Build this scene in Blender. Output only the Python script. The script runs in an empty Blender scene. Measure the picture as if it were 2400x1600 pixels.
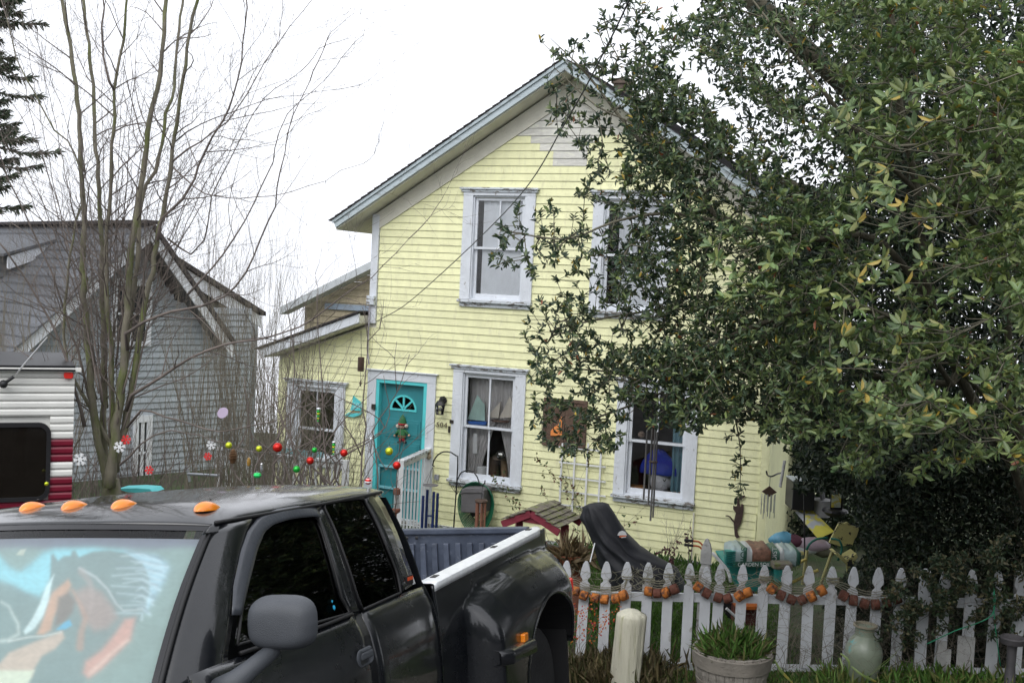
import bpy, math, random
import numpy as np
from mathutils import Matrix, Vector
random.seed(7); RNG = np.random.default_rng(11)
S = bpy.context.scene; COL = S.collection
PI = math.pi
# ------------------------------------------------------------------ camera, world, sun, exposure
F = 2600.0                                    # focal length in pixels of the 2400x1600 frame
W = np.array([[0.9989, 0.0469, 0], [0.0025, -0.0525, 0.9986], [0.0469, -0.9975, -0.0526]])
_u, _s, _v = np.linalg.svd(W); W = _u @ _v    # camera (x right, y down, z forward) -> world
CAM = np.array([0, 0, 3.2])
cd = bpy.data.cameras.new('camera'); cam = bpy.data.objects.new('camera', cd); COL.objects.link(cam)
cd.sensor_width = 36; cd.lens = 36 * F / 2400; cd.clip_end = 2000; cd.clip_start = 0.05
m = Matrix.Identity(4)
for i in range(3):
    m[i][0] = W[i][0]; m[i][1] = -W[i][1]; m[i][2] = -W[i][2]; m[i][3] = CAM[i]
cam.matrix_world = m; S.camera = cam
wd = bpy.data.worlds.new('World'); S.world = wd; wd.use_nodes = True
nt = wd.node_tree; nt.nodes.clear()
sky = nt.nodes.new('ShaderNodeTexSky'); sky.sky_type = 'NISHITA'; sky.sun_disc = False
sky.sun_elevation = math.radians(48); sky.sun_rotation = math.radians(200); sky.dust_density = 6; sky.air_density = 1.0; sky.ozone_density = 1.0
hs = nt.nodes.new('ShaderNodeHueSaturation'); hs.inputs['Saturation'].default_value = 0.12
mxs = nt.nodes.new('ShaderNodeMix'); mxs.data_type = 'RGBA'; mxs.inputs[0].default_value = 0.72   # an even cloud layer over the sky
mxs.inputs[7].default_value = (9.6, 9.9, 10.6, 1)
bg = nt.nodes.new('ShaderNodeBackground'); bg.inputs[1].default_value = 0.15
out = nt.nodes.new('ShaderNodeOutputWorld')
nt.links.new(sky.outputs[0], hs.inputs['Color']); nt.links.new(hs.outputs[0], mxs.inputs[6])
nt.links.new(mxs.outputs[2], bg.inputs[0]); nt.links.new(bg.outputs[0], out.inputs[0])
sd = bpy.data.lights.new('sun', 'SUN'); sun = bpy.data.objects.new('sun', sd); COL.objects.link(sun)
sd.energy = 0.7; sd.angle = math.radians(40); sd.color = (1, .98, .95)
sun.rotation_euler = (math.radians(42), 0, math.radians(-20)); sun.location = (0, 0, 30)
S.view_settings.view_transform = 'Standard'; S.view_settings.look = 'None'
S.view_settings.exposure = 0.22; S.view_settings.gamma = 1; S.view_settings.use_curve_mapping = False
S.render.engine = 'CYCLES'

# ------------------------------------------------------------------ pixel -> place helpers
def ray(px, py): return W @ np.array([(px - 1200) / F, (py - 800) / F, 1.0])
def at(px, py, Z): return CAM + ray(px, py) * Z
def proj(p):
    c = (np.asarray(p) - CAM) @ W
    return np.stack([1200 + F * c[..., 0] / c[..., 2], 800 + F * c[..., 1] / c[..., 2], c[..., 2]], -1)
def hit(px, py, R, T, n, d):
    o = R.T @ (CAM - T); r = R.T @ ray(px, py); n = np.array(n, float)
    return o + r * (d - n @ o) / (n @ r)
def orth(M):
    u, s, v = np.linalg.svd(np.array(M, float)); return u @ v
def rotz(a): return np.array([[math.cos(a), -math.sin(a), 0], [math.sin(a), math.cos(a), 0], [0, 0, 1.0]])
# house frame: x along the facade, y into the house, z up
HA = math.atan2(-.3855, .9227); HR = rotz(HA); HT = np.array([-2.212, 17.146, -.37])
def hl(px, py, n=0): p = hit(px, py, HR, HT, (0, 1, 0), -n); return p[0], p[2]
def hw(x, n, z): return HT + HR @ np.array([x, -n, z])
def hp(px, py, n=0): x, z = hl(px, py, n); return hw(x, n, z)
# truck frame: x forward, y to its left, z up
TR = orth([[-.3149, .9447, -.0915], [-.9443, -.3021, .1309], [.0961, .1276, .9872]]); TT = np.array([-1.055, 6.205, .112])
def tw(x, y, z): return TT + TR @ np.array([x, y, z])

# ------------------------------------------------------------------ mesh builder
XF = {}
def npmesh(name, V, Fs, smooth=False, tint=None):
    me = bpy.data.meshes.new(name)
    V = np.asarray(V, np.float32)
    if isinstance(Fs, np.ndarray):
        k = Fs.shape[1]; n = len(Fs)
        me.vertices.add(len(V)); me.vertices.foreach_set('co', V.ravel())
        me.loops.add(n * k); me.loops.foreach_set('vertex_index', Fs.astype(np.int32).ravel())
        me.polygons.add(n); me.polygons.foreach_set('loop_start', np.arange(0, n * k, k, dtype=np.int32))
        me.update(calc_edges=True)
    else:
        me.from_pydata(V.tolist(), [], Fs); me.update()
    if smooth: me.polygons.foreach_set('use_smooth', np.ones(len(me.polygons), bool))
    if tint is not None:
        a = me.color_attributes.new('tint', 'FLOAT_COLOR', 'POINT')
        c = np.ones((len(V), 4), np.float32); c[:, :tint.shape[1]] = tint; a.data.foreach_set('color', c.ravel())
    return me
def fix(me):
    import bmesh
    b = bmesh.new(); b.from_mesh(me); bmesh.ops.recalc_face_normals(b, faces=b.faces); b.to_mesh(me); b.free()
def link(name, me, mat, parent=None, loc=None):
    o = bpy.data.objects.new(name, me); COL.objects.link(o)
    if mat is not None and me is not None: me.materials.append(mat)
    if parent is not None: o.parent = parent
    elif loc is not None: o.location = [float(v) for v in loc]
    return o
def thing(name, label, cat, loc=(0, 0, 0), R=None, group=None):
    o = bpy.data.objects.new(name, None); COL.objects.link(o); o.empty_display_size = .1
    R = np.eye(3) if R is None else R
    M = Matrix.Identity(4)
    for i in range(3):
        for j in range(3): M[i][j] = R[i][j]
        M[i][3] = float(loc[i])
    o.matrix_world = M
    XF[o.name] = (R, np.array(loc, float)); tag(o, label, cat, group); return o
def tag(o, label, cat, group=None, kind=None):
    if label: o['label'] = label
    if cat: o['category'] = cat
    if group: o['group'] = group
    if kind: o['kind'] = kind
    return o
class MB:
    def __init__(s): s.v = []; s.f = []
    def add(s, V, Fs):
        n = len(s.v); s.v += [tuple(map(float, p)) for p in V]; s.f += [tuple(i + n for i in f) for f in Fs]; return s
    def box(s, x0, x1, y0, y1, z0, z1):
        return s.add([(x0, y0, z0), (x1, y0, z0), (x1, y1, z0), (x0, y1, z0), (x0, y0, z1), (x1, y0, z1), (x1, y1, z1), (x0, y1, z1)],
                     [(0, 3, 2, 1), (4, 5, 6, 7), (0, 1, 5, 4), (1, 2, 6, 5), (2, 3, 7, 6), (3, 0, 4, 7)])
    def obox(s, c, ax, d):                    # centre, 3x3 rows = axes, full sizes
        c = np.array(c, float); ax = np.array(ax, float); V = []
        for k in ((-1, -1, -1), (1, -1, -1), (1, 1, -1), (-1, 1, -1), (-1, -1, 1), (1, -1, 1), (1, 1, 1), (-1, 1, 1)):
            V.append(c + sum(ax[i] * k[i] * d[i] / 2 for i in range(3)))
        return s.add(V, [(0, 3, 2, 1), (4, 5, 6, 7), (0, 1, 5, 4), (1, 2, 6, 5), (2, 3, 7, 6), (3, 0, 4, 7)])
    def bar(s, p, q, w, h, up=(0, 0, 1)):
        p = np.array(p, float); q = np.array(q, float); a = q - p; L = np.linalg.norm(a); a /= L
        b = np.cross(np.array(up, float), a); b /= np.linalg.norm(b); c = np.cross(a, b)
        return s.obox((p + q) / 2, (a, b, c), (L, w, h))
    def prism(s, poly, y0, y1, ax=None, o=(0, 0, 0)):   # polygon (a,b) in x,z, extruded along y; ax rows = dirs of a, depth, b
        ax = np.eye(3) if ax is None else np.array(ax, float); o = np.array(o, float); n = len(poly)
        V = [o + ax[0] * a + ax[1] * y0 + ax[2] * b for a, b in poly] + [o + ax[0] * a + ax[1] * y1 + ax[2] * b for a, b in poly]
        ar = sum(poly[i][0] * poly[(i + 1) % n][1] - poly[(i + 1) % n][0] * poly[i][1] for i in range(n))
        fr = tuple(range(n)) if ar > 0 else tuple(range(n - 1, -1, -1)); bk = tuple(i + n for i in reversed(fr))
        return s.add(V, [fr, bk] + [(fr[(i + 1) % n], fr[i], fr[i] + n, fr[(i + 1) % n] + n) for i in range(n)])
    def tube(s, P, r, k=8, cap=True):
        P = [np.array(p, float) for p in P]; n = len(P); r = [r] * n if np.isscalar(r) else list(r)
        V = []; ref = np.array([.13, .31, .94]); prev = None
        for i in range(n):
            a = P[min(i + 1, n - 1)] - P[max(i - 1, 0)]; a /= (np.linalg.norm(a) + 1e-9)
            b = (prev if prev is not None else np.cross(a, ref)); b = b - a * (b @ a)
            if np.linalg.norm(b) < 1e-4: b = np.cross(a, [1, .2, 0])
            b /= np.linalg.norm(b); prev = b; c = np.cross(a, b)
            for j in range(k): t = 2 * PI * j / k; V.append(P[i] + r[i] * (math.cos(t) * b + math.sin(t) * c))
        Fs = [(i * k + j, i * k + (j + 1) % k, (i + 1) * k + (j + 1) % k, (i + 1) * k + j) for i in range(n - 1) for j in range(k)]
        if cap: Fs += [tuple(reversed(range(k))), tuple(range((n - 1) * k, n * k))]
        return s.add(V, Fs)
    def lathe(s, prof, c=(0, 0, 0), k=20, ax=None):
        ax = np.eye(3) if ax is None else np.array(ax, float); c = np.array(c, float); V = []; n = len(prof)
        for r, z in prof:
            for j in range(k): t = 2 * PI * j / k; V.append(c + ax[0] * r * math.cos(t) + ax[1] * r * math.sin(t) + ax[2] * z)
        Fs = [(i * k + j, i * k + (j + 1) % k, (i + 1) * k + (j + 1) % k, (i + 1) * k + j) for i in range(n - 1) for j in range(k)]
        Fs += [tuple(reversed(range(k))), tuple(range((n - 1) * k, n * k))]
        return s.add(V, Fs)
    def ball(s, c, r, k=12, sc=(1, 1, 1), ax=None):
        n = max(4, k // 2); ax = np.eye(3) if ax is None else np.array(ax, float); ax = ax * np.array(sc)[:, None]
        return s.lathe([(r * math.sin(PI * (i + .02) / (n + .04)), -r * math.cos(PI * (i + .02) / (n + .04))) for i in range(n + 1)], c, k, ax)
    def grid(s, G, flip=False, thick=None):
        G = np.array(G, float); a, b = G.shape[:2]; V = G.reshape(-1, 3)
        Fs = [(i * b + j, i * b + j + 1, (i + 1) * b + j + 1, (i + 1) * b + j) for i in range(a - 1) for j in range(b - 1)]
        if flip: Fs = [tuple(reversed(f)) for f in Fs]
        return s.add(V, Fs)
    def build(s, name, mat, parent=None, world=False, smooth=False, bevel=0, label=None, kind=None, solid=0, rec=True, sub=0):
        V = np.array(s.v)
        if world and parent is not None:
            R, T = XF[parent.name]; V = (V - T) @ R
        me = npmesh(name, V, s.f)
        if rec: fix(me)
        if smooth: me.polygons.foreach_set('use_smooth', np.ones(len(me.polygons), bool)); 
        if smooth == 'auto': me.polygons.foreach_set('use_smooth', np.ones(len(me.polygons), bool)); me.set_sharp_from_angle(angle=math.radians(35))
        o = link(name, me, mat, parent)
        if parent is not None: XF[o.name] = XF[parent.name]
        if solid:
            md = o.modifiers.new('solid', 'SOLIDIFY'); md.thickness = solid; md.offset = -1
        if sub:
            md = o.modifiers.new('sub', 'SUBSURF'); md.levels = sub; md.render_levels = sub
        if bevel:
            md = o.modifiers.new('bevel', 'BEVEL'); md.width = bevel; md.segments = 2; md.limit_method = 'ANGLE'; md.harden_normals = False
        if label: o['label'] = label
        if kind: o['kind'] = kind
        return o
    def solo(s, name, label, cat, mat, group=None, kind=None, **kw):   # a thing that is one mesh, its origin at its base
        V = np.array(s.v); c = (V.min(0) + V.max(0)) / 2; c[2] = V[:, 2].min()
        s.v = [tuple(p) for p in (V - c)]
        o = s.build(name, mat, None, **kw); o.location = [float(t) for t in c]; XF[o.name] = (np.eye(3), c)
        return tag(o, label, cat, group, kind)
def dup(root, loc=None, label=None, group=None):
    r = root.copy(); COL.objects.link(r)
    if loc is not None: r.location = [float(v) for v in loc]
    if label: r['label'] = label
    if group: r['group'] = group
    for ch in list(root.children):
        c = ch.copy(); COL.objects.link(c); c.parent = r
        for g in list(ch.children):
            d = g.copy(); COL.objects.link(d); d.parent = c
    return r
def text_mesh(body, size, depth, spacing=1.0):
    cu = bpy.data.curves.new('lettering', 'FONT'); cu.body = body; cu.size = size; cu.extrude = depth; cu.align_x = 'CENTER'; cu.align_y = 'CENTER'; cu.space_character = spacing
    o = bpy.data.objects.new('lettering', cu); COL.objects.link(o); dg = bpy.context.evaluated_depsgraph_get()
    me = bpy.data.meshes.new_from_object(o.evaluated_get(dg)); bpy.data.objects.remove(o); me.name = 'lettering'; return me
def text_on(body, size, depth, origin, right, up, mat, parent, name='lettering', spacing=1.0):
    me = text_mesh(body, size, depth, spacing); right = np.array(right, float); up = np.array(up, float); right /= np.linalg.norm(right); up /= np.linalg.norm(up)
    nrm = np.cross(right, up); V = np.zeros(len(me.vertices) * 3, np.float32); me.vertices.foreach_get('co', V); V = V.reshape(-1, 3)
    V = np.array(origin) + V[:, :1] * right + V[:, 1:2] * up + V[:, 2:] * nrm
    R, T = XF[parent.name]; V = (V - T) @ R; me.vertices.foreach_set('co', V.astype(np.float32).ravel()); me.materials.clear(); me.update()
    return link(name, me, mat, parent)

# ------------------------------------------------------------------ materials
MATS = {}
def srgb(r, g, b):
    return tuple(((c / 255) / 12.92 if c <= 10 else (((c / 255) + .055) / 1.055) ** 2.4) for c in (r, g, b))
def mat(key, col, rough=.6, metal=0., var=.12, scale=6., bump=0., bscale=30., col2=None, c2scale=5., c2lo=.55, c2hi=.62, rnd=.0, spec=.5,
        attr=None, transl=0., stretch=(1, 1, 1), emit=None, coat=0., alpha=None):
    if key in MATS: return MATS[key]
    m = bpy.data.materials.new(key); m.use_nodes = True; t = m.node_tree; N = t.nodes; L = t.links; bs = N['Principled BSDF']
    bs.inputs['Roughness'].default_value = rough; bs.inputs['Metallic'].default_value = metal; bs.inputs['Specular IOR Level'].default_value = spec
    if coat: bs.inputs['Coat Weight'].default_value = coat; bs.inputs['Coat Roughness'].default_value = .08
    tc = N.new('ShaderNodeTexCoord'); mp = N.new('ShaderNodeMapping'); L.new(tc.outputs['Object'], mp.inputs[0]); mp.inputs['Scale'].default_value = stretch
    nz = N.new('ShaderNodeTexNoise'); nz.inputs['Scale'].default_value = scale; nz.inputs['Detail'].default_value = 6; L.new(mp.outputs[0], nz.inputs['Vector'])
    mr = N.new('ShaderNodeMapRange'); mr.inputs[1].default_value = .3; mr.inputs[2].default_value = .7; mr.inputs[3].default_value = 1 - var; mr.inputs[4].default_value = 1 + var
    L.new(nz.outputs[0], mr.inputs[0]); fac = mr.outputs[0]
    if rnd:
        oi = N.new('ShaderNodeObjectInfo'); m2 = N.new('ShaderNodeMapRange'); m2.inputs[3].default_value = 1 - rnd; m2.inputs[4].default_value = 1 + rnd
        L.new(oi.outputs['Random'], m2.inputs[0]); mu = N.new('ShaderNodeMath'); mu.operation = 'MULTIPLY'; L.new(fac, mu.inputs[0]); L.new(m2.outputs[0], mu.inputs[1]); fac = mu.outputs[0]
    base = N.new('ShaderNodeRGB'); base.outputs[0].default_value = (*col, 1); src = base.outputs[0]
    if attr:
        at_ = N.new('ShaderNodeAttribute'); at_.attribute_name = attr; src = at_.outputs['Color']
    if col2 is not None:
        n2 = N.new('ShaderNodeTexNoise'); n2.inputs['Scale'].default_value = c2scale; n2.inputs['Detail'].default_value = 8; n2.inputs['Roughness'].default_value = .65; L.new(mp.outputs[0], n2.inputs['Vector'])
        r2 = N.new('ShaderNodeMapRange'); r2.inputs[1].default_value = c2lo; r2.inputs[2].default_value = c2hi; L.new(n2.outputs[0], r2.inputs[0])
        mx = N.new('ShaderNodeMix'); mx.data_type = 'RGBA'; L.new(r2.outputs[0], mx.inputs[0]); L.new(src, mx.inputs[6]); mx.inputs[7].default_value = (*col2, 1); src = mx.outputs[2]
    vm = N.new('ShaderNodeVectorMath'); vm.operation = 'SCALE'; L.new(src, vm.inputs[0]); L.new(fac, vm.inputs['Scale']); L.new(vm.outputs[0], bs.inputs['Base Color'])
    if bump:
        bn = N.new('ShaderNodeTexNoise'); bn.inputs['Scale'].default_value = bscale; bn.inputs['Detail'].default_value = 5; L.new(mp.outputs[0], bn.inputs['Vector'])
        bp = N.new('ShaderNodeBump'); bp.inputs['Strength'].default_value = bump; bp.inputs['Distance'].default_value = .02; L.new(bn.outputs[0], bp.inputs['Height']); L.new(bp.outputs[0], bs.inputs['Normal'])
    if transl:
        tr = N.new('ShaderNodeBsdfTranslucent'); L.new(vm.outputs[0], tr.inputs[0]); ms = N.new('ShaderNodeMixShader'); ms.inputs[0].default_value = transl
        L.new(bs.outputs[0], ms.inputs[1]); L.new(tr.outputs[0], ms.inputs[2]); L.new(ms.outputs[0], N['Material Output'].inputs[0])
    if emit: bs.inputs['Emission Color'].default_value = (*emit, 1); bs.inputs['Emission Strength'].default_value = 1
    MATS[key] = m; return m
def glass(key, tint=(1, 1, 1), dark=0., ior=1.5, rough=.0, bump=0.):
    m = bpy.data.materials.new(key); m.use_nodes = True; t = m.node_tree; N = t.nodes; L = t.links; N.remove(N['Principled BSDF'])
    fr = N.new('ShaderNodeFresnel'); fr.inputs[0].default_value = ior; tr = N.new('ShaderNodeBsdfTransparent'); tr.inputs[0].default_value = (*[c * (1 - dark) for c in tint], 1)
    gl = N.new('ShaderNodeBsdfGlossy'); gl.inputs['Roughness'].default_value = rough; ms = N.new('ShaderNodeMixShader')
    if bump:
        tc = N.new('ShaderNodeTexCoord'); bn = N.new('ShaderNodeTexNoise'); bn.inputs['Scale'].default_value = 2.2; L.new(tc.outputs['Object'], bn.inputs['Vector'])
        bp = N.new('ShaderNodeBump'); bp.inputs['Strength'].default_value = bump; bp.inputs['Distance'].default_value = .02; L.new(bn.outputs[0], bp.inputs['Height']); L.new(bp.outputs[0], gl.inputs['Normal'])
    L.new(fr.outputs[0], ms.inputs[0]); L.new(tr.outputs[0], ms.inputs[1]); L.new(gl.outputs[0], ms.inputs[2]); L.new(ms.outputs[0], N['Material Output'].inputs[0])
    MATS[key] = m; return m

# ------------------------------------------------------------------ plants: numpy batches
def frusta(A, B, ra, rb, k=4):
    A = np.asarray(A, float); B = np.asarray(B, float); n = len(A); ra = np.broadcast_to(ra, n)[:, None, None]; rb = np.broadcast_to(rb, n)[:, None, None]
    d = B - A; L = np.linalg.norm(d, axis=1, keepdims=True) + 1e-9; d = d / L
    ref = np.where(np.abs(d[:, 2:3]) < .9, np.array([[0, 0, 1.]]), np.array([[1., 0, 0]])); b = np.cross(d, ref); b /= np.linalg.norm(b, axis=1, keepdims=True); c = np.cross(d, b)
    th = 2 * PI * np.arange(k) / k; ring = np.cos(th)[None, :, None] * b[:, None] + np.sin(th)[None, :, None] * c[:, None]
    V = np.concatenate([A[:, None] + ra * ring, B[:, None] + rb * ring], 1).reshape(-1, 3)
    base = (np.arange(n) * 2 * k)[:, None, None]; j = np.arange(k)
    q = np.stack([j, (j + 1) % k, k + (j + 1) % k, k + j], 1)[None] + base
    return V, q.reshape(-1, 4)
def leafbatch(P, D, N_, L, Wd, tint, fold=.25, curl=.15):
    # P base, D unit axis, N_ rough normal, L length, Wd width: six-vertex folded leaves
    n = len(P); D = D / (np.linalg.norm(D, axis=1, keepdims=True) + 1e-9); X = np.cross(D, N_); X /= (np.linalg.norm(X, axis=1, keepdims=True) + 1e-9); Z = np.cross(X, D)
    L = np.broadcast_to(L, n)[:, None]; Wd = np.broadcast_to(Wd, n)[:, None]
    def pt(a, w, h): return P + D * L * a + X * Wd * w + Z * (Wd * h) - Z * L * curl * a * a
    V = np.stack([pt(0, 0, 0), pt(.33, .42, fold), pt(.72, .40, fold), pt(1, 0, 0), pt(.72, -.40, fold), pt(.33, -.42, fold)], 1).reshape(-1, 3)
    b = (np.arange(n) * 6)[:, None]
    Q = np.concatenate([np.array([[0, 1, 2, 3]]) + b, np.array([[0, 3, 4, 5]]) + b], 1).reshape(-1, 4)
    return V, Q, np.repeat(tint, 6, 0)
def merge(parts):
    V = []; Q = []; T = []; n = 0
    for p in parts:
        V.append(p[0]); Q.append(p[1] + n); n += len(p[0])
        if len(p) > 2: T.append(p[2])
    return np.concatenate(V), np.concatenate(Q), (np.concatenate(T) if T else None)
def rvec(n): v = RNG.normal(size=(n, 3)); return v / np.linalg.norm(v, axis=1, keepdims=True)
def sample(poly, step):
    poly = [np.array(p, float) for p in poly]; out_ = []
    # Catmull-Rom through the points
    Q = [2 * poly[0] - poly[1]] + poly + [2 * poly[-1] - poly[-2]]
    for i in range(1, len(Q) - 2):
        n = max(1, int(np.linalg.norm(Q[i + 1] - Q[i]) / step))
        for k in range(n):
            t = k / n; out_.append(.5 * ((2 * Q[i]) + (-Q[i - 1] + Q[i + 1]) * t + (2 * Q[i - 1] - 5 * Q[i] + 4 * Q[i + 1] - Q[i + 2]) * t * t + (-Q[i - 1] + 3 * Q[i] - 3 * Q[i + 1] + Q[i + 2]) * t ** 3))
    out_.append(poly[-1]); return out_
def colonize(limbs, A, step=.12, sag=.12, wig=.05):
    """limbs: polylines of the main wood, the first of them holding the root. A: points the twigs must reach. Returns nodes, parents, tips, tip directions."""
    P = []; par = []
    for li, poly in enumerate(limbs):
        pts = sample(poly, step)
        if P:
            d = np.linalg.norm(np.array(P) - pts[0], axis=1); last = int(d.argmin())
        else: last = -1
        for p in pts: P.append(p); par.append(last); last = len(P) - 1
    cap = len(P) + len(A) * 40; NP = np.zeros((cap, 3)); NP[:len(P)] = P; n = len(P)
    d0 = np.array([np.min(np.linalg.norm(NP[:n] - a, axis=1)) for a in A]); tips = []; td = []
    for a in np.array(A)[np.argsort(d0)]:
        dd = ((NP[:n] - a) ** 2).sum(1); j = int(dd.argmin()); d = math.sqrt(dd[j])
        if d < .03: continue
        k = max(1, int(d / step)); p0 = NP[j].copy(); b = RNG.normal(size=3) * wig * d; b[2] -= sag * d; last = j
        for i in range(1, k + 1):
            t = i / k
            if n >= cap: break
            q = p0 + (a - p0) * t + b * 4 * t * (1 - t) * .5
            NP[n] = q; par.append(last); last = n; n += 1
        tips.append(last); td.append(NP[last] - NP[par[last]] if par[last] >= 0 else np.array([0, 0, 1.]))
    return NP[:n], np.array(par), np.array(tips), np.array(td)
def pipe(par, rt, ex=.42, rmax=.2):
    n = len(par); c = np.zeros(n); ch = np.zeros(n, bool); ch[par[par >= 0]] = True; c[~ch] = 1
    for i in range(n - 1, -1, -1):
        if par[i] >= 0: c[par[i]] += c[i]
    return np.minimum(rt * c ** ex, rmax)
def whorls(tips, td, nl, L, tintf, spread=(.5, 1.1), along=.0):
    n = len(tips); P = np.repeat(tips, nl, 0); D0 = np.repeat(td / (np.linalg.norm(td, axis=1, keepdims=True) + 1e-9), nl, 0)
    D0 = D0 + np.array([0, 0, .45]); D0 /= np.linalg.norm(D0, axis=1, keepdims=True)
    r = rvec(len(P)); r -= D0 * (r * D0).sum(1, keepdims=True); r /= np.linalg.norm(r, axis=1, keepdims=True)
    sp = RNG.uniform(*spread, len(P))[:, None]; D = D0 * np.cos(sp) + r * np.sin(sp)
    P = P - D0 * (RNG.random(len(P))[:, None] ** 1.5) * along
    Nn = D0 + rvec(len(P)) * .35 + np.array([0, 0, .3])
    Ls = np.repeat(L, nl) * RNG.uniform(.65, 1.15, len(P)); T = tintf(P) * RNG.uniform(.75, 1.25, (len(P), 1))
    return leafbatch(P, D, Nn, Ls, Ls * RNG.uniform(.34, .46, len(P)), T)
def twigs(start, direc, length, r0, depth, out_, nseg=6, up=.15, spread=.6, kids=4, shrink=.5, jit=.16):
    """recursive bare twig: appends (A, B, ra, rb)"""
    p = np.array(start, float); d = np.array(direc, float); d /= np.linalg.norm(d); s = length / nseg; r = r0
    for i in range(nseg):
        d = d + RNG.normal(size=3) * jit + np.array([0, 0, up]) * .3; d /= np.linalg.norm(d); q = p + d * s; r2 = r0 * (1 - .75 * (i + 1) / nseg)
        out_.append((p, q, r, r2)); p = q; r = r2
        if depth > 0 and RNG.random() < kids / nseg and i > 0:
            b = d + rvec(1)[0] * spread + np.array([0, 0, up]); twigs(p, b, length * shrink * RNG.uniform(.6, 1.2), max(r * .6, .0012), depth - 1, out_, max(3, nseg - 1), up, spread, kids, shrink, jit)
# ------------------------------------------------------------------ ground
def sm(a, b, t): t = np.clip((t - a) / (b - a), 0, 1); return t * t * (3 - 2 * t)
def ground(x, y):
    x = np.asarray(x, float); y = np.asarray(y, float)
    zt = 1.033 + .093 * x - .1327 * y
    zf = np.clip(-.31 + .1365 * (x - 1.43), -.62, .02)
    zh = -.56 + 0 * x
    a = sm(7.5, 9.5, y + .25 * x); b = sm(10.0, 14.0, y + .3 * x)
    zt = np.where(y < 3, zt + .08 * (y - 3), zt); zt = np.where(x < -3, zt - .07 * (x + 3), zt)
    z = zt * (1 - a) + zf * a; z = z * (1 - b) + zh * b
    return z + .012 * np.sin(x * 3.1) * np.cos(y * 2.7)
def gz(x, y): return float(ground(x, y))
def sheet(x0, x1, y0, y1, nx, ny, dz=0., name='ground', m=None, clip=None):
    X, Y = np.meshgrid(np.linspace(x0, x1, nx), np.linspace(y0, y1, ny), indexing='ij'); Z = ground(X, Y) + dz
    V = np.stack([X, Y, Z], -1).reshape(-1, 3); i, j = np.meshgrid(np.arange(nx - 1), np.arange(ny - 1), indexing='ij')
    Q = np.stack([i * ny + j, (i + 1) * ny + j, (i + 1) * ny + j + 1, i * ny + j + 1], -1).reshape(-1, 4)
    return tag(link(name, npmesh(name, V, Q, True), m), None, None, None, 'structure')
m_soil = mat('yard soil and moss', (.045, .05, .025), .95, var=.35, scale=3, bump=.6, bscale=25, col2=(.03, .06, .012), c2scale=2, c2lo=.45, c2hi=.6)
m_asph = mat('asphalt', (.05, .05, .052), .55, var=.2, scale=40, bump=.5, bscale=180, col2=(.03, .03, .032), c2scale=1.5)
X = np.concatenate([-np.geomspace(300, 10, 14), np.linspace(-9, 9, 73), np.geomspace(10, 300, 14)]); Y = np.concatenate([-np.geomspace(200, 3, 12), np.linspace(-2, 22, 97), np.geomspace(23, 600, 16)])
GX, GY = np.meshgrid(X, Y, indexing='ij'); GZ = ground(np.clip(GX, -12, 9), np.clip(GY, -6, 30)) - .16 * np.clip(GY - 26, 0, None) - .02 * np.clip(np.abs(GX) - 30, 0, None); nx, ny = GX.shape
i, j = np.meshgrid(np.arange(nx - 1), np.arange(ny - 1), indexing='ij')
g = link('ground', npmesh('ground', np.stack([GX, GY, GZ], -1).reshape(-1, 3), np.stack([i * ny + j, (i + 1) * ny + j, (i + 1) * ny + j + 1, i * ny + j + 1], -1).reshape(-1, 4), True), m_soil)
tag(g, None, None, None, 'structure')
# street: an asphalt sheet under the truck, along the fence direction
FD = np.array([2.31, -.58, 0]); FD /= np.linalg.norm(FD); FN = np.array([-FD[1], FD[0], 0])     # fence direction, away from the street
FA = np.array([1.43, 10.13, 0])
def fence_pt(s, n=0.): return FA + FD * s + FN * n
SV = []; 
ss = np.linspace(-11, 8, 60); nn = np.linspace(-14, -1.6, 40)
A_, B_ = np.meshgrid(ss, nn, indexing='ij'); PX = FA[0] + FD[0] * A_ + FN[0] * B_; PY = FA[1] + FD[1] * A_ + FN[1] * B_
i, j = np.meshgrid(np.arange(59), np.arange(39), indexing='ij')
st = link('street', npmesh('street', np.stack([PX, PY, ground(np.clip(PX, -12, 9), PY) + .02], -1).reshape(-1, 3), np.stack([i * 40 + j, (i + 1) * 40 + j, (i + 1) * 40 + j + 1, i * 40 + j + 1], -1).reshape(-1, 4), True), m_asph)
tag(st, None, None, None, 'structure')

# ------------------------------------------------------------------ yellow house
m_yel = mat('pale yellow clapboard paint', (.82, .815, .49), .62, var=.07, scale=3, bump=.25, bscale=18, rnd=.05, col2=(.60, .58, .38), c2scale=5, c2lo=.54, c2hi=.82, stretch=(2.4, 1, .9))
m_bare = mat('bare grey boards', (.63, .62, .57), .8, var=.12, scale=8, bump=.3, rnd=.06, col2=(.66, .66, .56), c2scale=4, stretch=(1, 1, 4))
m_trim = mat('worn bluish white trim paint', (.66, .69, .735), .6, var=.06, scale=6, bump=.35, bscale=30, col2=(.30, .28, .25), c2scale=11, c2lo=.64, c2hi=.70, stretch=(1.6, 1, .7), rnd=.03)
m_worn = mat('peeling white paint on grey wood', (.60, .64, .68), .75, var=.1, scale=8, bump=.5, bscale=40, col2=(.17, .15, .13), c2scale=14, c2lo=.50, c2hi=.58, stretch=(.7, 1, 2))
m_cream = mat('dull cream soffit paint', (.67, .65, .565), .7, var=.08, scale=5, bump=.2, stretch=(1, .3, 1))
m_fasc = mat('blue grey fascia paint', (.46, .53, .56), .6, var=.08, scale=6, bump=.3, col2=(.33, .36, .37), c2scale=9, stretch=(.3, 1, 1))
m_shing = mat('dark asphalt shingles', (.035, .03, .032), .9, var=.3, scale=30, bump=.6, bscale=90, rnd=.2)
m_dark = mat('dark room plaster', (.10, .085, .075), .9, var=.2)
m_found = mat('dark foundation', (.10, .10, .095), .9, var=.3, bump=.5)
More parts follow.
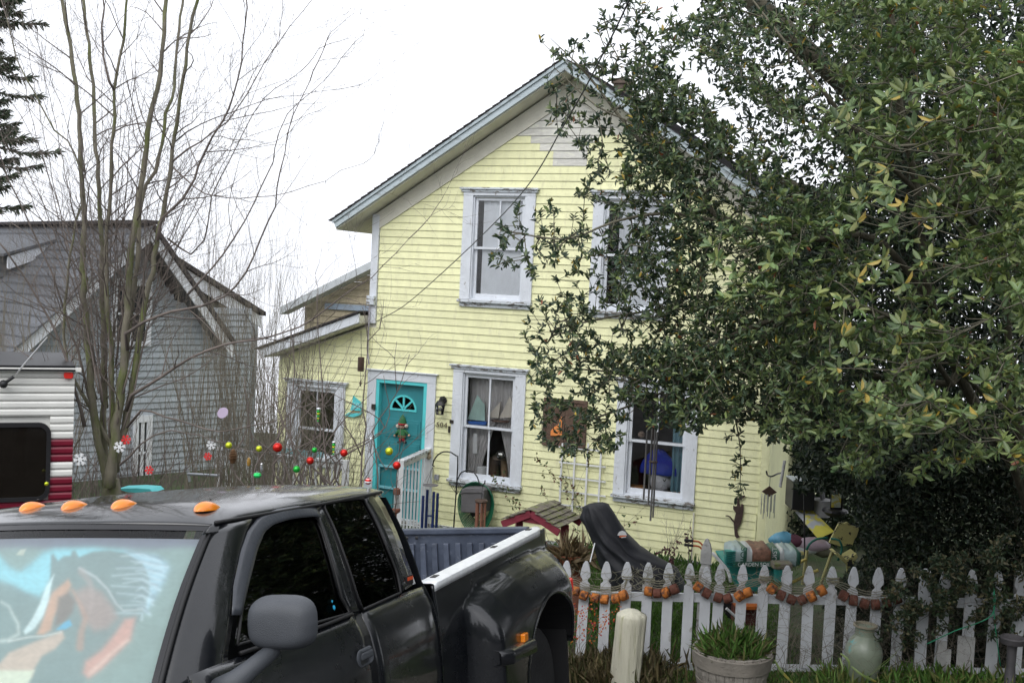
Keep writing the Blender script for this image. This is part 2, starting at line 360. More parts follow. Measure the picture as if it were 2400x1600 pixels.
m_teal = mat('teal door paint', (.035, .235, .265), .42, var=.06, scale=5, bump=.1)
m_teal2 = mat('bright teal paint', (.10, .60, .62), .5, var=.06, scale=5)
m_blk = mat('black metal', (.02, .02, .022), .45, var=.2, metal=.3)
m_bronze = mat('dark bronze', (.05, .042, .035), .5, metal=.5)
m_white = mat('white paint', (.74, .75, .76), .6, var=.06, scale=8)
g_win = glass('window glass', (.995, 1, 1), .0, 1.45, .0, .15)
house = thing('yellow_house', 'pale yellow clapboard two storey house with front gable, blue-white trim and teal door', 'house', HT, HR)
EX = .108; Z0 = -.13; XW = 6.20; XC = 3.17; SL = .633
def under(x): return 4.50 + SL * (x if x < XC else 2 * XC - x)
def fr_low(x): return under(x) - .27
openings = []          # (x0,x1,z0,z1)
UWs = dict(UL=(1.53, 2.68, 3.22, 4.95), UR=(3.56, 4.71, 3.17, 4.93), LL=(1.49, 2.66, .53, 2.33), LR=(4.06, 5.23, .60, 2.33), LT=(-1.44, -.37, .55, 1.90))
CW = .16
for k, (a, b, c, d) in UWs.items(): openings.append((a + CW - .03, b - CW + .03, c + .08, d - .15))
openings.append((.10, 1.16, -.3, 2.03))
def cuts(xa, xb, za, zb):
    segs = [(xa, xb)]
    for a, b, c, d in openings:
        if d > za + .005 and c < zb - .005:
            n = []
            for p, q in segs:
                if b <= p or a >= q: n.append((p, q)); continue
                if a - p > .03: n.append((p, a))
                if q - b > .03: n.append((b, q))
            segs = n
    return segs
wall = MB(); zs = sorted(set([-.45, 2.0, 4.5] + [o[2] for o in openings] + [o[3] for o in openings] + [5.0, 5.4, 5.8, 6.2]))
for za, zb in zip(zs[:-1], zs[1:]):
    def xr(z): 
        return (0.0, XW) if z <= 4.5 else ((z - 4.5) / SL, 2 * XC - (z - 4.5) / SL)
    l0, r0 = xr(za); l1, r1 = xr(zb)
    for p, q in cuts(min(l0, l1), max(r0, r1), za, zb):
        bl = max(p, l0); br = min(q, r0); tl = max(p, l1); tr = min(q, r1)
        if br > bl: wall.prism([(bl, za), (br, za), (max(tr, tl), zb), (tl, zb)], .004, .11)
wall.prism([(xr(6.2)[0], 6.2), (xr(6.2)[1], 6.2), (XC, 6.55)], .004, .11)
wall_o = wall.build('wall', m_cream, house)
for x0, x1, y0, y1 in ((0, .1, .11, 6), (XW - .1, XW, .11, 6), (.1, XW - .1, 5.9, 6)): wall_o2 = MB().box(x0, x1, y0, y1, -.45, 4.45).build('side_wall', m_yel, house)
MB().prism([(.1, 4.45), (XW - .1, 4.45), (XC, 6.4)], 5.9, 6).build('rear_gable', m_yel, house)
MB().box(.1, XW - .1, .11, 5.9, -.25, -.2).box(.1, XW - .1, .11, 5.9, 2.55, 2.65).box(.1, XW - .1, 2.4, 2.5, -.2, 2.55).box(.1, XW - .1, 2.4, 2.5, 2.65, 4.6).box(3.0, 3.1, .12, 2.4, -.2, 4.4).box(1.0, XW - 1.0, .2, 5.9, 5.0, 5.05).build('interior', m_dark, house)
def bare_iv(z):
    for zlo, zhi, a, b in BAR:
        if zlo <= z < zhi: return a, b
    return None
def hz(py, px=1330): return hl(px, py)[1]
BAR = [(hz(318), 9, -1, 9), (hz(337), hz(318), hl(1245, 330)[0], hl(1404, 330)[0]), (hz(354), hz(337), hl(1266, 346)[0], hl(1381, 346)[0]), (hz(388), hz(354), hl(1297, 370)[0], hl(1377, 370)[0])]
def board(xb0, xb1, xt0, xt1, z0, z1, m):
    e = RNG.normal() * .0012
    V = [(xb0, -.019 - e, z0), (xb1, -.019 - e, z0), (xt1, -.006, z1), (xt0, -.006, z1), (xb0, .003, z0), (xb1, .003, z0), (xt1, .003, z1), (xt0, .003, z1)]
    MB().add(V, [(0, 1, 2, 3), (7, 6, 5, 4), (0, 4, 5, 1), (2, 6, 7, 3), (1, 5, 6, 2), (0, 3, 7, 4)]).build('siding_board', m, wall_o, rec=False)
k = 0; z = Z0
while z < 6.3:
    z1 = z + EX - .004
    def xr2(zz):
        lo = .125; hi = XW - .105
        if zz > fr_low(lo): lo = (zz - (4.5 - .27 + .03)) / SL; 
        if zz > fr_low(XW - .105): hi = 2 * XC - (zz - (4.5 - .27 + .03)) / SL
        return lo, hi
    l0, r0 = xr2(z); l1, r1 = xr2(z1)
    if r0 - l0 < .15: break
    if z < 2.7: l0 = l1 = .02                     # below the lean-to roof the boards run on
    for p, q in cuts(min(l0, l1), max(r0, r1), z, z1):
        js = [p]
        if q - p > 1.6: js += sorted(random.uniform(p + .4, q - .4) for _ in range(2 if q - p > 4 else 1))
        iv = bare_iv((z + z1) / 2)
        if iv: js += [v for v in iv if p < v < q]
        js = sorted(js) + [q]
        for s0, s1 in zip(js[:-1], js[1:]):
            if s1 - s0 < .04: continue
            bare = iv and iv[0] <= (s0 + s1) / 2 <= iv[1]
            bl, br = (max(s0, l0) if s0 <= l0 + .001 or s0 < l0 else s0), (min(s1, r0)); tl, tr = max(s0, l1), min(s1, r1)
            if br - bl < .03 or tr - tl < .0: continue
            board(bl + .001, br - .001, tl + .001, max(tr, tl + .01) - .001, z, z1, m_bare if bare else m_yel)
    z += EX
# lean-to on the left, in the same plane
def lt_top(x): return 2.83 + .37 * x
lt_wall = MB()
for za, zb in ((-.45, .63), (.63, 1.75), (1.75, 2.15)):
    for p, q in cuts(-1.63, -.002, za, zb): lt_wall.box(p, q, .004, .11, za, zb)
lt_wall.prism([(-1.63, 2.15), (-.002, 2.15), (-.002, 2.82), (-1.63, 2.23)], .004, .11)
lt_o = lt_wall.build('lean_to_wall', m_cream, house)
MB().box(-1.63, -1.54, .11, 4, -.45, 2.2).box(-1.54, -.002, 3.9, 4, -.45, 2.2).build('side_wall', m_yel, house)
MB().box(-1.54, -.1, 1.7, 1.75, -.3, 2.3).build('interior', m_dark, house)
z = Z0
wall_main = wall_o; wall_o = lt_o
while z < 2.8:
    z1 = z + EX - .004; xl = -1.63
    l0 = max(xl, (z - 2.80) / .37); l1 = max(xl, (z1 - 2.80) / .37)
    for p, q in cuts(min(l0, l1), .016, z, z1):
        bl, br = (max(p, l0), q); tl, tr = max(p, l1), q
        if br - bl > .05 and br > tl: board(bl + .001, br - .001, tl + .001, tr - .001, z, z1, m_yel)
    z += EX
wall_o = wall_main
# corner boards, frieze, base
MB().box(0, .12, -.045, .02, lt_top(0) + .02, under(.06) - .02).build('corner_board', m_trim, house, bevel=.004)
MB().box(XW - .10, XW + .01, -.04, .02, -.13, under(.06) - .02).build('corner_board', m_yel, house, bevel=.004)
MB().box(XW + .001, XW + .015, -.04, .12, -.13, 4.3).build('corner_board', m_yel, house)
for sgn in (0, 1):
    pts = [(-.0, under(0) - .005), (XC, under(XC) - .005), (XC, fr_low(XC)), (-.0, fr_low(0))]
    if sgn: pts = [(2 * XC - a, b) for a, b in pts]
    MB().prism(pts, -.034, .003).build('frieze_board', m_cream, house)
MB().box(.02, XW, -.05, .1, -.24, -.125).box(-1.62, .0, -.05, .1, -.24, -.125).build('water_table', m_worn, house)
MB().box(.03, XW - .03, .0, 6, -.9, -.235).box(-1.6, 0, 0, 4, -.9, -.235).build('foundation', m_found, house)
# roof: two slopes with fascia, soffit, shingles
NF = -.42; xe = -.455; zt = lambda x: 4.69 + SL * x
nrm = np.array([-SL, 0, 1]) / math.hypot(SL, 1); dr = np.array([1, 0, SL]) / math.hypot(SL, 1)
for sg in (1, -1):
    MX = lambda p: (p[0] if sg > 0 else 2 * XC - p[0], p[1])
    roof = MB().prism([MX(p) for p in [(xe, zt(xe)), (XC, zt(XC)), (XC, zt(XC) - .17), (xe + .03, zt(xe + .03) - .17)]], NF + .03, 6.3)
    ro = roof.build('roof', m_cream, house)
    MB().prism([MX(p) for p in [(xe - .01, zt(xe) - .0), (XC, zt(XC) + .005), (XC, zt(XC) - .155), (xe + .04, zt(xe + .03) - .14)]], NF - .01, NF + .028).build('fascia', m_fasc, ro, bevel=.004)
    MB().prism([MX(p) for p in [(xe - .02, zt(xe) - .012), (XC, zt(XC) - .0), (XC, zt(XC) - .055), (xe + .0, zt(xe) - .055)]], NF - .035, NF - .012).build('crown_moulding', m_fasc, ro, bevel=.006)
    sh = MB(); L = (XC - xe + .05) / dr[0]; n = int(L / .13)
    for i in range(n):                     # courses, each with a ragged front edge
        a = i * .13; b = a + .15
        for (ya, yb) in ((NF - .05 - random.random() * .012, 2.0), (2.003, 4.1), (4.103, 6.32)):
            p0 = np.array([xe - .05, 0, zt(xe - .05)]) + dr * a + nrm * .026; p1 = np.array([xe - .05, 0, zt(xe - .05)]) + dr * min(b, L) + nrm * .012
            q0 = p0 - nrm * .018; q1 = p1 - nrm * .010
            V = []
            for p in (p0, p1, q1, q0):
                xx = p[0] if sg > 0 else 2 * XC - p[0]; V += [(xx, ya, p[2]), (xx, yb, p[2])]
            sh.add(V, [(0, 2, 4, 6), (1, 7, 5, 3), (0, 1, 3, 2), (2, 3, 5, 4), (4, 5, 7, 6), (6, 7, 1, 0)])
    sh.build('roof_shingle', m_shing, ro, kind='stuff')
MB().box(3.13, 3.36, 1.9, 2.2, 6.3, 6.78).box(3.10, 3.39, 1.87, 2.23, 6.78, 6.86).build('chimney', mat('sooty brick', (.10, .075, .06), .9, var=.3, scale=12, bump=.5), house)
pts = [(-1.82, 2.325), (-.003, 2.998), (-.003, 2.86), (-1.74, 2.215)]
lr = MB().prism([(-1.80, 2.33 - .03), (-.003, 2.998 - .03), (-.003, 2.85), (-1.72, 2.21)], -.29, 4.2).build('lean_to_roof', m_cream, house)
MB().prism(pts, -.325, -.292).build('fascia', m_trim, lr, bevel=.004)
MB().prism([(-1.86, 2.325), (-.003, 3.012), (-.003, 3.04), (-1.87, 2.35)], -.36, 4.25).build('roof_shingle', m_shing, lr)
ridge_crest = MB().box(-1.2, -.003, .4, .5, 2.75, 2.95)

def window(name, x0, x1, z0, z1, mt=1, mb=0, split=.52, worn=False, cw=CW, hh=.15, sh_=.10):
    m = m_trim
    f = MB().box(x0, x0 + cw, -.046, .02, z0 + sh_ * .8, z1 - hh + .03).box(x1 - cw, x1, -.046, .02, z0 + sh_ * .8, z1 - hh + .03).box(x0, x1, -.05, .02, z1 - hh + .0302, z1 - .035)
    w = f.build('window', m, house, bevel=.004)
    MB().box(x0 - .05, x1 + .05, -.095, .0, z1 - .034, z1 - .002).box(x0 - .03, x1 + .03, -.07, .0, z1 - .07, z1 - .0345).build('head_cap', m_worn, w, bevel=.005)
    MB().box(x0 - .015, x1 + .015, -.10, .02, z0 + .035, z0 + sh_ * .8 - .002).box(x0 + .01, x1 - .01, -.05, .0, z0 - .03, z0 + .034).build('sill', m_worn, w, bevel=.005)
    a, b, c, d = x0 + cw - .001, x1 - cw + .001, z0 + sh_ * .8, z1 - hh + .03
    MB().box(a - .03, a + .02, -.02, .11, c, d).box(b - .02, b + .03, -.02, .11, c, d).box(a, b, -.02, .11, d - .02, d + .02).box(a, b, -.02, .11, c - .02, c + .015).build('jamb', m_trim, w)
    zm = c + (d - c) * split; st = .042
    def sash(za, zb, y, nm, top):
        s = MB().box(a + .02, a + .02 + st, y, y + .035, za, zb).box(b - .02 - st, b - .02, y, y + .035, za, zb)
        s.box(a + .02 + st, b - .02 - st, y, y + .035, zb - (.05 if top else .035), zb).box(a + .02 + st, b - .02 - st, y, y + .035, za, za + (.035 if top else .075)); s.build('sash', m_trim, w, bevel=.003)
        xs = [a + .02 + st + (b - a - .04 - 2 * st) * i / (nm + 1) for i in range(nm + 2)]
        for i in range(1, nm + 1): MB().box(xs[i] - .012, xs[i] + .012, y + .004, y + .03, za + .03, zb - .03).build('muntin', m_trim, w)
        for i in range(nm + 1):
            MB().box(xs[i] + .0005, xs[i + 1] - .0005, y + .016, y + .020, za + .03, zb - .03).build('pane', g_win, w)
    sash(zm - .02, d - .02, .012, mt, True); sash(c + .015, zm + .02, .05, mb, False)
    return w, (a, b, c, d, zm)
WIN = {}
WIN['UL'] = window('window', *UWs['UL'], 1, 0, .50); WIN['UR'] = window('window', *UWs['UR'], 1, 0, .50)
WIN['LL'] = window('window', *UWs['LL'], 1, 1, .50); WIN['LR'] = window('window', *UWs['LR'], 1, 0, .50); WIN['LT'] = window('window', *UWs['LT'], 1, 0, .42)
# curtains (parts of the windows they hang in)
def drape(w, xa, xb, za, zb, y, m, folds=9, amp=.02, gather=0., side=0):
    nu, nv = folds * 8 + 1, 14; G = np.zeros((nu, nv, 3))
    for i in range(nu):
        u = i / (nu - 1)
        for j in range(nv):
            v = j / (nv - 1); gw = 1 - gather * math.sin(v * PI * .5) ** 1.5
            xx = (xa + (xb - xa) * u * gw) if side <= 0 else (xb - (xb - xa) * (1 - u) * gw)
            G[i, j] = (xx, y + amp * math.sin(u * folds * 2 * PI + 1.3 * math.sin(v * 2.2 + u * 5)) * (.5 + .5 * v), zb + (za - zb) * v)
    return MB().grid(G).build('curtain', m, w, smooth=True, rec=False)
m_cur = mat('white sheer curtain', (.88, .91, .96), .9, var=.04, transl=.12); m_cur2 = mat('grey brown sheer curtain', (.62, .60, .60), .9, var=.1, transl=.2)
m_cur3 = mat('blue green curtain', (.16, .30, .36), .85, var=.1)
w, (a, b, c, d, zm) = WIN['UL']; drape(w, a + .12, b - .03, c, d, .096, m_cur, 5, .007)
w, (a, b, c, d, zm) = WIN['UR']; drape(w, a + .20, b - .02, c, d, .096, m_cur, 6, .007)
w, (a, b, c, d, zm) = WIN['LL']
drape(w, a, b, zm - .05, d, .22, m_cur2, 11, .016); drape(w, a + .02, (a + b) / 2 + .02, c, zm + .05, .2, m_cur2, 6, .02, .45, -1); drape(w, (a + b) / 2 + .12, b, c, zm + .05, .2, m_cur2, 4, .02, .5, 1)
w, (a, b, c, d, zm) = WIN['LR']; drape(w, b - .24, b - .01, c, zm + .3, .16, m_cur3, 4, .03)

# door
dm = MB().box(.03, .18, -.046, .02, -.2, 2.0).box(1.06, 1.205, -.046, .02, -.2, 2.0).box(.03, 1.205, -.05, .02, 2.0005, 2.13).box(.0, 1.24, -.08, .0, 2.131, 2.15)
dc = dm.build('door_casing', m_trim, house, bevel=.004)
dj = MB().box(.18, .235, -.035, .12, -.2, 1.945).box(1.0, 1.06, -.035, .12, -.2, 1.945).box(.18, 1.06, -.037, .12, 1.9455, 1.998).build('door_frame', m_teal2, house, bevel=.003)
x0, x1, zb_, zt_ = .237, .998, -.17, 1.943; yd = .06
door = MB(); cx, cz, rr = .62, 1.55, .215
# slab with a half round fanlight: polygon strips round the arc
n = 14; arc = [(cx + rr * math.cos(PI * i / n), cz + rr * math.sin(PI * i / n)) for i in range(n + 1)]
door.box(x0, x1, yd, yd + .04, zb_, cz); door.box(x0, cx - rr, yd, yd + .04, cz, zt_); door.box(cx + rr, x1, yd, yd + .04, cz, zt_)
for i in range(n): (a0, b0), (a1, b1) = arc[i], arc[i + 1]; door.prism([(a1, b1), (a0, b0), (a0, zt_), (a1, zt_)], yd, yd + .04)
do = door.build('door', m_teal, house)
for i in range(4):
    t0, t1 = PI * i / 4 + .07, PI * (i + 1) / 4 - .07
    MB().prism([(cx + .05 * math.cos((t0 + t1) / 2), cz + .05 * math.sin((t0 + t1) / 2) + .01)] + [(cx + (rr - .015) * math.cos(t0 + (t1 - t0) * q / 5), cz + (rr - .015) * math.sin(t0 + (t1 - t0) * q / 5)) for q in range(6)], yd + .012, yd + .02).build('pane', glass('dark pane', (.3, .3, .3), .7), do)
for i in range(1, 4):
    t = PI * i / 4; MB().bar((cx, yd + .01, cz + .01), (cx + rr * math.cos(t), yd + .01, cz + rr * math.sin(t)), .03, .028, (0, 1, 0)).build('muntin', m_teal2, do)
mo = MB()
for i in range(n): mo.bar((arc[i][0], yd, arc[i][1]), (arc[i + 1][0], yd, arc[i + 1][1]), .03, .02, (0, 1, 0))
mo.box(cx - rr - .015, cx + rr + .015, yd - .012, yd - .001, cz - .02, cz + .012).build('fanlight_moulding', m_teal2, do)
for px0, px1, pz0, pz1 in ((.31, .59, 1.12, 1.40), (.65, .93, 1.12, 1.40), (.31, .59, .78, 1.05), (.65, .93, .78, 1.05)):
    MB().prism([(px0, pz0), (px1, pz0), (px1, pz1), (px0, pz1)], yd - .010, yd - .0005).prism([(px0 + .04, pz0 + .04), (px1 - .04, pz0 + .04), (px1 - .04, pz1 - .04), (px0 + .04, pz1 - .04)], yd - .018, yd - .010).build('panel', m_teal, do, bevel=.008)
m_scr = mat('pale teal bars', (.22, .55, .62), .5)
for zc in (.66, .33): MB().box(x0 + .01, x1 - .01, yd - .05, yd - .025, zc - .018, zc + .018).build('screen_bar', m_scr, do)
MB().box(x0 + .005, x0 + .035, yd - .05, yd - .025, -.15, .66).box(x1 - .035, x1 - .005, yd - .05, yd - .025, -.15, .66).build('screen_frame', m_scr, do)
MB().tube([(.955, yd - .01, .83), (.955, yd - .06, .84), (.955, yd - .06, .96), (.955, yd - .01, .97)], .008, 8).build('handle', m_blk, do, smooth=True)
MB().box(.03, 1.2, -.1, .1, -.24, -.18).build('threshold', m_worn, house)
x, z = hl(880, 952); MB().box(x - .03, x + .03, -.075, -.048, z - .04, z + .04).build('doorbell', m_bronze, house)
x, z = hl(1003, 1015); MB().box(x - .012, x + .012, -.06, -.048, z - .06, z + .06).build('doorbell', m_white, house)
# house number 504 in metal numerals by the window
m_num = mat('tarnished brass', (.22, .19, .13), .45, metal=.6)
p = hp(1035, 996, .045); text_on('504', .112, .006, p, HR[:, 0], (0, 0, 1), m_num, house, 'house_number', 1.15)
# electric box and conduit at the lean-to joint, vents
x, z = hl(875, 705); bx_ = MB().box(x - .07, x + .07, -.10, -.047, z - .06, z + .08).build('meter_box', m_worn, house, bevel=.008)
MB().tube([(x - .02, -.075, z - .06), (x - .02, -.075, z - .8), (x + .01, -.07, z - .98)], .012, 6).build('conduit', mat('weathered lilac grey', (.40, .38, .42), .7), house)
x, z = hl(1026, 1117); MB().box(x - .035, x + .035, -.05, -.02, z - .04, z + .04).build('outlet_cover', mat('grey plastic', (.3, .31, .34), .6), house)
x, z = hl(1062, 987); MB().box(x - .03, x + .03, -.06, -.045, z - .025, z + .025).build('latch_plate', m_bronze, house); MB().box(x - .05, x - .02, -.06, -.045, z - .17, z - .07).build('latch_plate', m_bronze, house)
# drain pipe strip near right corner
x, z = hl(1772, 1240); MB().tube([(x, -.035, z + .2), (x, -.035, -.2)], .012, 6).build('conduit', m_yel, house)
x, z = hl(1628, 1200); MB().tube([(x, -.04, z), (x, -.04, -.3)], .012, 6).build('conduit', m_cream, house)
# porch deck behind the truck
MB().box(-1.7, 1.45, -1.35, -.05, -.30, -.21).build('porch_floor', mat('grey porch boards', (.25, .25, .25), .8, var=.2, stretch=(6, 1, 1)), house)
# ------------------------------------------------------------------ grey neighbour house
m_gry = mat('grey clapboard paint', (.36, .395, .43), .7, var=.08, scale=3, bump=.25, rnd=.06, stretch=(1, 1, 3)); m_gryd = mat('dark grey shingle siding', (.19, .20, .215), .8, var=.12, scale=4, bump=.3, rnd=.08)
m_wht = mat('white trim paint', (.72, .74, .78), .6, var=.05); m_roofg = mat('grey roof shingles', (.11, .116, .128), .9, var=.3, scale=25, bump=.5, rnd=.1)
NR = rotz(math.radians(45)); NT = at(353, 1100, 20); NT[2] = -.62
nh = thing('grey_house', 'grey clapboard neighbour house with steep white trimmed gable behind the bare tree', 'house', NT, NR)
def nl(px, py, n=0): p = hit(px, py, NR, NT, (0, 1, 0), -n); return p[0], p[2]
pk = np.array(nl(353, 534, .5)); e_r = np.array(nl(545, 812, .5)); e_l = np.array(nl(0, 850, .5)); slr = (pk[1] - e_r[1]) / (e_r[0] - pk[0]); sll = (pk[1] - e_l[1]) / (pk[0] - e_l[0])
xl_ = pk[0] - 4.6; xrw = nl(585, 900)[0]; zeR = 3.2; xrr = pk[0] + (pk[1] - .3 - zeR) / slr
def gtop(x): return pk[1] - .22 - (slr * (x - pk[0]) if x > pk[0] else sll * (pk[0] - x))
gw_ = MB().prism([(xl_, -.3), (xrw, -.3), (xrw, zeR - .2), (xrr, zeR), (pk[0], gtop(pk[0])), (xl_, gtop(xl_))], .03, .15).build('gable_wall', m_gry, nh)
gop = []
for q0, q1 in (((262, 668), (352, 800)), ((312, 990), (352, 1130))):
    a, d = nl(*q0); b, c = nl(*q1); gop.append((a, b, c, d))
z = 0.
while z < gtop(pk[0]) - .1:
    z1 = z + .112; hi = min(xrw, pk[0] + (gtop(pk[0]) - z1) / slr if z > zeR - .2 else xrw); lo = max(xl_, pk[0] - (gtop(pk[0]) - z1) / sll)
    segs = [(lo, hi)]
    for a, b, c, d in gop:
        if d > z and c < z1: segs = [s for p, q in segs for s in ((p, min(q, a)), (max(p, b), q)) if s[1] - s[0] > .05]
    for p, q in segs:
        MB().add([(p, -.004, z), (q, -.004, z), (q, .022, z1), (p, .022, z1), (p, .035, z), (q, .035, z), (q, .035, z1), (p, .035, z1)], [(0, 1, 2, 3), (0, 4, 5, 1), (2, 6, 7, 3), (1, 5, 6, 2), (0, 3, 7, 4)]).build('siding_board', m_gry, gw_, rec=False)
    z += .115
for a, b, c, d in gop:
    w = MB().box(a, a + .1, -.03, .03, c, d).box(b - .1, b, -.03, .03, c, d).box(a, b, -.035, .03, d, d + .12).box(a, b, -.04, .03, c - .08, c).box((a + b) / 2 - .03, (a + b) / 2 + .03, -.02, .03, c, d).box(a, b, -.025, .03, (c + d) / 2 - .02, (c + d) / 2 + .02).build('window', m_wht, nh)
    MB().box(a + .1, b - .1, .0, .02, c, d).build('pane', mat('dark window reflection', (.03, .035, .04), .08), w)
m_sof = mat('dark soffit', (.075, .075, .08), .8)
DP = 9.
for sg, sl, Lx in ((1, slr, e_r[0] - pk[0]), (-1, sll, 5.2)):
    far = pk + np.array([sg * Lx, -sl * Lx])
    r = MB().prism([tuple(pk + (0, .02)), tuple(far + (0, .02)), tuple(far - (0, .10)), tuple(pk - (0, .10))], -.5, DP).build('roof', m_sof, nh)
    MB().prism([tuple(pk + (0, .0)), tuple(far + (0, .0)), tuple(far - (0, .22)), tuple(pk - (0, .22))], -.54, -.502).build('rake_board', m_wht, r)
    n_ = int(Lx / .17)
    if sg > 0: MB().prism([tuple(pk + (0, .12)), tuple(far + (0, .12)), tuple(far + (0, .025)), tuple(pk + (0, .025))], -.6, DP).build('roof_shingle', m_shing, r)
    else:
        for i in range(n_):
            a = i * Lx / n_; b = (i + 1.15) * Lx / n_; P_ = lambda t, h: (pk[0] - t, pk[1] - sl * t + h)
            MB().prism([P_(a, .045), P_(b, .085), P_(b, .03), P_(a, .022)], -.6 - RNG.random() * .02, DP).build('shingle_course', m_roofg, r)
MB().bar((pk[0], -.6, pk[1] + .1), (pk[0], DP, pk[1] + .1), .3, .06).build('ridge_cap', m_shing, nh)
MB().prism([(pk[0] + .1, gtop(pk[0]) - .4), (xrr, zeR), (xrw, zeR - .2), (xrw, -.3), (xl_, -.3), (xl_, gtop(xl_))], DP - .4, DP - .3).build('rear_wall', m_gry, nh)
MB().box(xl_, xl_ + .1, .15, DP - .4, -.3, gtop(xl_)).box(xrw - .1, xrw, .15, DP - .4, -.3, zeR - .2).build('side_wall', m_gry, nh)
# shed dormer on the left slope, its white rake seen against the shingles
a = np.array(nl(196, 540, -3.0)); b = np.array(nl(0, 600, -3.0)); dw = MB().prism([(a[0], a[1] - .1), (b[0], b[1] - .1), (b[0], b[1] - 1.3), (a[0], a[1] - 1.2)], 3.05, 6.5).build('dormer_wall', m_gryd, nh)
z = b[1] - 1.2
while z < a[1] - .3:
    lo = b[0]; hi = a[0] + .0 ; MB().add([(lo, 3.0, z), (hi, 3.0, z), (hi, 3.03, z + .13), (lo, 3.03, z + .13), (lo, 3.04, z), (hi, 3.04, z)], [(0, 1, 2, 3), (0, 4, 5, 1)]).build('siding_board', m_gryd, dw, rec=False) if z + .13 < b[1] + (a[1] - b[1]) * .1 else None; z += .135
MB().prism([tuple(b), tuple(a), (a[0], a[1] - .2), (b[0], b[1] - .24)], 2.6, 2.66).build('rake_board', m_wht, nh); MB().prism([(b[0] - .1, b[1] + .05), (a[0] + .1, a[1] + .06), (a[0] + .1, a[1] + .0), (b[0] - .1, b[1] + .0)], 2.55, 6.8).build('dormer_roof', m_roofg, nh)
# lower wing to the right of the gable with a shallow pitched white eave
a = np.array(nl(425, 628, -.8)); b = np.array(nl(612, 742, -.8)); w = np.array(nl(600, 900, -1.6))
MB().prism([(a[0] - .5, -.3), (w[0], -.3), (w[0], b[1] - .1), (a[0] - .5, a[1] + .1)], 1.6, 1.7).build('wing_wall', m_gry, nh)
r = MB().prism([tuple(a + (-.3, .2)), tuple(b + (0, .0)), tuple(b - (0, .10)), tuple(a + (-.3, .1))], .82, 6).build('roof', m_sof, nh)
MB().prism([tuple(a + (-.3, .19)), tuple(b + (.0, .0)), tuple(b - (0, .22)), tuple(a + (-.3, -.05))], .78, .815).build('rake_board', m_wht, r); MB().prism([tuple(a + (-.3, .30)), tuple(b + (.05, .10)), tuple(b + (.05, .02)), tuple(a + (-.3, .21))], .7, 6).build('roof_shingle', m_shing, r)
for q0, q1 in ((496, 520), (545, 570)):
    x0 = nl(q0, 800, -1.6)[0]; x1 = nl(q1, 800, -1.6)[0]; zt_ = nl(q0, 745, -1.6)[1]; w = MB().box(x0, x1, 1.55, 1.6, zt_ - 1.1, zt_).build('window', m_wht, nh); MB().box(x0 + .05, x1 - .05, 1.54, 1.552, zt_ - 1.05, zt_ - .08).build('pane', mat('pale window', (.35, .42, .45), .3), w)
# ------------------------------------------------------------------ tan house far behind
BT = at(860, 1000, 27); BT[2] = -.6
th = thing('tan_house', 'tan shingled house gable showing above the low lean-to roof', 'house', BT, HR)
def bl_(px, py, n=0): p = hit(px, py, HR, BT, (0, 1, 0), -n); return p[0], p[2]
m_tan = mat('tan shingle siding', (.42, .36, .25), .8, var=.1, scale=8, bump=.3, rnd=.08)
a = bl_(715, 712); b = bl_(900, 612)
tw_ = MB().prism([(a[0], 0), (6.0, 0), (6.0, b[1] - 1), (b[0] + .8, b[1]), (a[0], a[1])], .0, .1).build('wall', m_tan, th)
z = 2.6
while z < b[1] - .2:
    lo = max(a[0], a[0] + (z - a[1]) / ((b[1] - a[1]) / (b[0] - a[0]))) 
    MB().add([(lo, -.03, z), (b[0] + .8, -.03, z), (b[0] + .8, -.005, z + .17), (lo + .2, -.005, z + .17), (lo, 0, z), (b[0] + .8, 0, z)], [(0, 1, 2, 3), (0, 4, 5, 1)]).build('siding_board', m_tan, tw_, rec=False); z += .175
MB().prism([(a[0] - .4, a[1] - .1), (b[0] + .8, b[1] + .40), (b[0] + .8, b[1] + .22), (a[0] - .4, a[1] - .28)], -.5, -.1).build('roof', mat('pale grey rake paint', (.5, .53, .55), .7), th)
a = bl_(765, 712); b = bl_(870, 704); MB().box(a[0], b[0], -.08, .0, a[1] - .12, a[1] + .02).build('belt_board', mat('blue grey trim', (.28, .34, .42), .7), th)

# ------------------------------------------------------------------ camper trailer
m_alu = mat('white ribbed aluminium', (.74, .74, .70), .4, var=.05, scale=4, spec=.5, col2=(.45, .43, .38), c2scale=6, c2lo=.66, c2hi=.75); m_red = mat('dark red aluminium', (.17, .008, .025), .35, var=.1, scale=6, col2=(.40, .30, .28), c2scale=9, c2lo=.72, c2hi=.76)
cr = at(172, 1000, 9.6); CR = rotz(math.radians(25)); CT = cr.copy(); CT[2] = -.62
tr_ = thing('camper_trailer', 'white and red ribbed camper trailer with dark window at the left edge', 'trailer', CT, CR)
def cl(px, py, n=0): p = hit(px, py, CR, CT, (0, 1, 0), -n); return p[0], p[2]
ztop = cl(172, 868)[1]; zr1 = cl(172, 1026)[1]; zr2 = cl(172, 1076)[1]; zr3 = cl(172, 1108)[1]
MB().box(-5.2, -.012, .03, 1.4, .45, ztop).build('body', m_alu, tr_, bevel=.02)
h = .066; z = ztop - h; 
wz0 = cl(100, 1172)[1]; wz1 = cl(60, 990)[1]; wx1 = cl(118, 1080)[0]
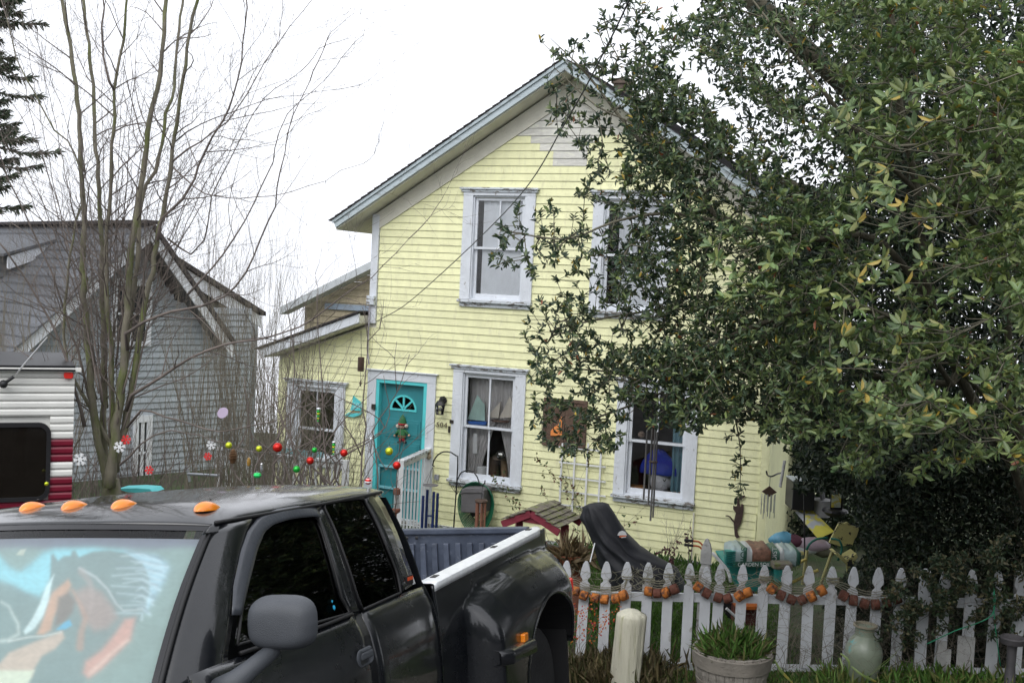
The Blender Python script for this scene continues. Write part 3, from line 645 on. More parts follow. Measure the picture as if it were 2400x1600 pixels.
while z > .45:
    red = (z + h / 2 < zr1 and z + h / 2 > zr2) or z + h / 2 < zr3
    a_ = [(-5.2, wx1 - 1.25), (wx1 - .01, 0)] if (z + h > wz0 and z < wz1) else [(-5.2, 0)]
    for p, q in a_:
        b_ = MB(); prof = [(.03, 0), (-.004, .004), (-.012, .018), (-.012, h - .018), (-.002, h - .002), (.03, h)]
        b_.add([(x, y, z + dz) for x in (p, q) for y, dz in prof], [(i, i + 1, i + 7, i + 6) for i in range(5)] + [(5, 4, 3, 2, 1, 0), (6, 7, 8, 9, 10, 11)]).build('siding_panel', m_red if red else m_alu, tr_, smooth=False)
    z -= h
MB().box(-5.2, .05, -.06, .0, ztop - .01, ztop + .025).build('roof_rail', m_alu, tr_, bevel=.004)
MB().box(-5.25, .0, -.075, -.061, ztop + .0, ztop + .014).box(-5.2, 0, -.05, 1.45, ztop + .026, ztop + .045).build('roof_seal', m_blk, tr_)
wf = MB(); n = 8; x0, x1, z0, z1 = wx1 - 1.25, wx1, wz0, wz1; rr = .09
def rrect(x0, x1, z0, z1, r, n=6):
    out_ = []
    for cx_, cz_, t0 in ((x1 - r, z0 + r, -PI / 2), (x1 - r, z1 - r, 0), (x0 + r, z1 - r, PI / 2), (x0 + r, z0 + r, PI)):
        out_ += [(cx_ + r * math.cos(t0 + PI / 2 * i / n), cz_ + r * math.sin(t0 + PI / 2 * i / n)) for i in range(n + 1)]
    return out_
o_ = rrect(x0, x1, z0, z1, .10); i_ = rrect(x0 + .035, x1 - .035, z0 + .035, z1 - .035, .07); fr = MB(); n = len(o_)
for i in range(n):
    j = (i + 1) % n; fr.add([(o_[i][0], -.03, o_[i][1]), (o_[j][0], -.03, o_[j][1]), (i_[j][0], -.03, i_[j][1]), (i_[i][0], -.03, i_[i][1]), (o_[i][0], .02, o_[i][1]), (o_[j][0], .02, o_[j][1]), (i_[j][0], .0, i_[j][1]), (i_[i][0], .0, i_[i][1])], [(0, 1, 2, 3), (0, 4, 5, 1), (3, 2, 6, 7)])
w = fr.build('window', m_blk, tr_); MB().prism(i_, -.012, -.004).build('pane', mat('dark tinted glass', (.012, .010, .008), .04), w)
MB().box(x0 + .58, x0 + .61, -.028, -.012, z0 + .03, z1 - .03).build('window_bar', m_blk, w)
x, z = cl(160, 878); m_lr = mat('red lamp lens', (.75, .03, .02), .25, var=.1, coat=.5)
MB().prism(rrect(x - .038, x + .038, z - .03, z + .03, .02), -.05, -.013).build('marker_lamp', m_lr, tr_, bevel=.006)
MB().ball((cl(8, 898)[0], -.07, cl(8, 898)[1]), .035).tube([(cl(8, 898)[0], -.07, cl(8, 898)[1]), (cl(32, 880)[0], -.09, cl(32, 880)[1])], .014, 8).build('awning_bracket', m_blk, tr_, smooth=True)
MB().tube([(cl(30, 882)[0], -.09, cl(30, 882)[1]), (cl(110, 788)[0], -.12, cl(110, 788)[1])], .007, 6).build('awning_arm', mat('bare aluminium', (.6, .6, .6), .3, metal=.9), tr_)
for xx in (-2.6, -1.75): MB().lathe([(.30, 0), (.33, .03), (.33, .17), (.30, .2)], (xx, .1, .32), 20, ((1, 0, 0), (0, 0, 1), (0, 1, 0))).build('wheel', m_blk, tr_)

# ------------------------------------------------------------------ wood and leaf materials
m_bark = mat('grey green bark', (.17, .155, .115), .9, var=.3, scale=9, bump=.6, bscale=30, col2=(.12, .14, .045), c2scale=5, c2lo=.48, c2hi=.62, stretch=(1, 1, .4))
m_twig = mat('dark bare twigs', (.145, .12, .105), .85, var=.3, scale=4); m_twigb = mat('brown thicket twigs', (.17, .15, .115), .85, var=.3, scale=3)
m_leaf = mat('glossy evergreen leaves', (1, 1, 1), .38, var=.15, scale=3, attr='tint', transl=.22, spec=.5); m_leafd = mat('dark evergreen leaves', (1, 1, 1), .5, var=.2, scale=3, attr='tint', transl=.12, spec=.4)
m_grass = mat('grass blades', (1, 1, 1), .6, var=.1, attr='tint', transl=.3)
def twig_obj(name, L, m, parent, k=3):
    A = np.array([t[0] for t in L]); B = np.array([t[1] for t in L]); V, Q = frusta(A, B, np.array([t[2] for t in L]), np.array([t[3] for t in L]), k)
    R, T = XF[parent.name]; me = npmesh(name, (V - T) @ R, Q, True); o = link(name, me, m, parent); o['kind'] = 'stuff'; XF[o.name] = XF[parent.name]; return o

# ------------------------------------------------------------------ bare many-stemmed tree
bt = thing('bare_tree', 'bare many stemmed tree with mossy trunks rising behind the truck roof, hung with ornaments', 'tree', at(252, 1135, 10.2) * [1, 1, 0] + [0, 0, -.6])
stems = [
 ([(262, 1120), (262, 1200), (262, 1300), (262, 1450), (262, 1560)], 10.15, 10.15, .11, .20),
 ([(250, 1200), (250, 1130), (225, 1000), (205, 800), (193, 600), (197, 524), (191, 382), (184, 268), (172, 172), (157, 77), (143, -20), (120, -200)], 10.2, 9.9, .075, .02),
 ([(250, 1140), (245, 1050), (243, 800), (237, 528), (228, 382), (218, 230), (203, 77), (193, -20), (175, -220)], 10.3, 10.5, .06, .018),
 ([(262, 1140), (262, 900), (250, 640), (254, 497), (264, 344), (270, 210), (287, 96), (302, -20), (320, -150)], 10.1, 9.6, .055, .014),
 ([(255, 1140), (285, 900), (300, 700), (306, 597), (325, 478), (344, 344), (360, 249), (375, 172), (384, 77), (392, -20), (405, -220)], 10.0, 9.7, .085, .02),
 ([(285, 900), (322, 620), (330, 478), (360, 402), (379, 337), (386, 268), (405, 230), (417, 96), (432, -20), (450, -200)], 10.0, 10.6, .05, .014),
 ([(268, 1105), (312, 904), (330, 766), (367, 574), (388, 478), (402, 383), (415, 287), (421, 230), (432, 184), (444, 77), (470, -20), (520, -220)], 10.1, 9.4, .065, .016),
 ([(367, 574), (383, 513), (428, 467), (455, 421), (478, 356), (524, 283), (547, 222), (566, 145), (576, 19), (574, -60)], 9.9, 9.3, .028, .007),
 ([(300, 820), (295, 783), (339, 752), (402, 730), (473, 717), (527, 694), (576, 636), (612, 560), (643, 480), (650, 440), (669, 363), (685, 268), (727, 191)], 9.9, 9.0, .028, .005),
 ([(295, 960), (308, 926), (379, 882), (446, 837), (527, 810), (625, 792), (700, 770), (800, 695), (870, 650), (960, 560)], 9.9, 9.0, .03, .004),
 ([(270, 1060), (180, 900), (160, 860), (150, 740), (172, 560), (195, 440), (160, 330), (126, 306), (99, 249), (65, 191), (38, 134), (15, 40)], 10.2, 9.8, .035, .007),
 ([(392, 560), (451, 597), (478, 562), (497, 459), (535, 382), (574, 306), (620, 230), (700, 170)], 10.4, 9.6, .016, .004),
 ([(440, 690), (524, 597), (574, 516), (612, 440), (639, 382), (646, 344), (673, 268), (760, 190)], 9.6, 9.2, .018, .004),
 ([(240, 1050), (180, 820), (120, 640), (57, 497), (20, 420), (-20, 300)], 10.4, 10.0, .03, .008),
 ([(200, 1000), (140, 800), (60, 650), (-10, 560)], 10.0, 9.6, .03, .01),
 ([(270, 210), (255, 190), (245, 134), (239, -20), (225, -160)], 9.7, 9.5, .02, .008),
 ([(402, 383), (440, 350), (500, 310), (560, 250), (620, 150), (680, 60), (740, -10)], 9.7, 9.2, .015, .004),
 ([(412, 330), (470, 290), (540, 265), (620, 235), (700, 225), (780, 210)], 9.8, 9.2, .012, .003),
 ([(404, 390), (480, 455), (560, 465), (640, 460), (720, 440), (800, 400), (850, 385)], 9.8, 9.0, .013, .003),
 ([(300, 1000), (330, 960), (420, 985), (520, 1010), (640, 985), (700, 960)], 9.7, 9.2, .02, .004),
 ([(280, 1090), (330, 1040), (400, 1010), (500, 1030), (560, 1050)], 9.7, 9.4, .018, .004)]
tw_list = []
for q in range(22):
    ang = q / 21; tx_ = -80 + 760 * ang + RNG.uniform(-30, 30); ty_ = RNG.uniform(-60, 330) + 200 * abs(ang - .5); bx0 = 225 + 70 * ang
    stems.append(([(bx0, RNG.uniform(780, 1050)), (bx0 + (tx_ - bx0) * .25, 650 + RNG.uniform(-40, 40)), (bx0 + (tx_ - bx0) * .6, 380 + RNG.uniform(-40, 40)), (tx_, ty_)], RNG.uniform(9.8, 10.6), RNG.uniform(9.3, 11.2), .014, .003))
for pts, Z0_, Z1_, r0, r1 in stems:
    n = len(pts); P = [at(px, py, Z0_ + (Z1_ - Z0_) * i / (n - 1)) for i, (px, py) in enumerate(pts)]; Q = sample(P, .12)
    rs = [(.62 * r0 + (.66 * r1 - .62 * r0) * (i / (len(Q) - 1)) ** .55) * (1 + .08 * math.sin(i * 2.1)) for i in range(len(Q))]
    Q = [q + RNG.normal(size=3) * .006 for q in Q]
    MB().tube(Q, rs, 10 if r0 > .03 else 7).build('trunk', m_bark if r0 > .03 else m_twig, bt, world=True, smooth=True)
    for i in range(4 if r0 > .04 else 2, len(Q) - 1):
        if RNG.random() < (.62 if r0 > .04 else .75) and proj(Q[i])[1] < 1130:
            a = Q[min(i + 1, len(Q) - 1)] - Q[i - 1]; a /= np.linalg.norm(a); b = np.cross(a, rvec(1)[0]); b /= np.linalg.norm(b)
            zc = proj(Q[i])[1]
            if zc > 900 and RNG.random() < .5: continue
            twigs(Q[i], a * .55 + b * .9 + np.array([0, 0, .25]), RNG.uniform(.35, 1.15), min(rs[i] * .5, .007), 2, tw_list, 7, .12, .7, 3.2, .55, .13)
        if RNG.random() < .75:   # short spurs
            b = rvec(1)[0]; tw_list.append((Q[i], Q[i] + b * (rs[i] + .03), .003, .001))
    twigs(Q[-1], Q[-1] - Q[-2], .7, r1, 2, tw_list, 8)
twig_obj('crown', tw_list, m_twig, bt, 4)
# ------------------------------------------------------------------ brown thickets of bare shoots
def thicket(label, px0, px1, pyb, pyt, Z, n, name='bare_shrub', m=m_twigb, lean=.12, base=-.6, r=.006, curl=.1, depth=2):
    t = thing(name, label, 'shrub', at((px0 + px1) / 2, pyb, Z) * [1, 1, 0] + [0, 0, base]); L = []
    for i in range(n):
        px = RNG.uniform(px0, px1); ZZ = Z + RNG.uniform(-.8, .8); p = at(px, pyb, ZZ); p[2] = base + .05
        top = at(px, RNG.uniform(pyt, pyt + (pyb - pyt) * .45), ZZ); hgt = top[2] - p[2]
        twigs(p, np.array([RNG.normal() * lean, RNG.normal() * lean, 1]), hgt, r * RNG.uniform(.7, 1.3) * 1.6, depth, L, 12, .3, .45, 5.5, .38, curl)
    twig_obj('crown', L, m, t, 3); return t
thicket('tall thicket of fine bare brown shoots between the grey house and the yellow one', 395, 640, 1120, 560, 15.5, 64, r=.005, lean=.05, curl=.06)
thicket('tangle of bare brown shoots beside the left edge of the yellow lean-to', 560, 720, 1120, 640, 14.0, 42, lean=.12, r=.005)
thicket('low brown bramble tangle behind the porch railing', 470, 800, 1120, 930, 16.0, 60, lean=.35, curl=.16)
thicket('bare grey shrub at the foot of the grey house wall', 180, 420, 1140, 930, 13.5, 55, lean=.3, curl=.14, m=m_twig)
thicket('bare brown shrub in front of the grey house at the far left', -40, 130, 1000, 560, 13.0, 40, lean=.12, m=m_twigb)
# ornament sapling beside the porch
sp = thing('sapling', 'spindly bare sapling hung with baubles in front of the lean-to window', 'tree', at(845, 1150, 9.4) * [1, 1, 0] + [0, 0, -.55]); L = []
for pts, r in (([(845, 1200), (848, 1070), (858, 1000), (850, 960), (862, 800), (850, 720)], .010), ([(860, 1240), (885, 1150), (880, 1060), (873, 1010), (930, 920), (960, 830)], .008), ([(875, 1040), (905, 1100), (935, 1060), (938, 1000)], .006), ([(820, 1180), (760, 1120), (700, 1060), (660, 980), (620, 860)], .011), ([(780, 1180), (760, 1040), (755, 900), (745, 770), (742, 690)], .009),
               ([(848, 1070), (830, 1030), (810, 1000), (805, 910)], .006), ([(740, 1180), (700, 1100), (680, 1000), (690, 850), (670, 700)], .009), ([(862, 800), (890, 770), (900, 700)], .004), ([(930, 920), (925, 840), (930, 800)], .004), ([(885, 1150), (925, 1200), (930, 1110), (950, 1030)], .006)):
    Q = sample([at(a, b, 9.4 - i * .04) for i, (a, b) in enumerate(pts)], .1)
    MB().tube(Q, [r * (1 - .75 * i / len(Q)) for i in range(len(Q))], 6).build('trunk', m_twig, sp, world=True, smooth=True)
    for q0, q1 in zip(Q[:-1], Q[1:]):
        if RNG.random() < .5: twigs(q0, (q1 - q0) / np.linalg.norm(q1 - q0) + rvec(1)[0] * .8, RNG.uniform(.2, .6), .0035, 1, L, 6)
for q in range(16):
    a0 = RNG.uniform(590, 850); P = [(a0, 1180), (a0 + RNG.normal() * 35, 1090), (a0 + RNG.normal() * 60, 1000), (a0 + RNG.normal() * 80, RNG.uniform(840, 940))]; Q = sample([at(a, b, 9.6 + .15 * math.sin(q * 3)) for a, b in P], .1); MB().tube(Q, [.009 * (1 - .75 * i / len(Q)) for i in range(len(Q))], 5).build('trunk', m_twig, sp, world=True, smooth=True)
    for q0, q1 in zip(Q[:-1], Q[1:]):
        if RNG.random() < .4: twigs(q0, (q1 - q0) / np.linalg.norm(q1 - q0) + rvec(1)[0] * .9, RNG.uniform(.15, .4), .003, 1, L, 6)
twig_obj('crown', L, m_twig, sp)

# ------------------------------------------------------------------ spruce at the left edge
spc = thing('spruce_tree', 'dark spruce with drooping branches at the upper left edge', 'tree', at(-60, 1100, 19) * [1, 1, 0] + [0, 0, -.6]); c0 = at(-75, 1100, 19)
MB().tube([(c0[0], c0[1], -.6), (c0[0], c0[1], 11.5)], [.22, .03], 10).build('trunk', m_bark, spc, world=True, smooth=True)
parts = []; LB = []
for z in np.arange(4.2, 11.0, .40):
    rad = 1.5 * (1 - (z - 2) / 11) * (.8 + .35 * math.sin(z * 5.3)) + .1
    for q in range(9):
        a = RNG.uniform(0, 2 * PI); ln = rad * RNG.uniform(.6, 1.12); d = np.array([math.cos(a), math.sin(a), 0]); p0 = np.array([c0[0], c0[1], z + RNG.uniform(-.25, .25)]); n = 9
        pts = [p0 + d * ln * t + np.array([0, 0, -.28 * math.sin(t * 2.0) * ln * .55 + .12 * t * t]) for t in np.linspace(0, 1, n)]
        for a_, b_ in zip(pts[:-1], pts[1:]): LB.append((a_, b_, .012, .008))
        k = 150; t = RNG.random(k) ** .7 * (n - 1.001); i0 = t.astype(int); fr_ = (t - i0)[:, None]; P = np.array(pts)[i0] * (1 - fr_) + np.array(pts)[i0 + 1] * fr_
        D = d + rvec(k) * .9 + [0, 0, -.35]; parts.append(leafbatch(P, D, rvec(k), RNG.uniform(.08, .18, k), .028, np.array([[.030, .048, .022]]) * RNG.uniform(.6, 1.6, (k, 1)), 0, .1))
V, Q, T = merge(parts); R0, T0 = XF[spc.name]; o = link('crown', npmesh('crown', V - T0, Q, False, T), m_leafd, spc); o['kind'] = 'stuff'; twig_obj('branches', LB, m_twig, spc)

# ------------------------------------------------------------------ big broadleaf evergreen on the right
def inpoly(px, py, poly):
    c = np.zeros(len(px), bool); n = len(poly)
    for i in range(n):
        (x0, y0), (x1, y1) = poly[i], poly[(i + 1) % n]; k = ((y0 > py) != (y1 > py)); xx = (x1 - x0) * (py - y0) / (y1 - y0 + 1e-9) + x0; c ^= k & (px < xx)
    return c
def pts_in(poly, n, zf, dens=None):
    P = np.array(poly); out_ = []; 
    while len(out_) < n:
        px = RNG.uniform(P[:, 0].min(), P[:, 0].max(), n * 2); py = RNG.uniform(P[:, 1].min(), P[:, 1].max(), n * 2); ok = inpoly(px, py, poly)
        if dens is not None: ok &= RNG.random(len(px)) < dens(px, py)
        for a, b in zip(px[ok], py[ok]): out_.append(at(a, b, zf(a, b)))
    return out_[:n]
ev = thing('evergreen_tree', 'big glossy leaved evergreen tree overhanging the picket fence at the right', 'tree', at(2270, 1540, 9.3) * [1, 1, 0] + [0, 0, -.05])
def L3(*p): return [at(a, b, z) for a, b, z in p]
limbs = [L3((2450, 1560, 10.4), (2440, 1400, 10.3), (2400, 1150, 9.9), (2260, 900, 9.0), (2180, 700, 8.6), (2150, 450, 8.4), (2100, 200, 8.3), (2080, -60, 8.2)),
 L3((2460, 1560, 9.4), (2440, 1300, 9.4), (2380, 950, 8.8), (2350, 600, 8.2), (2330, 250, 7.8)),
 L3((2230, 900, 8.9), (2120, 760, 8.3), (1950, 720, 8.0), (1780, 760, 8.2), (1600, 840, 8.6), (1480, 900, 8.8)),
 L3((2180, 700, 8.6), (2050, 560, 8.4), (1900, 560, 8.5), (1700, 520, 8.6), (1600, 400, 8.8), (1500, 330, 8.9), (1380, 180, 9.0), (1290, 90, 9.0)),
 L3((1700, 520, 8.6), (1560, 500, 8.7), (1440, 520, 8.8), (1330, 560, 9.0), (1200, 545, 9.2)),
 L3((2150, 450, 8.4), (2000, 300, 8.2), (1880, 150, 8.3), (1740, -30, 8.5)),
 L3((2290, 960, 9.2), (2150, 1010, 9.0), (1980, 1000, 8.7), (1850, 980, 8.8), (1720, 960, 9.0), (1600, 960, 9.2)),
 L3((2330, 950, 8.8), (2200, 820, 7.8), (2080, 740, 7.2), (1980, 700, 7.0)), L3((2350, 600, 8.2), (2260, 500, 7.2), (2180, 430, 6.8)),
 L3((2230, 900, 8.9), (2050, 880, 9.2), (1850, 800, 9.5), (1650, 720, 9.5), (1450, 740, 9.4), (1300, 770, 9.4)),
 L3((1850, 800, 9.5), (1600, 900, 9.3), (1420, 870, 9.3), (1290, 860, 9.4)),
 L3((1600, 400, 8.8), (1500, 300, 8.7), (1400, 250, 8.8), (1300, 160, 8.9)), L3((1600, 900, 9.3), (1450, 960, 9.2), (1330, 1000, 9.3)), L3((1720, 960, 9.0), (1735, 1050, 9.1), (1735, 1130, 9.1))]
dense = [(1560, -60), (2460, -60), (2460, 1180), (2330, 1060), (2200, 1130), (2050, 1130), (1900, 1080), (1820, 1050), (1760, 960), (1640, 1010), (1500, 990), (1420, 900), (1440, 700), (1450, 500), (1470, 340), (1480, 150)]
def dn(px, py):
    d = np.ones(len(px)); d *= np.where((px < 1720) & (py > 380) & (py < 800), .8, 1); d *= np.where((px < 1950) & (py < 200), .6, 1); d *= np.where((px > 1720) & (px < 1980) & (py > 280) & (py < 470), .75, 1)
    d *= np.where((py > 1000) & (px > 2050), .35, 1)
    v = np.sin(px / 67 + 2.1 * np.sin(py / 90)) * np.sin(py / 58 + 1.7 * np.sin(px / 110)) ; d *= np.where(v < -.22, .15, 1); d *= np.where(((px - 2130) / 110) ** 2 + ((py - 620) / 150) ** 2 < 1, .3, 1); return d
def zf(px, py): near = 6.3 + 2.2 * np.clip((2400 - px) / 1000, 0, 1); return near + (9.9 - near) * RNG.random() ** 1.3
A = pts_in(dense, 7200, zf, dn)
fringe = [(1255, 95), (1400, 40), (1560, -60), (1480, 150), (1470, 340), (1450, 500), (1440, 700), (1420, 900), (1480, 980), (1440, 1060), (1350, 1070), (1290, 1060), (1235, 990), (1240, 900), (1222, 800), (1250, 700), (1340, 660), (1170, 640), (1140, 600), (1190, 470), (1330, 470), (1390, 400), (1300, 300), (1230, 230), (1330, 170)]
A += pts_in([(1450, 170), (1560, 120), (1800, 420), (1800, 520), (1640, 470), (1470, 330)], 330, lambda a, b: RNG.uniform(8.2, 9.4)) + pts_in([(1440, 430), (1760, 480), (1780, 900), (1440, 880)], 420, lambda a, b: RNG.uniform(8.4, 9.6))
A += pts_in(fringe, 520, lambda a, b: RNG.uniform(8.7, 9.7))
A += pts_in([(1700, 1000), (1770, 1010), (1765, 1090), (1745, 1175), (1710, 1180), (1715, 1090)], 22, lambda a, b: 9.1)
A += pts_in([(1320, 690), (1390, 720), (1420, 860), (1330, 830)], 45, lambda a, b: RNG.uniform(8.8, 9.3)) + pts_in([(1230, 800), (1420, 800), (1440, 1060), (1330, 1060), (1240, 980)], 90, lambda a, b: RNG.uniform(8.9, 9.5))
A += pts_in([(1500, 800), (2050, 800), (2050, 1050), (1760, 990), (1560, 990), (1440, 930)], 620, lambda a, b: RNG.uniform(8.4, 9.8))
NP, par, tips, td = colonize(limbs, A, .11, .10, .10)
rr_ = pipe(par, .0027, .36, .11); ok = par >= 0; thick = rr_ > .018
I = np.where(ok)[0]
V, Q = frusta(NP[par[I]], NP[I], rr_[par[I]] * np.where(rr_[par[I]] > rr_[I] * 2, .6, 1), rr_[I], 4); R0, T0 = XF[ev.name]
big = np.where(ok & (rr_ > .016))[0]; small = np.where(ok & (rr_ <= .016))[0]
m_bk2 = mat('olive grey bark', (.075, .068, .045), .9, var=.35, scale=8, bump=.6, bscale=40); m_tw2 = mat('grey olive twigs', (.13, .12, .085), .85, var=.35, scale=3)
for nm, I, k, mm in (('limbs', big, 8, m_bk2), ('twigs', small, 3, m_tw2)):
    V, Q = frusta(NP[par[I]], NP[I], np.minimum(rr_[par[I]], rr_[I] * 1.5), rr_[I], k); o = link(nm, npmesh(nm, V - T0, Q, True), mm, ev); o['kind'] = 'stuff'
for li in (0, 1): MB().tube([p for p in sample(limbs[li], .2)], [max(.10 - .006 * i, .03) for i in range(len(sample(limbs[li], .2)))], 10).build('trunk', m_bk2, ev, world=True, smooth=True)
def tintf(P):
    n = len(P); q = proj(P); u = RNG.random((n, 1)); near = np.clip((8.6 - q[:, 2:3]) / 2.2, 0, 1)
    base = np.array([[.042, .074, .047]]) * (1 - near) + np.array([[.105, .18, .07]]) * near  # paler near the camera, darker deep inside: crown light and shade put into tint
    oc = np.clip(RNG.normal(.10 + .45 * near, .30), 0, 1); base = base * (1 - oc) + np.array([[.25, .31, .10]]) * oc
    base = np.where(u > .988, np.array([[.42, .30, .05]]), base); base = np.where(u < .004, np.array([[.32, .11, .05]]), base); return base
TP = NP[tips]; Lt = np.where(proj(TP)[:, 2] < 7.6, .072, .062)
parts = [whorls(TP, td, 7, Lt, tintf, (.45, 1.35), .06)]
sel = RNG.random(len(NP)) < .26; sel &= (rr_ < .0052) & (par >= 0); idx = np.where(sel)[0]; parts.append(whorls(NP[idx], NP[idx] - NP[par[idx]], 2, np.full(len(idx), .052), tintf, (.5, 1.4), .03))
# big fresh whorls on the outermost shoots, each on its own short stalk from the nearest twig
FW = pts_in([(1950, 200), (2460, 150), (2460, 1080), (2250, 1060), (2060, 1000), (1930, 820), (2020, 560), (1930, 420)], 150, lambda a, b: RNG.uniform(6.0, 7.0)) + pts_in([(1650, 540), (2000, 480), (2000, 740), (1700, 700)], 50, lambda a, b: RNG.uniform(7.0, 7.8))
FW = np.array(FW); FD_ = []; FL = []
for p in FW:
    j = int(((NP - p) ** 2).sum(1).argmin()); mid = (NP[j] + p) / 2 - [0, 0, .06]; FL += [(NP[j], mid, .004, .0033), (mid, p, .0033, .0028)]; FD_.append(p - mid)
V, Q = frusta([l[0] for l in FL], [l[1] for l in FL], np.array([l[2] for l in FL]), np.array([l[3] for l in FL]), 4); o = link('shoots', npmesh('shoots', V - T0, Q, True), m_tw2, ev); o['kind'] = 'stuff'
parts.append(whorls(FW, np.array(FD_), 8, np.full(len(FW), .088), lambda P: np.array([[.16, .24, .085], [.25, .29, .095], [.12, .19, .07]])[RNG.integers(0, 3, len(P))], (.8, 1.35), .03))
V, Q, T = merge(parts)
# the 300 leaves that show largest become objects of their own
nleaf = len(V) // 6; base = V[::6]; pr = proj(base); infr = (pr[:, 0] > 20) & (pr[:, 0] < 2380) & (pr[:, 1] > 10) & (pr[:, 1] < 1590); score = np.where(infr, pr[:, 2], 99); pick = np.argsort(score)[:300]
LM = []
for q in range(10):
    c = [(.11, .155, .05), (.20, .22, .07), (.06, .10, .035), (.14, .18, .05), (.16, .2, .08), (.09, .13, .04), (.24, .24, .08), (.40, .30, .06), (.12, .17, .06), (.05, .085, .03)][q]
    v, qq, t_ = leafbatch(np.zeros((1, 3)), np.array([[1., 0, 0]]), np.array([[0, 0, 1.]]), np.array([1.]), np.array([.4]), np.array([c])); me = npmesh('leaf', v, qq, False, t_); me.materials.append(m_leaf); LM.append(me)
for i in pick:
    v = V[i * 6:i * 6 + 6]; D = v[3] - v[0]; L_ = np.linalg.norm(D); D /= L_; Xx = (v[1] - v[5]); Xx -= D * (Xx @ D); Xx /= np.linalg.norm(Xx); Zz = np.cross(Xx, D) * -1
    o = bpy.data.objects.new('leaf', LM[RNG.integers(10)]); COL.objects.link(o); o.parent = ev; M = Matrix.Identity(4)
    Zz = np.cross(D, Xx) 
    for r in range(3): M[r][0] = D[r] * L_; M[r][1] = Xx[r] * L_; M[r][2] = Zz[r] * L_; M[r][3] = v[0][r] - T0[r]
    o.matrix_local = M
keep = np.ones(nleaf, bool); keep[pick] = False; kv = np.repeat(keep, 6); nk = keep.sum(); Qn = (np.arange(nk) * 6)[:, None]; Qn = np.concatenate([np.array([[0, 1, 2, 3]]) + Qn, np.array([[0, 3, 4, 5]]) + Qn], 1).reshape(-1, 4)
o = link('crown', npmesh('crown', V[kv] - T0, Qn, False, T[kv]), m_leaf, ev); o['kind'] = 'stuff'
print('leaves', nleaf, 'nodes', len(NP))

# ------------------------------------------------------------------ dark evergreens further back on the right
def dark_mass(name, label, poly, n, Za, Zb, L, cols, base, cat='tree', m=None, trunk=None, dens=None, tilt=0):
    t = thing(name, label, cat, base); P = np.array(pts_in(poly, n, lambda a, b: RNG.uniform(Za, Zb), dens)); R0, T0 = XF[t.name]; cols = np.array(cols)
    # clump the points a little
    C_ = P[RNG.integers(0, n, max(8, n // 60))]; j = RNG.integers(0, len(C_), n); P = P * .62 + C_[j] * .0 + P * .38
    V, Q, T = leafbatch(P, rvec(n) + [0, 0, tilt], rvec(n) + [0, 0, .6], RNG.uniform(.6, 1.25, n) * L, RNG.uniform(.6, 1.25, n) * L * .45, cols[RNG.integers(0, len(cols), n)] * RNG.uniform(.6, 1.4, (n, 1)))
    o = link('crown', npmesh('crown', V - T0, Q, False, T), m or m_leafd, t); o['kind'] = 'stuff'
    if trunk: 
        for tr in trunk: MB().tube(sample(tr[0], .3), tr[1], 8).build('trunk', m_bk2, t, world=True, smooth=True) if np.isscalar(tr[1]) else None
    return t
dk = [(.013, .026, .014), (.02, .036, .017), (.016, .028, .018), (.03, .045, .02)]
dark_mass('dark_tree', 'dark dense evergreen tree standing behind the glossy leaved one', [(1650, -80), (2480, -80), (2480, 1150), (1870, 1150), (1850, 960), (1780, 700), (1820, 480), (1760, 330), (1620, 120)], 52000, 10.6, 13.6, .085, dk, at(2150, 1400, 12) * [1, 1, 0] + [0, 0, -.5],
          trunk=[(L3((2150, 1500, 12), (2150, 900, 12), (2120, 300, 12), (2110, -100, 12)), .16), (L3((2120, 330, 11.8), (1990, 210, 11.6), (1860, 90, 11.4), (1740, -20, 11.2)), .10), (L3((2130, 560, 12), (1960, 480, 11.6), (1820, 420, 11.4)), .05), (L3((2140, 160, 12), (2040, 60, 12), (1980, -60, 12)), .05)],
          dens=lambda x, y: np.where((y < 430) & (x < 1980), .27, np.where(y < 300, .6, 1.)))
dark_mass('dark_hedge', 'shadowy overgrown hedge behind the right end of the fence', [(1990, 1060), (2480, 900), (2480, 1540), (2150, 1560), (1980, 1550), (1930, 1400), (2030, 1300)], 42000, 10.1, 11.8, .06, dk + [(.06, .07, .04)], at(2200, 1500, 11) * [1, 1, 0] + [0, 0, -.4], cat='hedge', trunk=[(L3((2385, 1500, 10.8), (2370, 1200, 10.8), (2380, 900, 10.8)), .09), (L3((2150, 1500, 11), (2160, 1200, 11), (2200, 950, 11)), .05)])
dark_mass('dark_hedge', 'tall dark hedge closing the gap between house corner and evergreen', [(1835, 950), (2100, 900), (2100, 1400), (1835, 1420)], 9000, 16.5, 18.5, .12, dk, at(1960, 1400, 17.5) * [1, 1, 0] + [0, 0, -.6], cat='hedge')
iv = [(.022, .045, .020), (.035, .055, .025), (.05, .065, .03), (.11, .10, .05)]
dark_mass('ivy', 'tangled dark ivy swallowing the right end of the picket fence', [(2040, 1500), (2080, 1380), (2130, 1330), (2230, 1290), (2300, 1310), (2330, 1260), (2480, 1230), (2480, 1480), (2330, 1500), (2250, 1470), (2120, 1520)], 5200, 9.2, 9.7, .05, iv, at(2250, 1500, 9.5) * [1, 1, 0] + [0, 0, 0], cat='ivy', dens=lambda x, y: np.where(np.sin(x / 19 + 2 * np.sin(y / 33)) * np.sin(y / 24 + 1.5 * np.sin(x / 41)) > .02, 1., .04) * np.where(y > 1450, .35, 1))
t = thing('bramble', 'dry brown bramble stems woven through the pickets beside the green vase', 'bramble', at(2050, 1560, 9.8) * [1, 1, 0]); L = []
for i in range(190):
    a = RNG.uniform(1810, 2420); p = at(a, 1565, RNG.uniform(9.5, 10.8)); twigs(p, np.array([RNG.normal() * .5, RNG.normal() * .3, 1]), RNG.uniform(.3, 1.1), .003, 2, L, 8, .0, .9, 5, .5, .3)
twig_obj('crown', L, m_twigb, t)
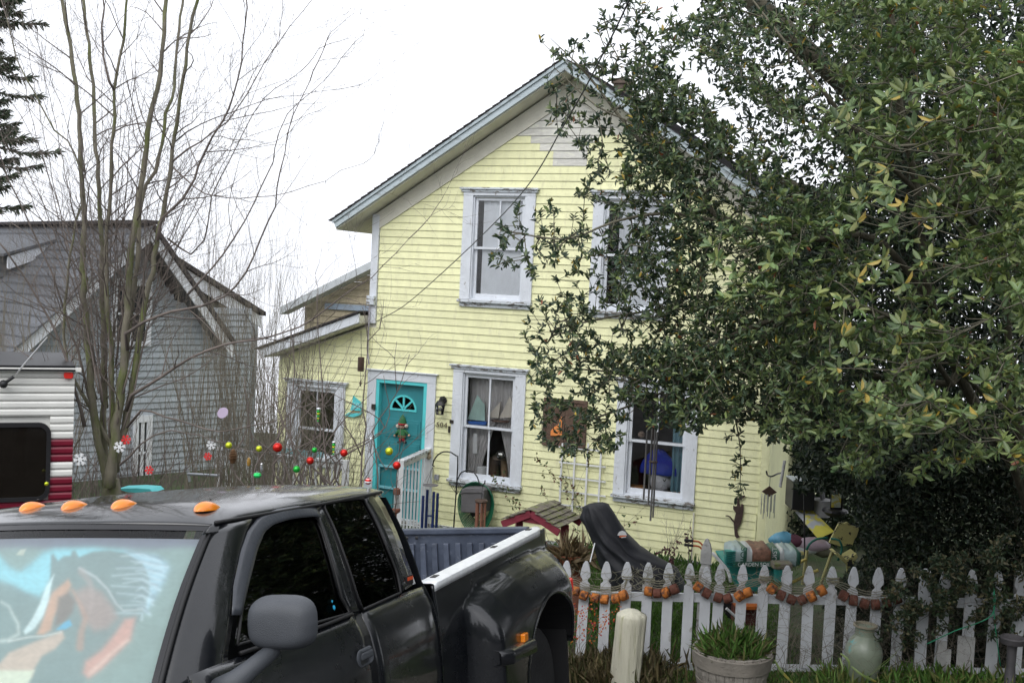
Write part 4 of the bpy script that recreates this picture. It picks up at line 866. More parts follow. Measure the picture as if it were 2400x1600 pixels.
t = thing('unseen_tree_row', 'unseen row of dark evergreen trees, added to darken the truck reflections', 'tree', (6, -14, 0)); n = 14000  # trees behind the camera, added to darken what the truck side mirrors
P = np.stack([RNG.uniform(-14, 26, n), RNG.uniform(-17, -12, n), RNG.uniform(0, 1, n) ** .8 * (4.5 + 1.5 * np.sin(RNG.uniform(0, 9, n)))], 1); P[:, 2] = RNG.uniform(0, 1, n) * (4.6 + 1.6 * np.sin(P[:, 0] * .8) + .8 * np.sin(P[:, 0] * 2.3)); P[:, 2] += 1.6
V, Q, T = leafbatch(P, rvec(n), rvec(n), .55, .4, np.array([[.03, .045, .025]]) * RNG.uniform(.5, 1.5, (n, 1))); o = link('crown', npmesh('crown', V - [6, -14, 0], Q, False, T), m_leafd, t); o['kind'] = 'stuff'
t = thing('unseen_hedge', 'unseen dark hedge beyond the right edge, added to darken the truck reflections', 'hedge', (6.5, 4, .2)); n = 60000  # out-of-frame hedge, added so the truck paint reflects something dark
P = np.stack([RNG.uniform(4.6, 8.5, n), RNG.uniform(-4, 9.2, n), np.zeros(n)], 1); P[:, 0] += np.clip((6 - P[:, 1]) * .12, 0, 1.2); P[:, 2] = RNG.uniform(0, 1, n) * (4.2 + .5 * np.sin(P[:, 1] * 1.7)) + ground(P[:, 0], P[:, 1]); P = P[proj(P)[:, 0] > 2480] if True else P; n = len(P)
V, Q, T = leafbatch(P, rvec(n), rvec(n), .13, .07, np.array([[.02, .035, .018]]) * RNG.uniform(.5, 1.6, (n, 1))); o = link('crown', npmesh('crown', V - XF[t.name][1], Q, False, T), m_leafd, t); o['kind'] = 'stuff'
# ------------------------------------------------------------------ grass
def grass(name, label, pts, h, cols, w=.006, lean=.5, kind='stuff', cat='grass'):
    P = np.array(pts); n = len(P); P[:, 2] = ground(P[:, 0], P[:, 1]) if P.shape[1] > 2 and P[0, 2] == 0 else P[:, 2]; c = P.mean(0); c[2] = P[:, 2].min()
    D = rvec(n) * lean + [0, 0, 1]; cols = np.array(cols); hh = h * RNG.uniform(.4, 1.3, n)
    V, Q, T = leafbatch(P, D, rvec(n) * [1, 1, .2], hh, w * RNG.uniform(.6, 1.4, n) * 2, cols[RNG.integers(0, len(cols), n)] * RNG.uniform(.6, 1.4, (n, 1)), .1, .45)
    o = link(name, npmesh(name, V - c, Q, False, T), m_grass, loc=c); tag(o, label, cat, None, kind); XF[o.name] = (np.eye(3), c); return o
gc = [(.07, .16, .03), (.10, .20, .035), (.06, .13, .03), (.14, .20, .05), (.20, .19, .09)]
n = 26000; s = RNG.uniform(-.6, 4.4, n); q = RNG.uniform(-1.5, -.12, n); P = np.stack([FA[0] + FD[0] * s + FN[0] * q, FA[1] + FD[1] * s + FN[1] * q, 0 * s], 1); grass('verge_grass', 'rough grass verge in front of the picket fence', P, .06, gc)
n = 60000; s = RNG.uniform(-4, 4.6, n); q = RNG.uniform(.02, 6.6, n); P = np.stack([FA[0] + FD[0] * s + FN[0] * q, FA[1] + FD[1] * s + FN[1] * q, 0 * s], 1); P = P[(proj(np.stack([P[:, 0], P[:, 1], P[:, 0] * 0 - .4], 1))[:, 0] < 1830 + RNG.normal(size=n) * 25)]; grass('lawn_grass', 'green lawn between picket fence and house', P, .07, [(.05, .12, .015), (.07, .15, .02), (.09, .17, .03)])
n = 2600; s = RNG.normal(-.35, .28, n); q = RNG.uniform(-.7, .1, n); P = np.stack([FA[0] + FD[0] * s + FN[0] * q, FA[1] + FD[1] * s + FN[1] * q, 0 * s], 1); grass('dead_grass', 'tuft of dry tan grass behind the truck tail', P, .22, [(.22, .18, .09), (.16, .13, .07), (.12, .13, .05)], .003, .7)
n = 1500; s = RNG.uniform(1.5, 4.2, n); q = RNG.uniform(-.6, -.1, n); P = np.stack([FA[0] + FD[0] * s + FN[0] * q, FA[1] + FD[1] * s + FN[1] * q, 0 * s], 1); grass('tall_grass', 'long green and yellow grass along the fence foot', P, .15, [(.10, .22, .04), (.16, .28, .06), (.26, .28, .09)], .006, .6)
# ------------------------------------------------------------------ pickup truck
def blackpaint():
    m = bpy.data.materials.new('wet black paint'); m.use_nodes = True; t = m.node_tree; N = t.nodes; L = t.links; b = N['Principled BSDF']
    b.inputs['Base Color'].default_value = (.006, .007, .009, 1); b.inputs['Coat Weight'].default_value = .9; b.inputs['Coat Roughness'].default_value = .07; b.inputs['Specular IOR Level'].default_value = .3
    tc = N.new('ShaderNodeTexCoord'); n1 = N.new('ShaderNodeTexNoise'); n1.inputs['Scale'].default_value = 2.2; n1.inputs['Detail'].default_value = 8; n1.inputs['Roughness'].default_value = .7; L.new(tc.outputs['Object'], n1.inputs['Vector'])
    r = N.new('ShaderNodeMapRange'); r.inputs[1].default_value = .35; r.inputs[2].default_value = .65; r.inputs[3].default_value = .24; r.inputs[4].default_value = .34; L.new(n1.outputs[0], r.inputs[0]); L.new(r.outputs[0], b.inputs['Roughness'])
    n2 = N.new('ShaderNodeTexVoronoi'); n2.inputs['Scale'].default_value = 150; L.new(tc.outputs['Object'], n2.inputs['Vector'])     # rain drops
    r2 = N.new('ShaderNodeMapRange'); r2.inputs[1].default_value = .0; r2.inputs[2].default_value = .32; r2.inputs[3].default_value = 1; r2.inputs[4].default_value = 0; L.new(n2.outputs['Distance'], r2.inputs[0])
    bp = N.new('ShaderNodeBump'); bp.inputs['Strength'].default_value = .16; bp.inputs['Distance'].default_value = .0015; L.new(r2.outputs[0], bp.inputs['Height']); L.new(bp.outputs[0], b.inputs['Coat Normal'])
    # dust film, thin and grey
    n3 = N.new('ShaderNodeTexNoise'); n3.inputs['Scale'].default_value = 7; n3.inputs['Detail'].default_value = 10; n3.inputs['Roughness'].default_value = .75; L.new(tc.outputs['Object'], n3.inputs['Vector'])
    r3 = N.new('ShaderNodeMapRange'); r3.inputs[1].default_value = .45; r3.inputs[2].default_value = .75; r3.inputs[3].default_value = 0; r3.inputs[4].default_value = .14; L.new(n3.outputs[0], r3.inputs[0])
    mx = N.new('ShaderNodeMix'); mx.data_type = 'RGBA'; L.new(r3.outputs[0], mx.inputs[0]); mx.inputs[6].default_value = (.005, .006, .008, 1); mx.inputs[7].default_value = (.045, .048, .052, 1); L.new(mx.outputs[2], b.inputs['Base Color']); return m
m_pnt = blackpaint()
m_plas = mat('black grained plastic', (.060, .066, .076), .5, var=.15, scale=5, bump=.25, bscale=300); m_rub = mat('rubber seal', (.01, .01, .011), .6, var=.1)
m_visor = mat('smoked plastic visor', (.045, .05, .06), .28, var=.15, scale=6, bump=.1, bscale=60)
m_tint = glass('tinted side glass', (.25, .30, .28), .62, 1.45, .02); m_tint2 = glass('dark privacy glass', (.1, .1, .1), .8, 1.4, .02)
m_ws = glass('windscreen glass', (.93, .98, .96), .02, 1.42, .01)
m_amber = mat('amber lens', (.85, .24, .01), .3, var=.08, coat=.6, emit=None); m_liner = mat('blue grey bed liner', (.055, .068, .098), .38, var=.25, scale=5, bump=.2, bscale=30, col2=(.16, .18, .23), c2scale=18, c2lo=.62, c2hi=.75)
m_liner2 = mat('scuffed liner rib', (.075, .09, .125), .38, var=.3, scale=9, bump=.2, col2=(.24, .26, .30), c2scale=14, c2lo=.58, c2hi=.75); m_int = mat('grey cab interior', (.05, .05, .055), .9, var=.2); m_wheel = mat('worn steel rim', (.35, .35, .36), .35, metal=.9); m_tyre = mat('tyre rubber', (.016, .016, .018), .8, var=.2, bump=.3)
def diamond():
    m = mat('bright diamond plate', (.82, .84, .86), .42, metal=.35, var=.08, scale=20); t = m.node_tree; N = t.nodes; L = t.links; tc = N.new('ShaderNodeTexCoord'); mp = N.new('ShaderNodeMapping'); mp.inputs['Scale'].default_value = (42, 42, 42); mp.inputs['Rotation'].default_value = (0, 0, .78); L.new(tc.outputs['Object'], mp.inputs[0])
    w = N.new('ShaderNodeTexChecker'); w.inputs['Scale'].default_value = 1; L.new(mp.outputs[0], w.inputs[0]); bp = N.new('ShaderNodeBump'); bp.inputs['Strength'].default_value = .55; bp.inputs['Distance'].default_value = .002; L.new(w.outputs[1], bp.inputs['Height']); L.new(bp.outputs[0], N['Principled BSDF'].inputs['Normal']); return m
m_diam = diamond()
truck = thing('pickup_truck', 'black extended cab pickup with five amber roof lamps and a horse sunshade', 'pickup truck', TT, TR)
def BX(x): return np.interp(x, [-.1, .2, .9, 1.05, 2.48, 3.2], [.79, .80, .85, .86, .935, .94])
def TX(x): return np.interp(x, [0, .1, .36, 1.05, 1.93, 2.2], [.58, .59, .63, .70, .73, .73])
def SY(x, z):
    g = np.interp(z, [.3, .5, .8, 1.05, 1.2, 1.31], [.03, .07, .10, .085, .05, 0])
    t = np.clip((z - 1.31) / .49, 0, 1.25); return np.where(z < 1.31, BX(x) + g, BX(x) * (1 - t) + TX(x) * t + .02 * np.sin(np.clip(t, 0, 1) * PI))
def thit(px, py, n, d): return hit(px, py, TR, TT, n, d)
def ts(px, py):
    y = .85
    for _ in range(8): p = thit(px, py, (0, 1, 0), y); y = float(SY(p[0], p[2]))
    return p[0], p[2]
def resamp(L, n):
    L = np.array(L, float); d = np.r_[0, np.cumsum(np.linalg.norm(np.diff(L, axis=0), axis=1))]; t = np.linspace(0, d[-1], n); return np.stack([np.interp(t, d, L[:, k]) for k in range(L.shape[1])], 1)
def strip(LA, LB, nu, nv, off=0., sg=1, px=True):
    A = [ts(*p) for p in LA] if px else LA; B = [ts(*p) for p in LB] if px else LB; A = resamp(A, nu); B = resamp(B, nu); G = np.zeros((nu, nv, 3))
    for i in range(nu):
        for j in range(nv): q = A[i] * (1 - j / (nv - 1)) + B[i] * (j / (nv - 1)); G[i, j] = (q[0], sg * (float(SY(q[0], q[1])) + off), q[1])
    return MB().grid(G)
# outlines read on the side surface (photo pixels -> place on the truck)
fw_front = [(556, 1510), (565, 1430), (575, 1369), (592, 1291), (609, 1243), (629, 1223)]; fw_top = [(629, 1223), (667, 1213), (731, 1206), (743, 1210)]
fw_rear = [(820, 1436), (800, 1400), (785, 1340), (769, 1284), (756, 1240), (743, 1210)]
qw_front = [(850, 1428), (835, 1390), (806, 1300), (780, 1230), (757, 1181)]; qw_top = [(757, 1181), (800, 1172), (843, 1167), (853, 1170)]
qw_rear = [(939, 1388), (930, 1342), (905, 1280), (879, 1218), (853, 1170)]
dripline = [(551, 1196), (578, 1179), (629, 1165), (697, 1155), (748, 1152), (800, 1146), (850, 1144)]
c_rear = [(974, 1366), (952, 1307), (923, 1228), (898, 1177), (880, 1152), (866, 1142)]
a_front = [(540, 1530), (520, 1520), (512, 1440), (520, 1340), (535, 1240), (551, 1196)]
P2 = lambda L: [ts(*p) for p in L]
for sg in (1, -1):
    side = strip(c_rear, qw_rear, 14, 4, 0, sg); side.grid([]) if False else None
    cs = MB()
    def addg(mb): cs.add(mb.v, mb.f)
    addg(strip(c_rear, qw_rear, 14, 4, 0, sg)); addg(strip(qw_front, fw_rear, 14, 4, 0, sg))
    top_in = P2(fw_front[3:]) + P2(fw_top[1:]) + P2(qw_top) ; addg(strip([(2.03, 1.79), (1.95, 1.822), (1.5, 1.824), (.6, 1.824), (.1, 1.822), (.06, 1.81)], P2(fw_front[4:]) + P2(fw_top[1:]) + P2(qw_top), 26, 3, 0, sg, False))
    fo = cs.build('cab_pillars', m_pnt, truck, smooth=True, solid=.02)
    # seals round the two windows
    for L in (fw_front + fw_top[1:] + fw_rear[::-1][1:], qw_front + qw_top[1:] + qw_rear[::-1][1:]):
        pts = resamp(P2(L) + [P2(L)[0]], 60); MB().tube([(x, sg * (float(SY(x, z)) + .001), z) for x, z in pts], .007, 6).build('window_seal', m_rub, truck, smooth=True)
    strip(fw_front + [], fw_rear[:1] + fw_rear[1:], 14, 8, -.012, sg).build('front_window', m_tint, truck, smooth=True)
    mbq = strip(qw_front, qw_rear, 14, 6, -.006, sg).build('rear_window', m_tint2, truck, smooth=True)
    # lower skins
    zb_f = P2([(756, 1463), (820, 1436)]); 
    xs_ = ts(850, 1438)[0]
    def skin(xa, xb, name, nz=16, nx=14):
        zbelt = lambda x: np.interp(x, [0, P2([(939, 1388)])[0][0], P2([(850, 1428)])[0][0], P2([(820, 1436)])[0][0], P2([(756, 1463)])[0][0], 2.3, 2.6], [1.29, P2([(939, 1388)])[0][1] - .004, P2([(850, 1428)])[0][1] - .004, P2([(820, 1436)])[0][1] - .004, P2([(756, 1463)])[0][1] - .004, 1.335, 1.33])
        G = np.zeros((nx, nz, 3))
        for i in range(nx):
            x = xa + (xb - xa) * i / (nx - 1); zt_ = zbelt(x)
            for j in range(nz):
                z = zt_ + (.50 - zt_) * j / (nz - 1); e = min(i, nx - 1 - i); yy = float(SY(x, z)) - (.008 if e == 0 else 0); G[i, j] = (x, sg * yy, z)
        return MB().grid(G).build(name, m_pnt, truck, smooth=True, solid=.015)
    skin(xs_ - .006, .0, 'rear_side_panel'); df = skin(2.42, xs_ + .006, 'door')
    # belt weatherstrip
    MB().tube([(x, sg * (float(SY(x, z)) + .006), z) for x, z in resamp(P2([(560, 1530), (756, 1465), (822, 1438)]), 12)], .009, 6).build('belt_strip', m_rub, df, smooth=True)
    # visor
    vs_o = [(540, 1440), (544, 1369), (561, 1291), (578, 1243), (605, 1209), (646, 1192), (697, 1184), (738, 1189), (749, 1203)]; vs_i = [(557, 1440), (576, 1362), (594, 1291), (612, 1246), (634, 1228), (668, 1217), (700, 1212), (731, 1209), (744, 1212)]
    A = resamp(P2(vs_o), 30); B = resamp(P2(vs_i), 30); G = np.zeros((30, 5, 3))
    for i in range(30):
        for j in range(5): q = A[i] * (1 - j / 4) + B[i] * (j / 4); G[i, j] = (q[0], sg * (float(SY(*q)) + .006 + .012 * math.sin(j / 4 * PI * .6)), q[1])
    MB().grid(G).build('window_visor', m_visor, truck, smooth=True, solid=.003)
    # handle
    hx, hz_ = ts(853, 1537); hy = float(SY(hx, hz_)); o_ = rrect(hx - .085, hx + .085, hz_ - .045, hz_ + .04, .035); i_ = rrect(hx - .07, hx + .07, hz_ - .034, hz_ + .028, .028); h = MB(); n = len(o_)
    for i in range(n):
        j = (i + 1) % n; h.add([(o_[i][0], sg * (hy + .004), o_[i][1]), (o_[j][0], sg * (hy + .004), o_[j][1]), (i_[j][0], sg * (hy + .018), i_[j][1]), (i_[i][0], sg * (hy + .018), i_[i][1]), (i_[i][0] * .9 + hx * .1, sg * (hy - .01), i_[i][1] * .9 + hz_ * .1), (i_[j][0] * .9 + hx * .1, sg * (hy - .01), i_[j][1] * .9 + hz_ * .1)], [(0, 1, 2, 3), (3, 2, 5, 4)])
    hh_ = h.build('door_handle', m_plas, df, smooth=True); MB().obox((hx, sg * (hy + .014), hz_ + .008), np.eye(3), (.12, .016, .034)).build('handle_lever', m_plas, truck, bevel=.007)
# roof
def wsp(u, v, off=0.):   # u -1..1 across, v 0 top..1 bottom
    x = (2.13 - .18 * u * u) * (1 - v) + (2.80 - .24 * u * u) * v; y = u * (.715 * (1 - v) + .86 * v); z = (1.842 - .035 * u * u) * (1 - v) + 1.20 * v; bow = .03 * math.sin(v * PI); return np.array([x + bow * .7 + off * .68, y, z + bow + off * .72])
def roofz(x): return np.interp(x, [0, .12, .5, 1.2, 1.8, 2.0, 2.12, 2.2], [1.85, 1.875, 1.90, 1.915, 1.905, 1.89, 1.868, 1.85])
nu, nv = 30, 41; G = np.zeros((nu, nv, 3))
def wtop(y): return 2.10 - .17 * (y / .73) ** 2
for i in range(nu):
    for j in range(nv):
        th = PI * j / (nv - 1); c, s_ = math.cos(th), math.sin(th); v = abs(c) ** (2 / 2.5) * (1 if c >= 0 else -1); xx0 = .03; xf = wtop(.73 * v) + .02
        x = xx0 + (xf - xx0) * (1 - (1 - i / (nu - 1)) ** 1.0); T_ = float(SY(x, 1.83)) + .006; zc = float(roofz(x + (2.12 - xf) * (x / 2.1) ** 3)); G[i, j] = (x, v * T_, 1.815 + (zc - 1.815) * s_ ** (2 / 2.5))
        if i >= nu - 3:
            t_ = (.35, .75, 1.0)[i - (nu - 3)]; G[i, j] = G[i, j] * (1 - t_) + wsp(max(-1, min(1, v)), 0, .006) * t_
roof = MB().grid(G).build('roof', m_pnt, truck, smooth=True, solid=.01)
for sg in (1, -1):   # gutter line and the seam over the doors
    MB().tube([(x, sg * (float(SY(x, 1.82)) + .004), 1.822) for x in np.linspace(.08, 1.95, 20)], .008, 6).build('drip_rail', m_rub, roof, smooth=True)
# windscreen
def wsgrid(u0, u1, v0, v1, nu, nv, off=0.): return np.array([[wsp(u0 + (u1 - u0) * i / (nu - 1), v0 + (v1 - v0) * j / (nv - 1), off) for j in range(nv)] for i in range(nu)])
ws = MB().grid(wsgrid(-1, 1, 0, 1, 31, 15)).build('windshield', m_ws, truck, smooth=True)
fr = MB()
for g_ in ((-1, 1, 0, .035), (-1, -.965, .035, 1), (.965, 1, .035, 1)): fr.grid(wsgrid(*g_, 25 if g_[1] - g_[0] > 1 else 2, 2 if g_[1] - g_[0] > 1 else 15, .003))
fr.build('frit_band', mat('black glass border', (.012, .012, .014), .15), ws, smooth=True)
# A pillars and header
for sg in (1, -1):
    G = []; ap = resamp(P2([(540, 1600), (534, 1530), (548, 1440), (553, 1369), (568, 1291), (583, 1243), (600, 1212)]), 16)[::-1]
    for i in range(16):
        v = i / 15 * 1.0; a = wsp(sg * 1.0, v * .93 + .0, .002); b = np.array([ap[i][0], sg * float(SY(ap[i][0], ap[i][1])), ap[i][1]])
        row = []
        for j in range(7): t = j / 6; q = a * (1 - t) + b * t; q[1] += sg * .030 * math.sin(t * PI); q[0] += .015 * math.sin(t * PI); row.append(q)
        G.append(row)
    MB().grid(np.array(G)).build('windshield_pillar', m_pnt, truck, smooth=True, solid=.02)
    MB().tube([wsp(sg * 1.0, v, .006) for v in np.linspace(0, 1, 12)], .010, 6).build('windshield_seal', m_rub, truck, smooth=True)
# sunshade print and glass reflection, both painted onto a fine sheet behind the glass
def sdpoly(X, Y, P):
    P = np.array(P, float); d = np.full(X.shape, 1e9); ins = np.zeros(X.shape, bool); n = len(P)
    for i in range(n):
        a, b = P[i], P[(i + 1) % n]; e = b - a; wx, wy = X - a[0], Y - a[1]; t = np.clip((wx * e[0] + wy * e[1]) / (e @ e + 1e-9), 0, 1); d = np.minimum(d, np.hypot(wx - e[0] * t, wy - e[1] * t)); ins ^= ((a[1] > Y) != (b[1] > Y)) & (X < (b[0] - a[0]) * (Y - a[1]) / (b[1] - a[1] + 1e-9) + a[0])
    return np.where(ins, -d, d)
def stroke(X, Y, P, w0, w1):
    P = np.array(P, float); d = np.full(X.shape, 1e9); n = len(P) - 1
    for i in range(n):
        a, b = P[i], P[i + 1]; e = b - a; wx, wy = X - a[0], Y - a[1]; t = np.clip((wx * e[0] + wy * e[1]) / (e @ e), 0, 1); w = w0 + (w1 - w0) * (i + t) / n; d = np.minimum(d, np.hypot(wx - e[0] * t, wy - e[1] * t) - w)
    return d
nu, nv = 260, 150; SG = wsgrid(-.985, .955, .05, .98, nu, nv, -.035); PP = proj((TR @ SG.reshape(-1, 3).T).T + TT); X_ = PP[:, 0] * 2.94; Y_ = (PP[:, 1] - 1080) * 2.94
C_ = np.tile(np.array(srgb(125, 150, 150)), (len(X_), 1)); C_ *= (1 + .05 * np.sin(X_ / 60) * np.sin(Y_ / 45))[:, None]
def lay(d, col, soft=14, a=1.): 
    global C_
    k = (1 / (1 + np.exp(np.clip(d / soft * 2.6, -30, 30)))) * a; C_ = C_ * (1 - k[:, None]) + np.array(srgb(*col)) * k[:, None]
nzf = lambda s, k: np.sin(X_ / s + 3 * np.sin(Y_ / s * .7 + k)) * np.cos(Y_ / s * 1.3 + 2 * np.sin(X_ / s * .6 + k))
lay(Y_ - 600 + 6 * np.sin(X_ / 90), (95, 98, 125), 30)                                                   # shade band along the top
lay(sdpoly(X_, Y_, [(-60, 640), (0, 650), (60, 720), (110, 752), (150, 755), (220, 700), (300, 625), (380, 600), (640, 592), (900, 620), (1080, 650), (1150, 700), (1168, 745), (1130, 840), (1080, 920), (1000, 1040), (940, 1120), (900, 1230), (820, 1320), (700, 1430), (600, 1500), (560, 1540), (-200, 1600), (-200, 640)]), (112, 136, 140), 9)
lay(sdpoly(X_, Y_, [(-60, 650), (0, 655), (60, 725), (110, 757), (150, 760), (220, 705), (300, 630), (380, 604), (640, 597), (860, 620), (700, 690), (540, 690), (400, 760), (330, 860), (270, 930), (180, 900), (90, 850), (-60, 800)]), (140, 205, 222), 26)
lay(sdpoly(X_, Y_, [(860, 620), (1080, 652), (1150, 702), (1163, 745), (1126, 838), (1076, 918), (1010, 1030), (1000, 900), (960, 760)]), (165, 200, 220), 30)
lay(sdpoly(X_, Y_, [(345, 800), (352, 650), (368, 640), (400, 685), (440, 655), (485, 650), (500, 618), (520, 618), (545, 660), (640, 622), (760, 612), (880, 640), (980, 700), (1030, 800), (1030, 900), (1000, 990), (950, 1080), (900, 1190), (800, 1290), (650, 1360), (560, 1330), (520, 1200), (500, 1100), (480, 1060), (440, 1130), (400, 1160), (300, 1190), (330, 950)]), (112, 134, 138), 12)
for q in range(26): 
    a = q / 25; y0 = 640 + a * 400; x1_ = 1150 - abs(a - .25) * 130 - a * 60; lay(stroke(X_, Y_, [(860 + 90 * math.sin(q * 1.7), y0 - 20 + 25 * a), (980, y0 - 10 + 22 * math.sin(q * 2.3)), (x1_ + 25 * math.sin(q * 5), y0 + 30 + 22 * math.sin(q * 3.1))], 1, 7 - 4 * math.sin(q)), (205, 222, 235) if q % 3 else (115, 135, 150), 13, .6)
lay(sdpoly(X_, Y_, [(330, 960), (365, 900), (470, 815), (490, 850), (470, 920), (420, 990), (370, 1080), (350, 1160), (300, 1195), (255, 1190), (300, 1080)]), (196, 150, 128), 16)
lay(sdpoly(X_, Y_, [(400, 940), (470, 900), (520, 960), (500, 1040), (440, 1110), (380, 1130), (390, 1030)]), (110, 98, 96), 18)
lay(sdpoly(X_, Y_, [(372, 780), (350, 870), (336, 960), (300, 1060), (240, 1150), (175, 1192), (162, 1172), (225, 1080), (275, 980), (318, 860)]), (208, 226, 232), 10)
lay(sdpoly(X_, Y_, [(520, 900), (600, 860), (700, 900), (780, 1000), (810, 1080), (740, 1150), (650, 1170), (600, 1120), (560, 1040)]), (165, 135, 132), 30, .8)
lay(stroke(X_, Y_, [(500, 890), (560, 1000), (590, 1080), (560, 1180), (550, 1280)], 10, 26), (182, 138, 122), 16, .7)
lay(stroke(X_, Y_, [(550, 740), (660, 800), (740, 880), (800, 980), (850, 1030), (980, 1020)], 10, 3), (190, 195, 202), 10, .75)
lay(stroke(X_, Y_, [(560, 760), (620, 830), (640, 930), (620, 1040)], 22, 8), (170, 150, 150), 18, .6)
lay(sdpoly(X_, Y_, [(930, 1080), (900, 1230), (820, 1310), (700, 1430), (610, 1495), (572, 1455), (590, 1380), (700, 1300), (800, 1180), (860, 1090)]), (205, 150, 140), 22)
lay(stroke(X_, Y_, [(880, 1230), (760, 1330), (620, 1460)], 8, 14), (228, 190, 180), 14, .8)
lay(sdpoly(X_, Y_, [(-200, 1390), (0, 1390), (60, 1320), (250, 1240), (430, 1170), (445, 1215), (380, 1290), (290, 1340), (240, 1420), (220, 1480), (170, 1510), (-200, 1540)]), (196, 172, 160), 14)
lay(sdpoly(X_, Y_, [(-200, 1440), (120, 1440), (235, 1440), (210, 1500), (180, 1560), (-200, 1560)]), (212, 216, 198), 14)
lay(sdpoly(X_, Y_, [(385, 1162), (440, 1112), (480, 1090), (497, 1130), (450, 1158)]), (70, 165, 205), 8)
lay(stroke(X_, Y_, [(10, 970), (60, 1000), (90, 1060), (125, 1120), (128, 1190), (60, 1230), (0, 1240)], 6, 12), (190, 200, 200), 14, .8)
lay(stroke(X_, Y_, [(60, 1240), (200, 1210), (300, 1205), (420, 1175)], 6, 4), (225, 225, 225), 8, .6)
lay(sdpoly(X_, Y_, [(110, 645), (140, 610), (180, 605), (160, 650)]), (205, 205, 190), 6, .7)
C_ *= (1 + .06 * nzf(17, 1) + .05 * nzf(41, 2))[:, None]
V = SG.reshape(-1, 3); i, j = np.meshgrid(np.arange(nu - 1), np.arange(nv - 1), indexing='ij'); Q = np.stack([i * nv + j, i * nv + j + 1, (i + 1) * nv + j + 1, (i + 1) * nv + j], -1).reshape(-1, 4)
m_print = mat('printed sunshade cloth', (1, 1, 1), .8, var=.03, attr='tint')
link('sunshade', npmesh('sunshade', V, Q, True, np.clip((C_ * .72 + .16) * 1.10, 0, 1)), m_print, truck)['label'] = 'printed sunshade with a galloping brown horse behind the windscreen'
# roof lamps
for x, y, z0 in ((1.80, -.60, 1.862), (1.86, -.235, 1.884), (1.88, 0, 1.886), (1.86, .235, 1.884), (1.80, .595, 1.862)):
    G = []
    for i in range(13):
        t = i / 12; w_ = .046 * math.sin(PI * min(t * 1.0, 1)) ** .55 * (1.0 - .35 * t) + .002; h_ = (.045 * math.sin(PI * t) ** .6 * (1.15 - .75 * t) + .001); row = []
        for j in range(11): a = PI * j / 10; row.append((x + .085 - .17 * t, y + w_ * math.cos(a), z0 + h_ * math.sin(a) ** .8))
        G.append(row)
    lamp = MB().grid(G).build('roof_lamp', m_amber, truck, smooth=True); MB().lathe([(.004, 0), (.006, .004), (.002, .006)], (x - .02, y, z0 + .040), 8).build('lamp_screw', m_blk, lamp)
# cab body: cowl, hood, nose, rear wall, floor
def loft(secs): return MB().grid(np.array(secs))
def hoodsec(x, zc, ze, w): return [(x - .12 * abs(u) ** 2, u * w, zc - (zc - ze) * abs(u) ** 3) for u in np.linspace(-1, 1, 15)]
loft([hoodsec(2.86, 1.18, 1.10, .90), hoodsec(3.2, 1.17, 1.09, .92), hoodsec(3.7, 1.12, 1.04, .92), hoodsec(4.0, 1.05, .98, .90), hoodsec(4.1, .95, .93, .88)]).build('hood', m_pnt, truck, smooth=True, solid=.01)
MB().grid(wsgrid(-1, 1, 1.0, 1.06, 25, 2, -.01)).build('cowl', m_plas, truck)
for sg in (1, -1):
    G = []
    for x in np.linspace(2.43, 4.1, 24):
        row = []
        for z in np.linspace(1.10 if x > 2.8 else 1.32 - (x - 2.43) * .55, .45, 14): row.append((x, sg * (float(BX(min(x, 2.6))) + float(np.interp(z, [.3, .5, .8, 1.05, 1.2, 1.31], [.03, .05, .09, .07, .02, 0])) - .1 * max(0, x - 3.7) ** 2), z))
        G.append(row)
    f_ = MB().grid(np.array(G)); 
    f_.f = [f for f in f_.f if (np.mean([f_.v[k][0] for k in f]) - 3.3) ** 2 + (np.mean([f_.v[k][2] for k in f]) - .42) ** 2 > .46 ** 2]; f_.build('front_fender', m_pnt, truck, smooth=True, solid=.01)
    MB().obox((4.08, sg * .72, .93), np.eye(3), (.06, .30, .16)).build('headlight', mat('clear lamp lens', (.6, .6, .6), .1), truck, bevel=.02)
MB().box(4.06, 4.12, -.55, .55, .80, 1.0).build('grille', m_plas, truck, bevel=.01); MB().box(4.05, 4.25, -.95, .95, .50, .74).build('front_bumper', mat('chrome', (.6, .6, .6), .12, metal=1.), truck, bevel=.03)
sidez = np.linspace(.5, 1.79, 12); G = np.array([[(.0 + .03 * t if z > 1.3 else .0, (2 * t - 1) * float(SY(0.05, z)) * .995, z) for t in np.linspace(0, 1, 9)] for z in sidez]); MB().grid(G).build('cab_rear_wall', m_pnt, truck, solid=.01)
MB().prism(rrect(-.5, .5, 1.36, 1.70, .06), -.025, -.018, ax=((0, 1, 0), (1, 0, 0), (0, 0, 1))).build('rear_glass', m_tint2, truck)
MB().box(.0, 2.8, -.85, .85, .50, .56).build('cab_floor', m_int, truck); MB().box(2.45, 2.7, -.80, .80, .8, 1.12).build('dashboard', m_int, truck, bevel=.04)
for sg in (.42, -.42):
    MB().box(1.25, 1.75, sg - .26, sg + .26, .56, .95).build('seat', m_int, truck, bevel=.05); MB().box(1.1, 1.25, sg - .25, sg + .25, .9, 1.45).build('seat_back', m_int, truck, bevel=.05); MB().box(1.12, 1.22, sg - .12, sg + .12, 1.46, 1.64).build('headrest', m_int, truck, bevel=.03)
MB().lathe([(.19, -.012), (.20, 0), (.19, .012), (.175, 0)], (2.25, .42, 1.10), 24, ((0, 1, 0), (.4, 0, .92), (.92, 0, -.4))).build('steering_wheel', m_blk, truck, smooth=True)
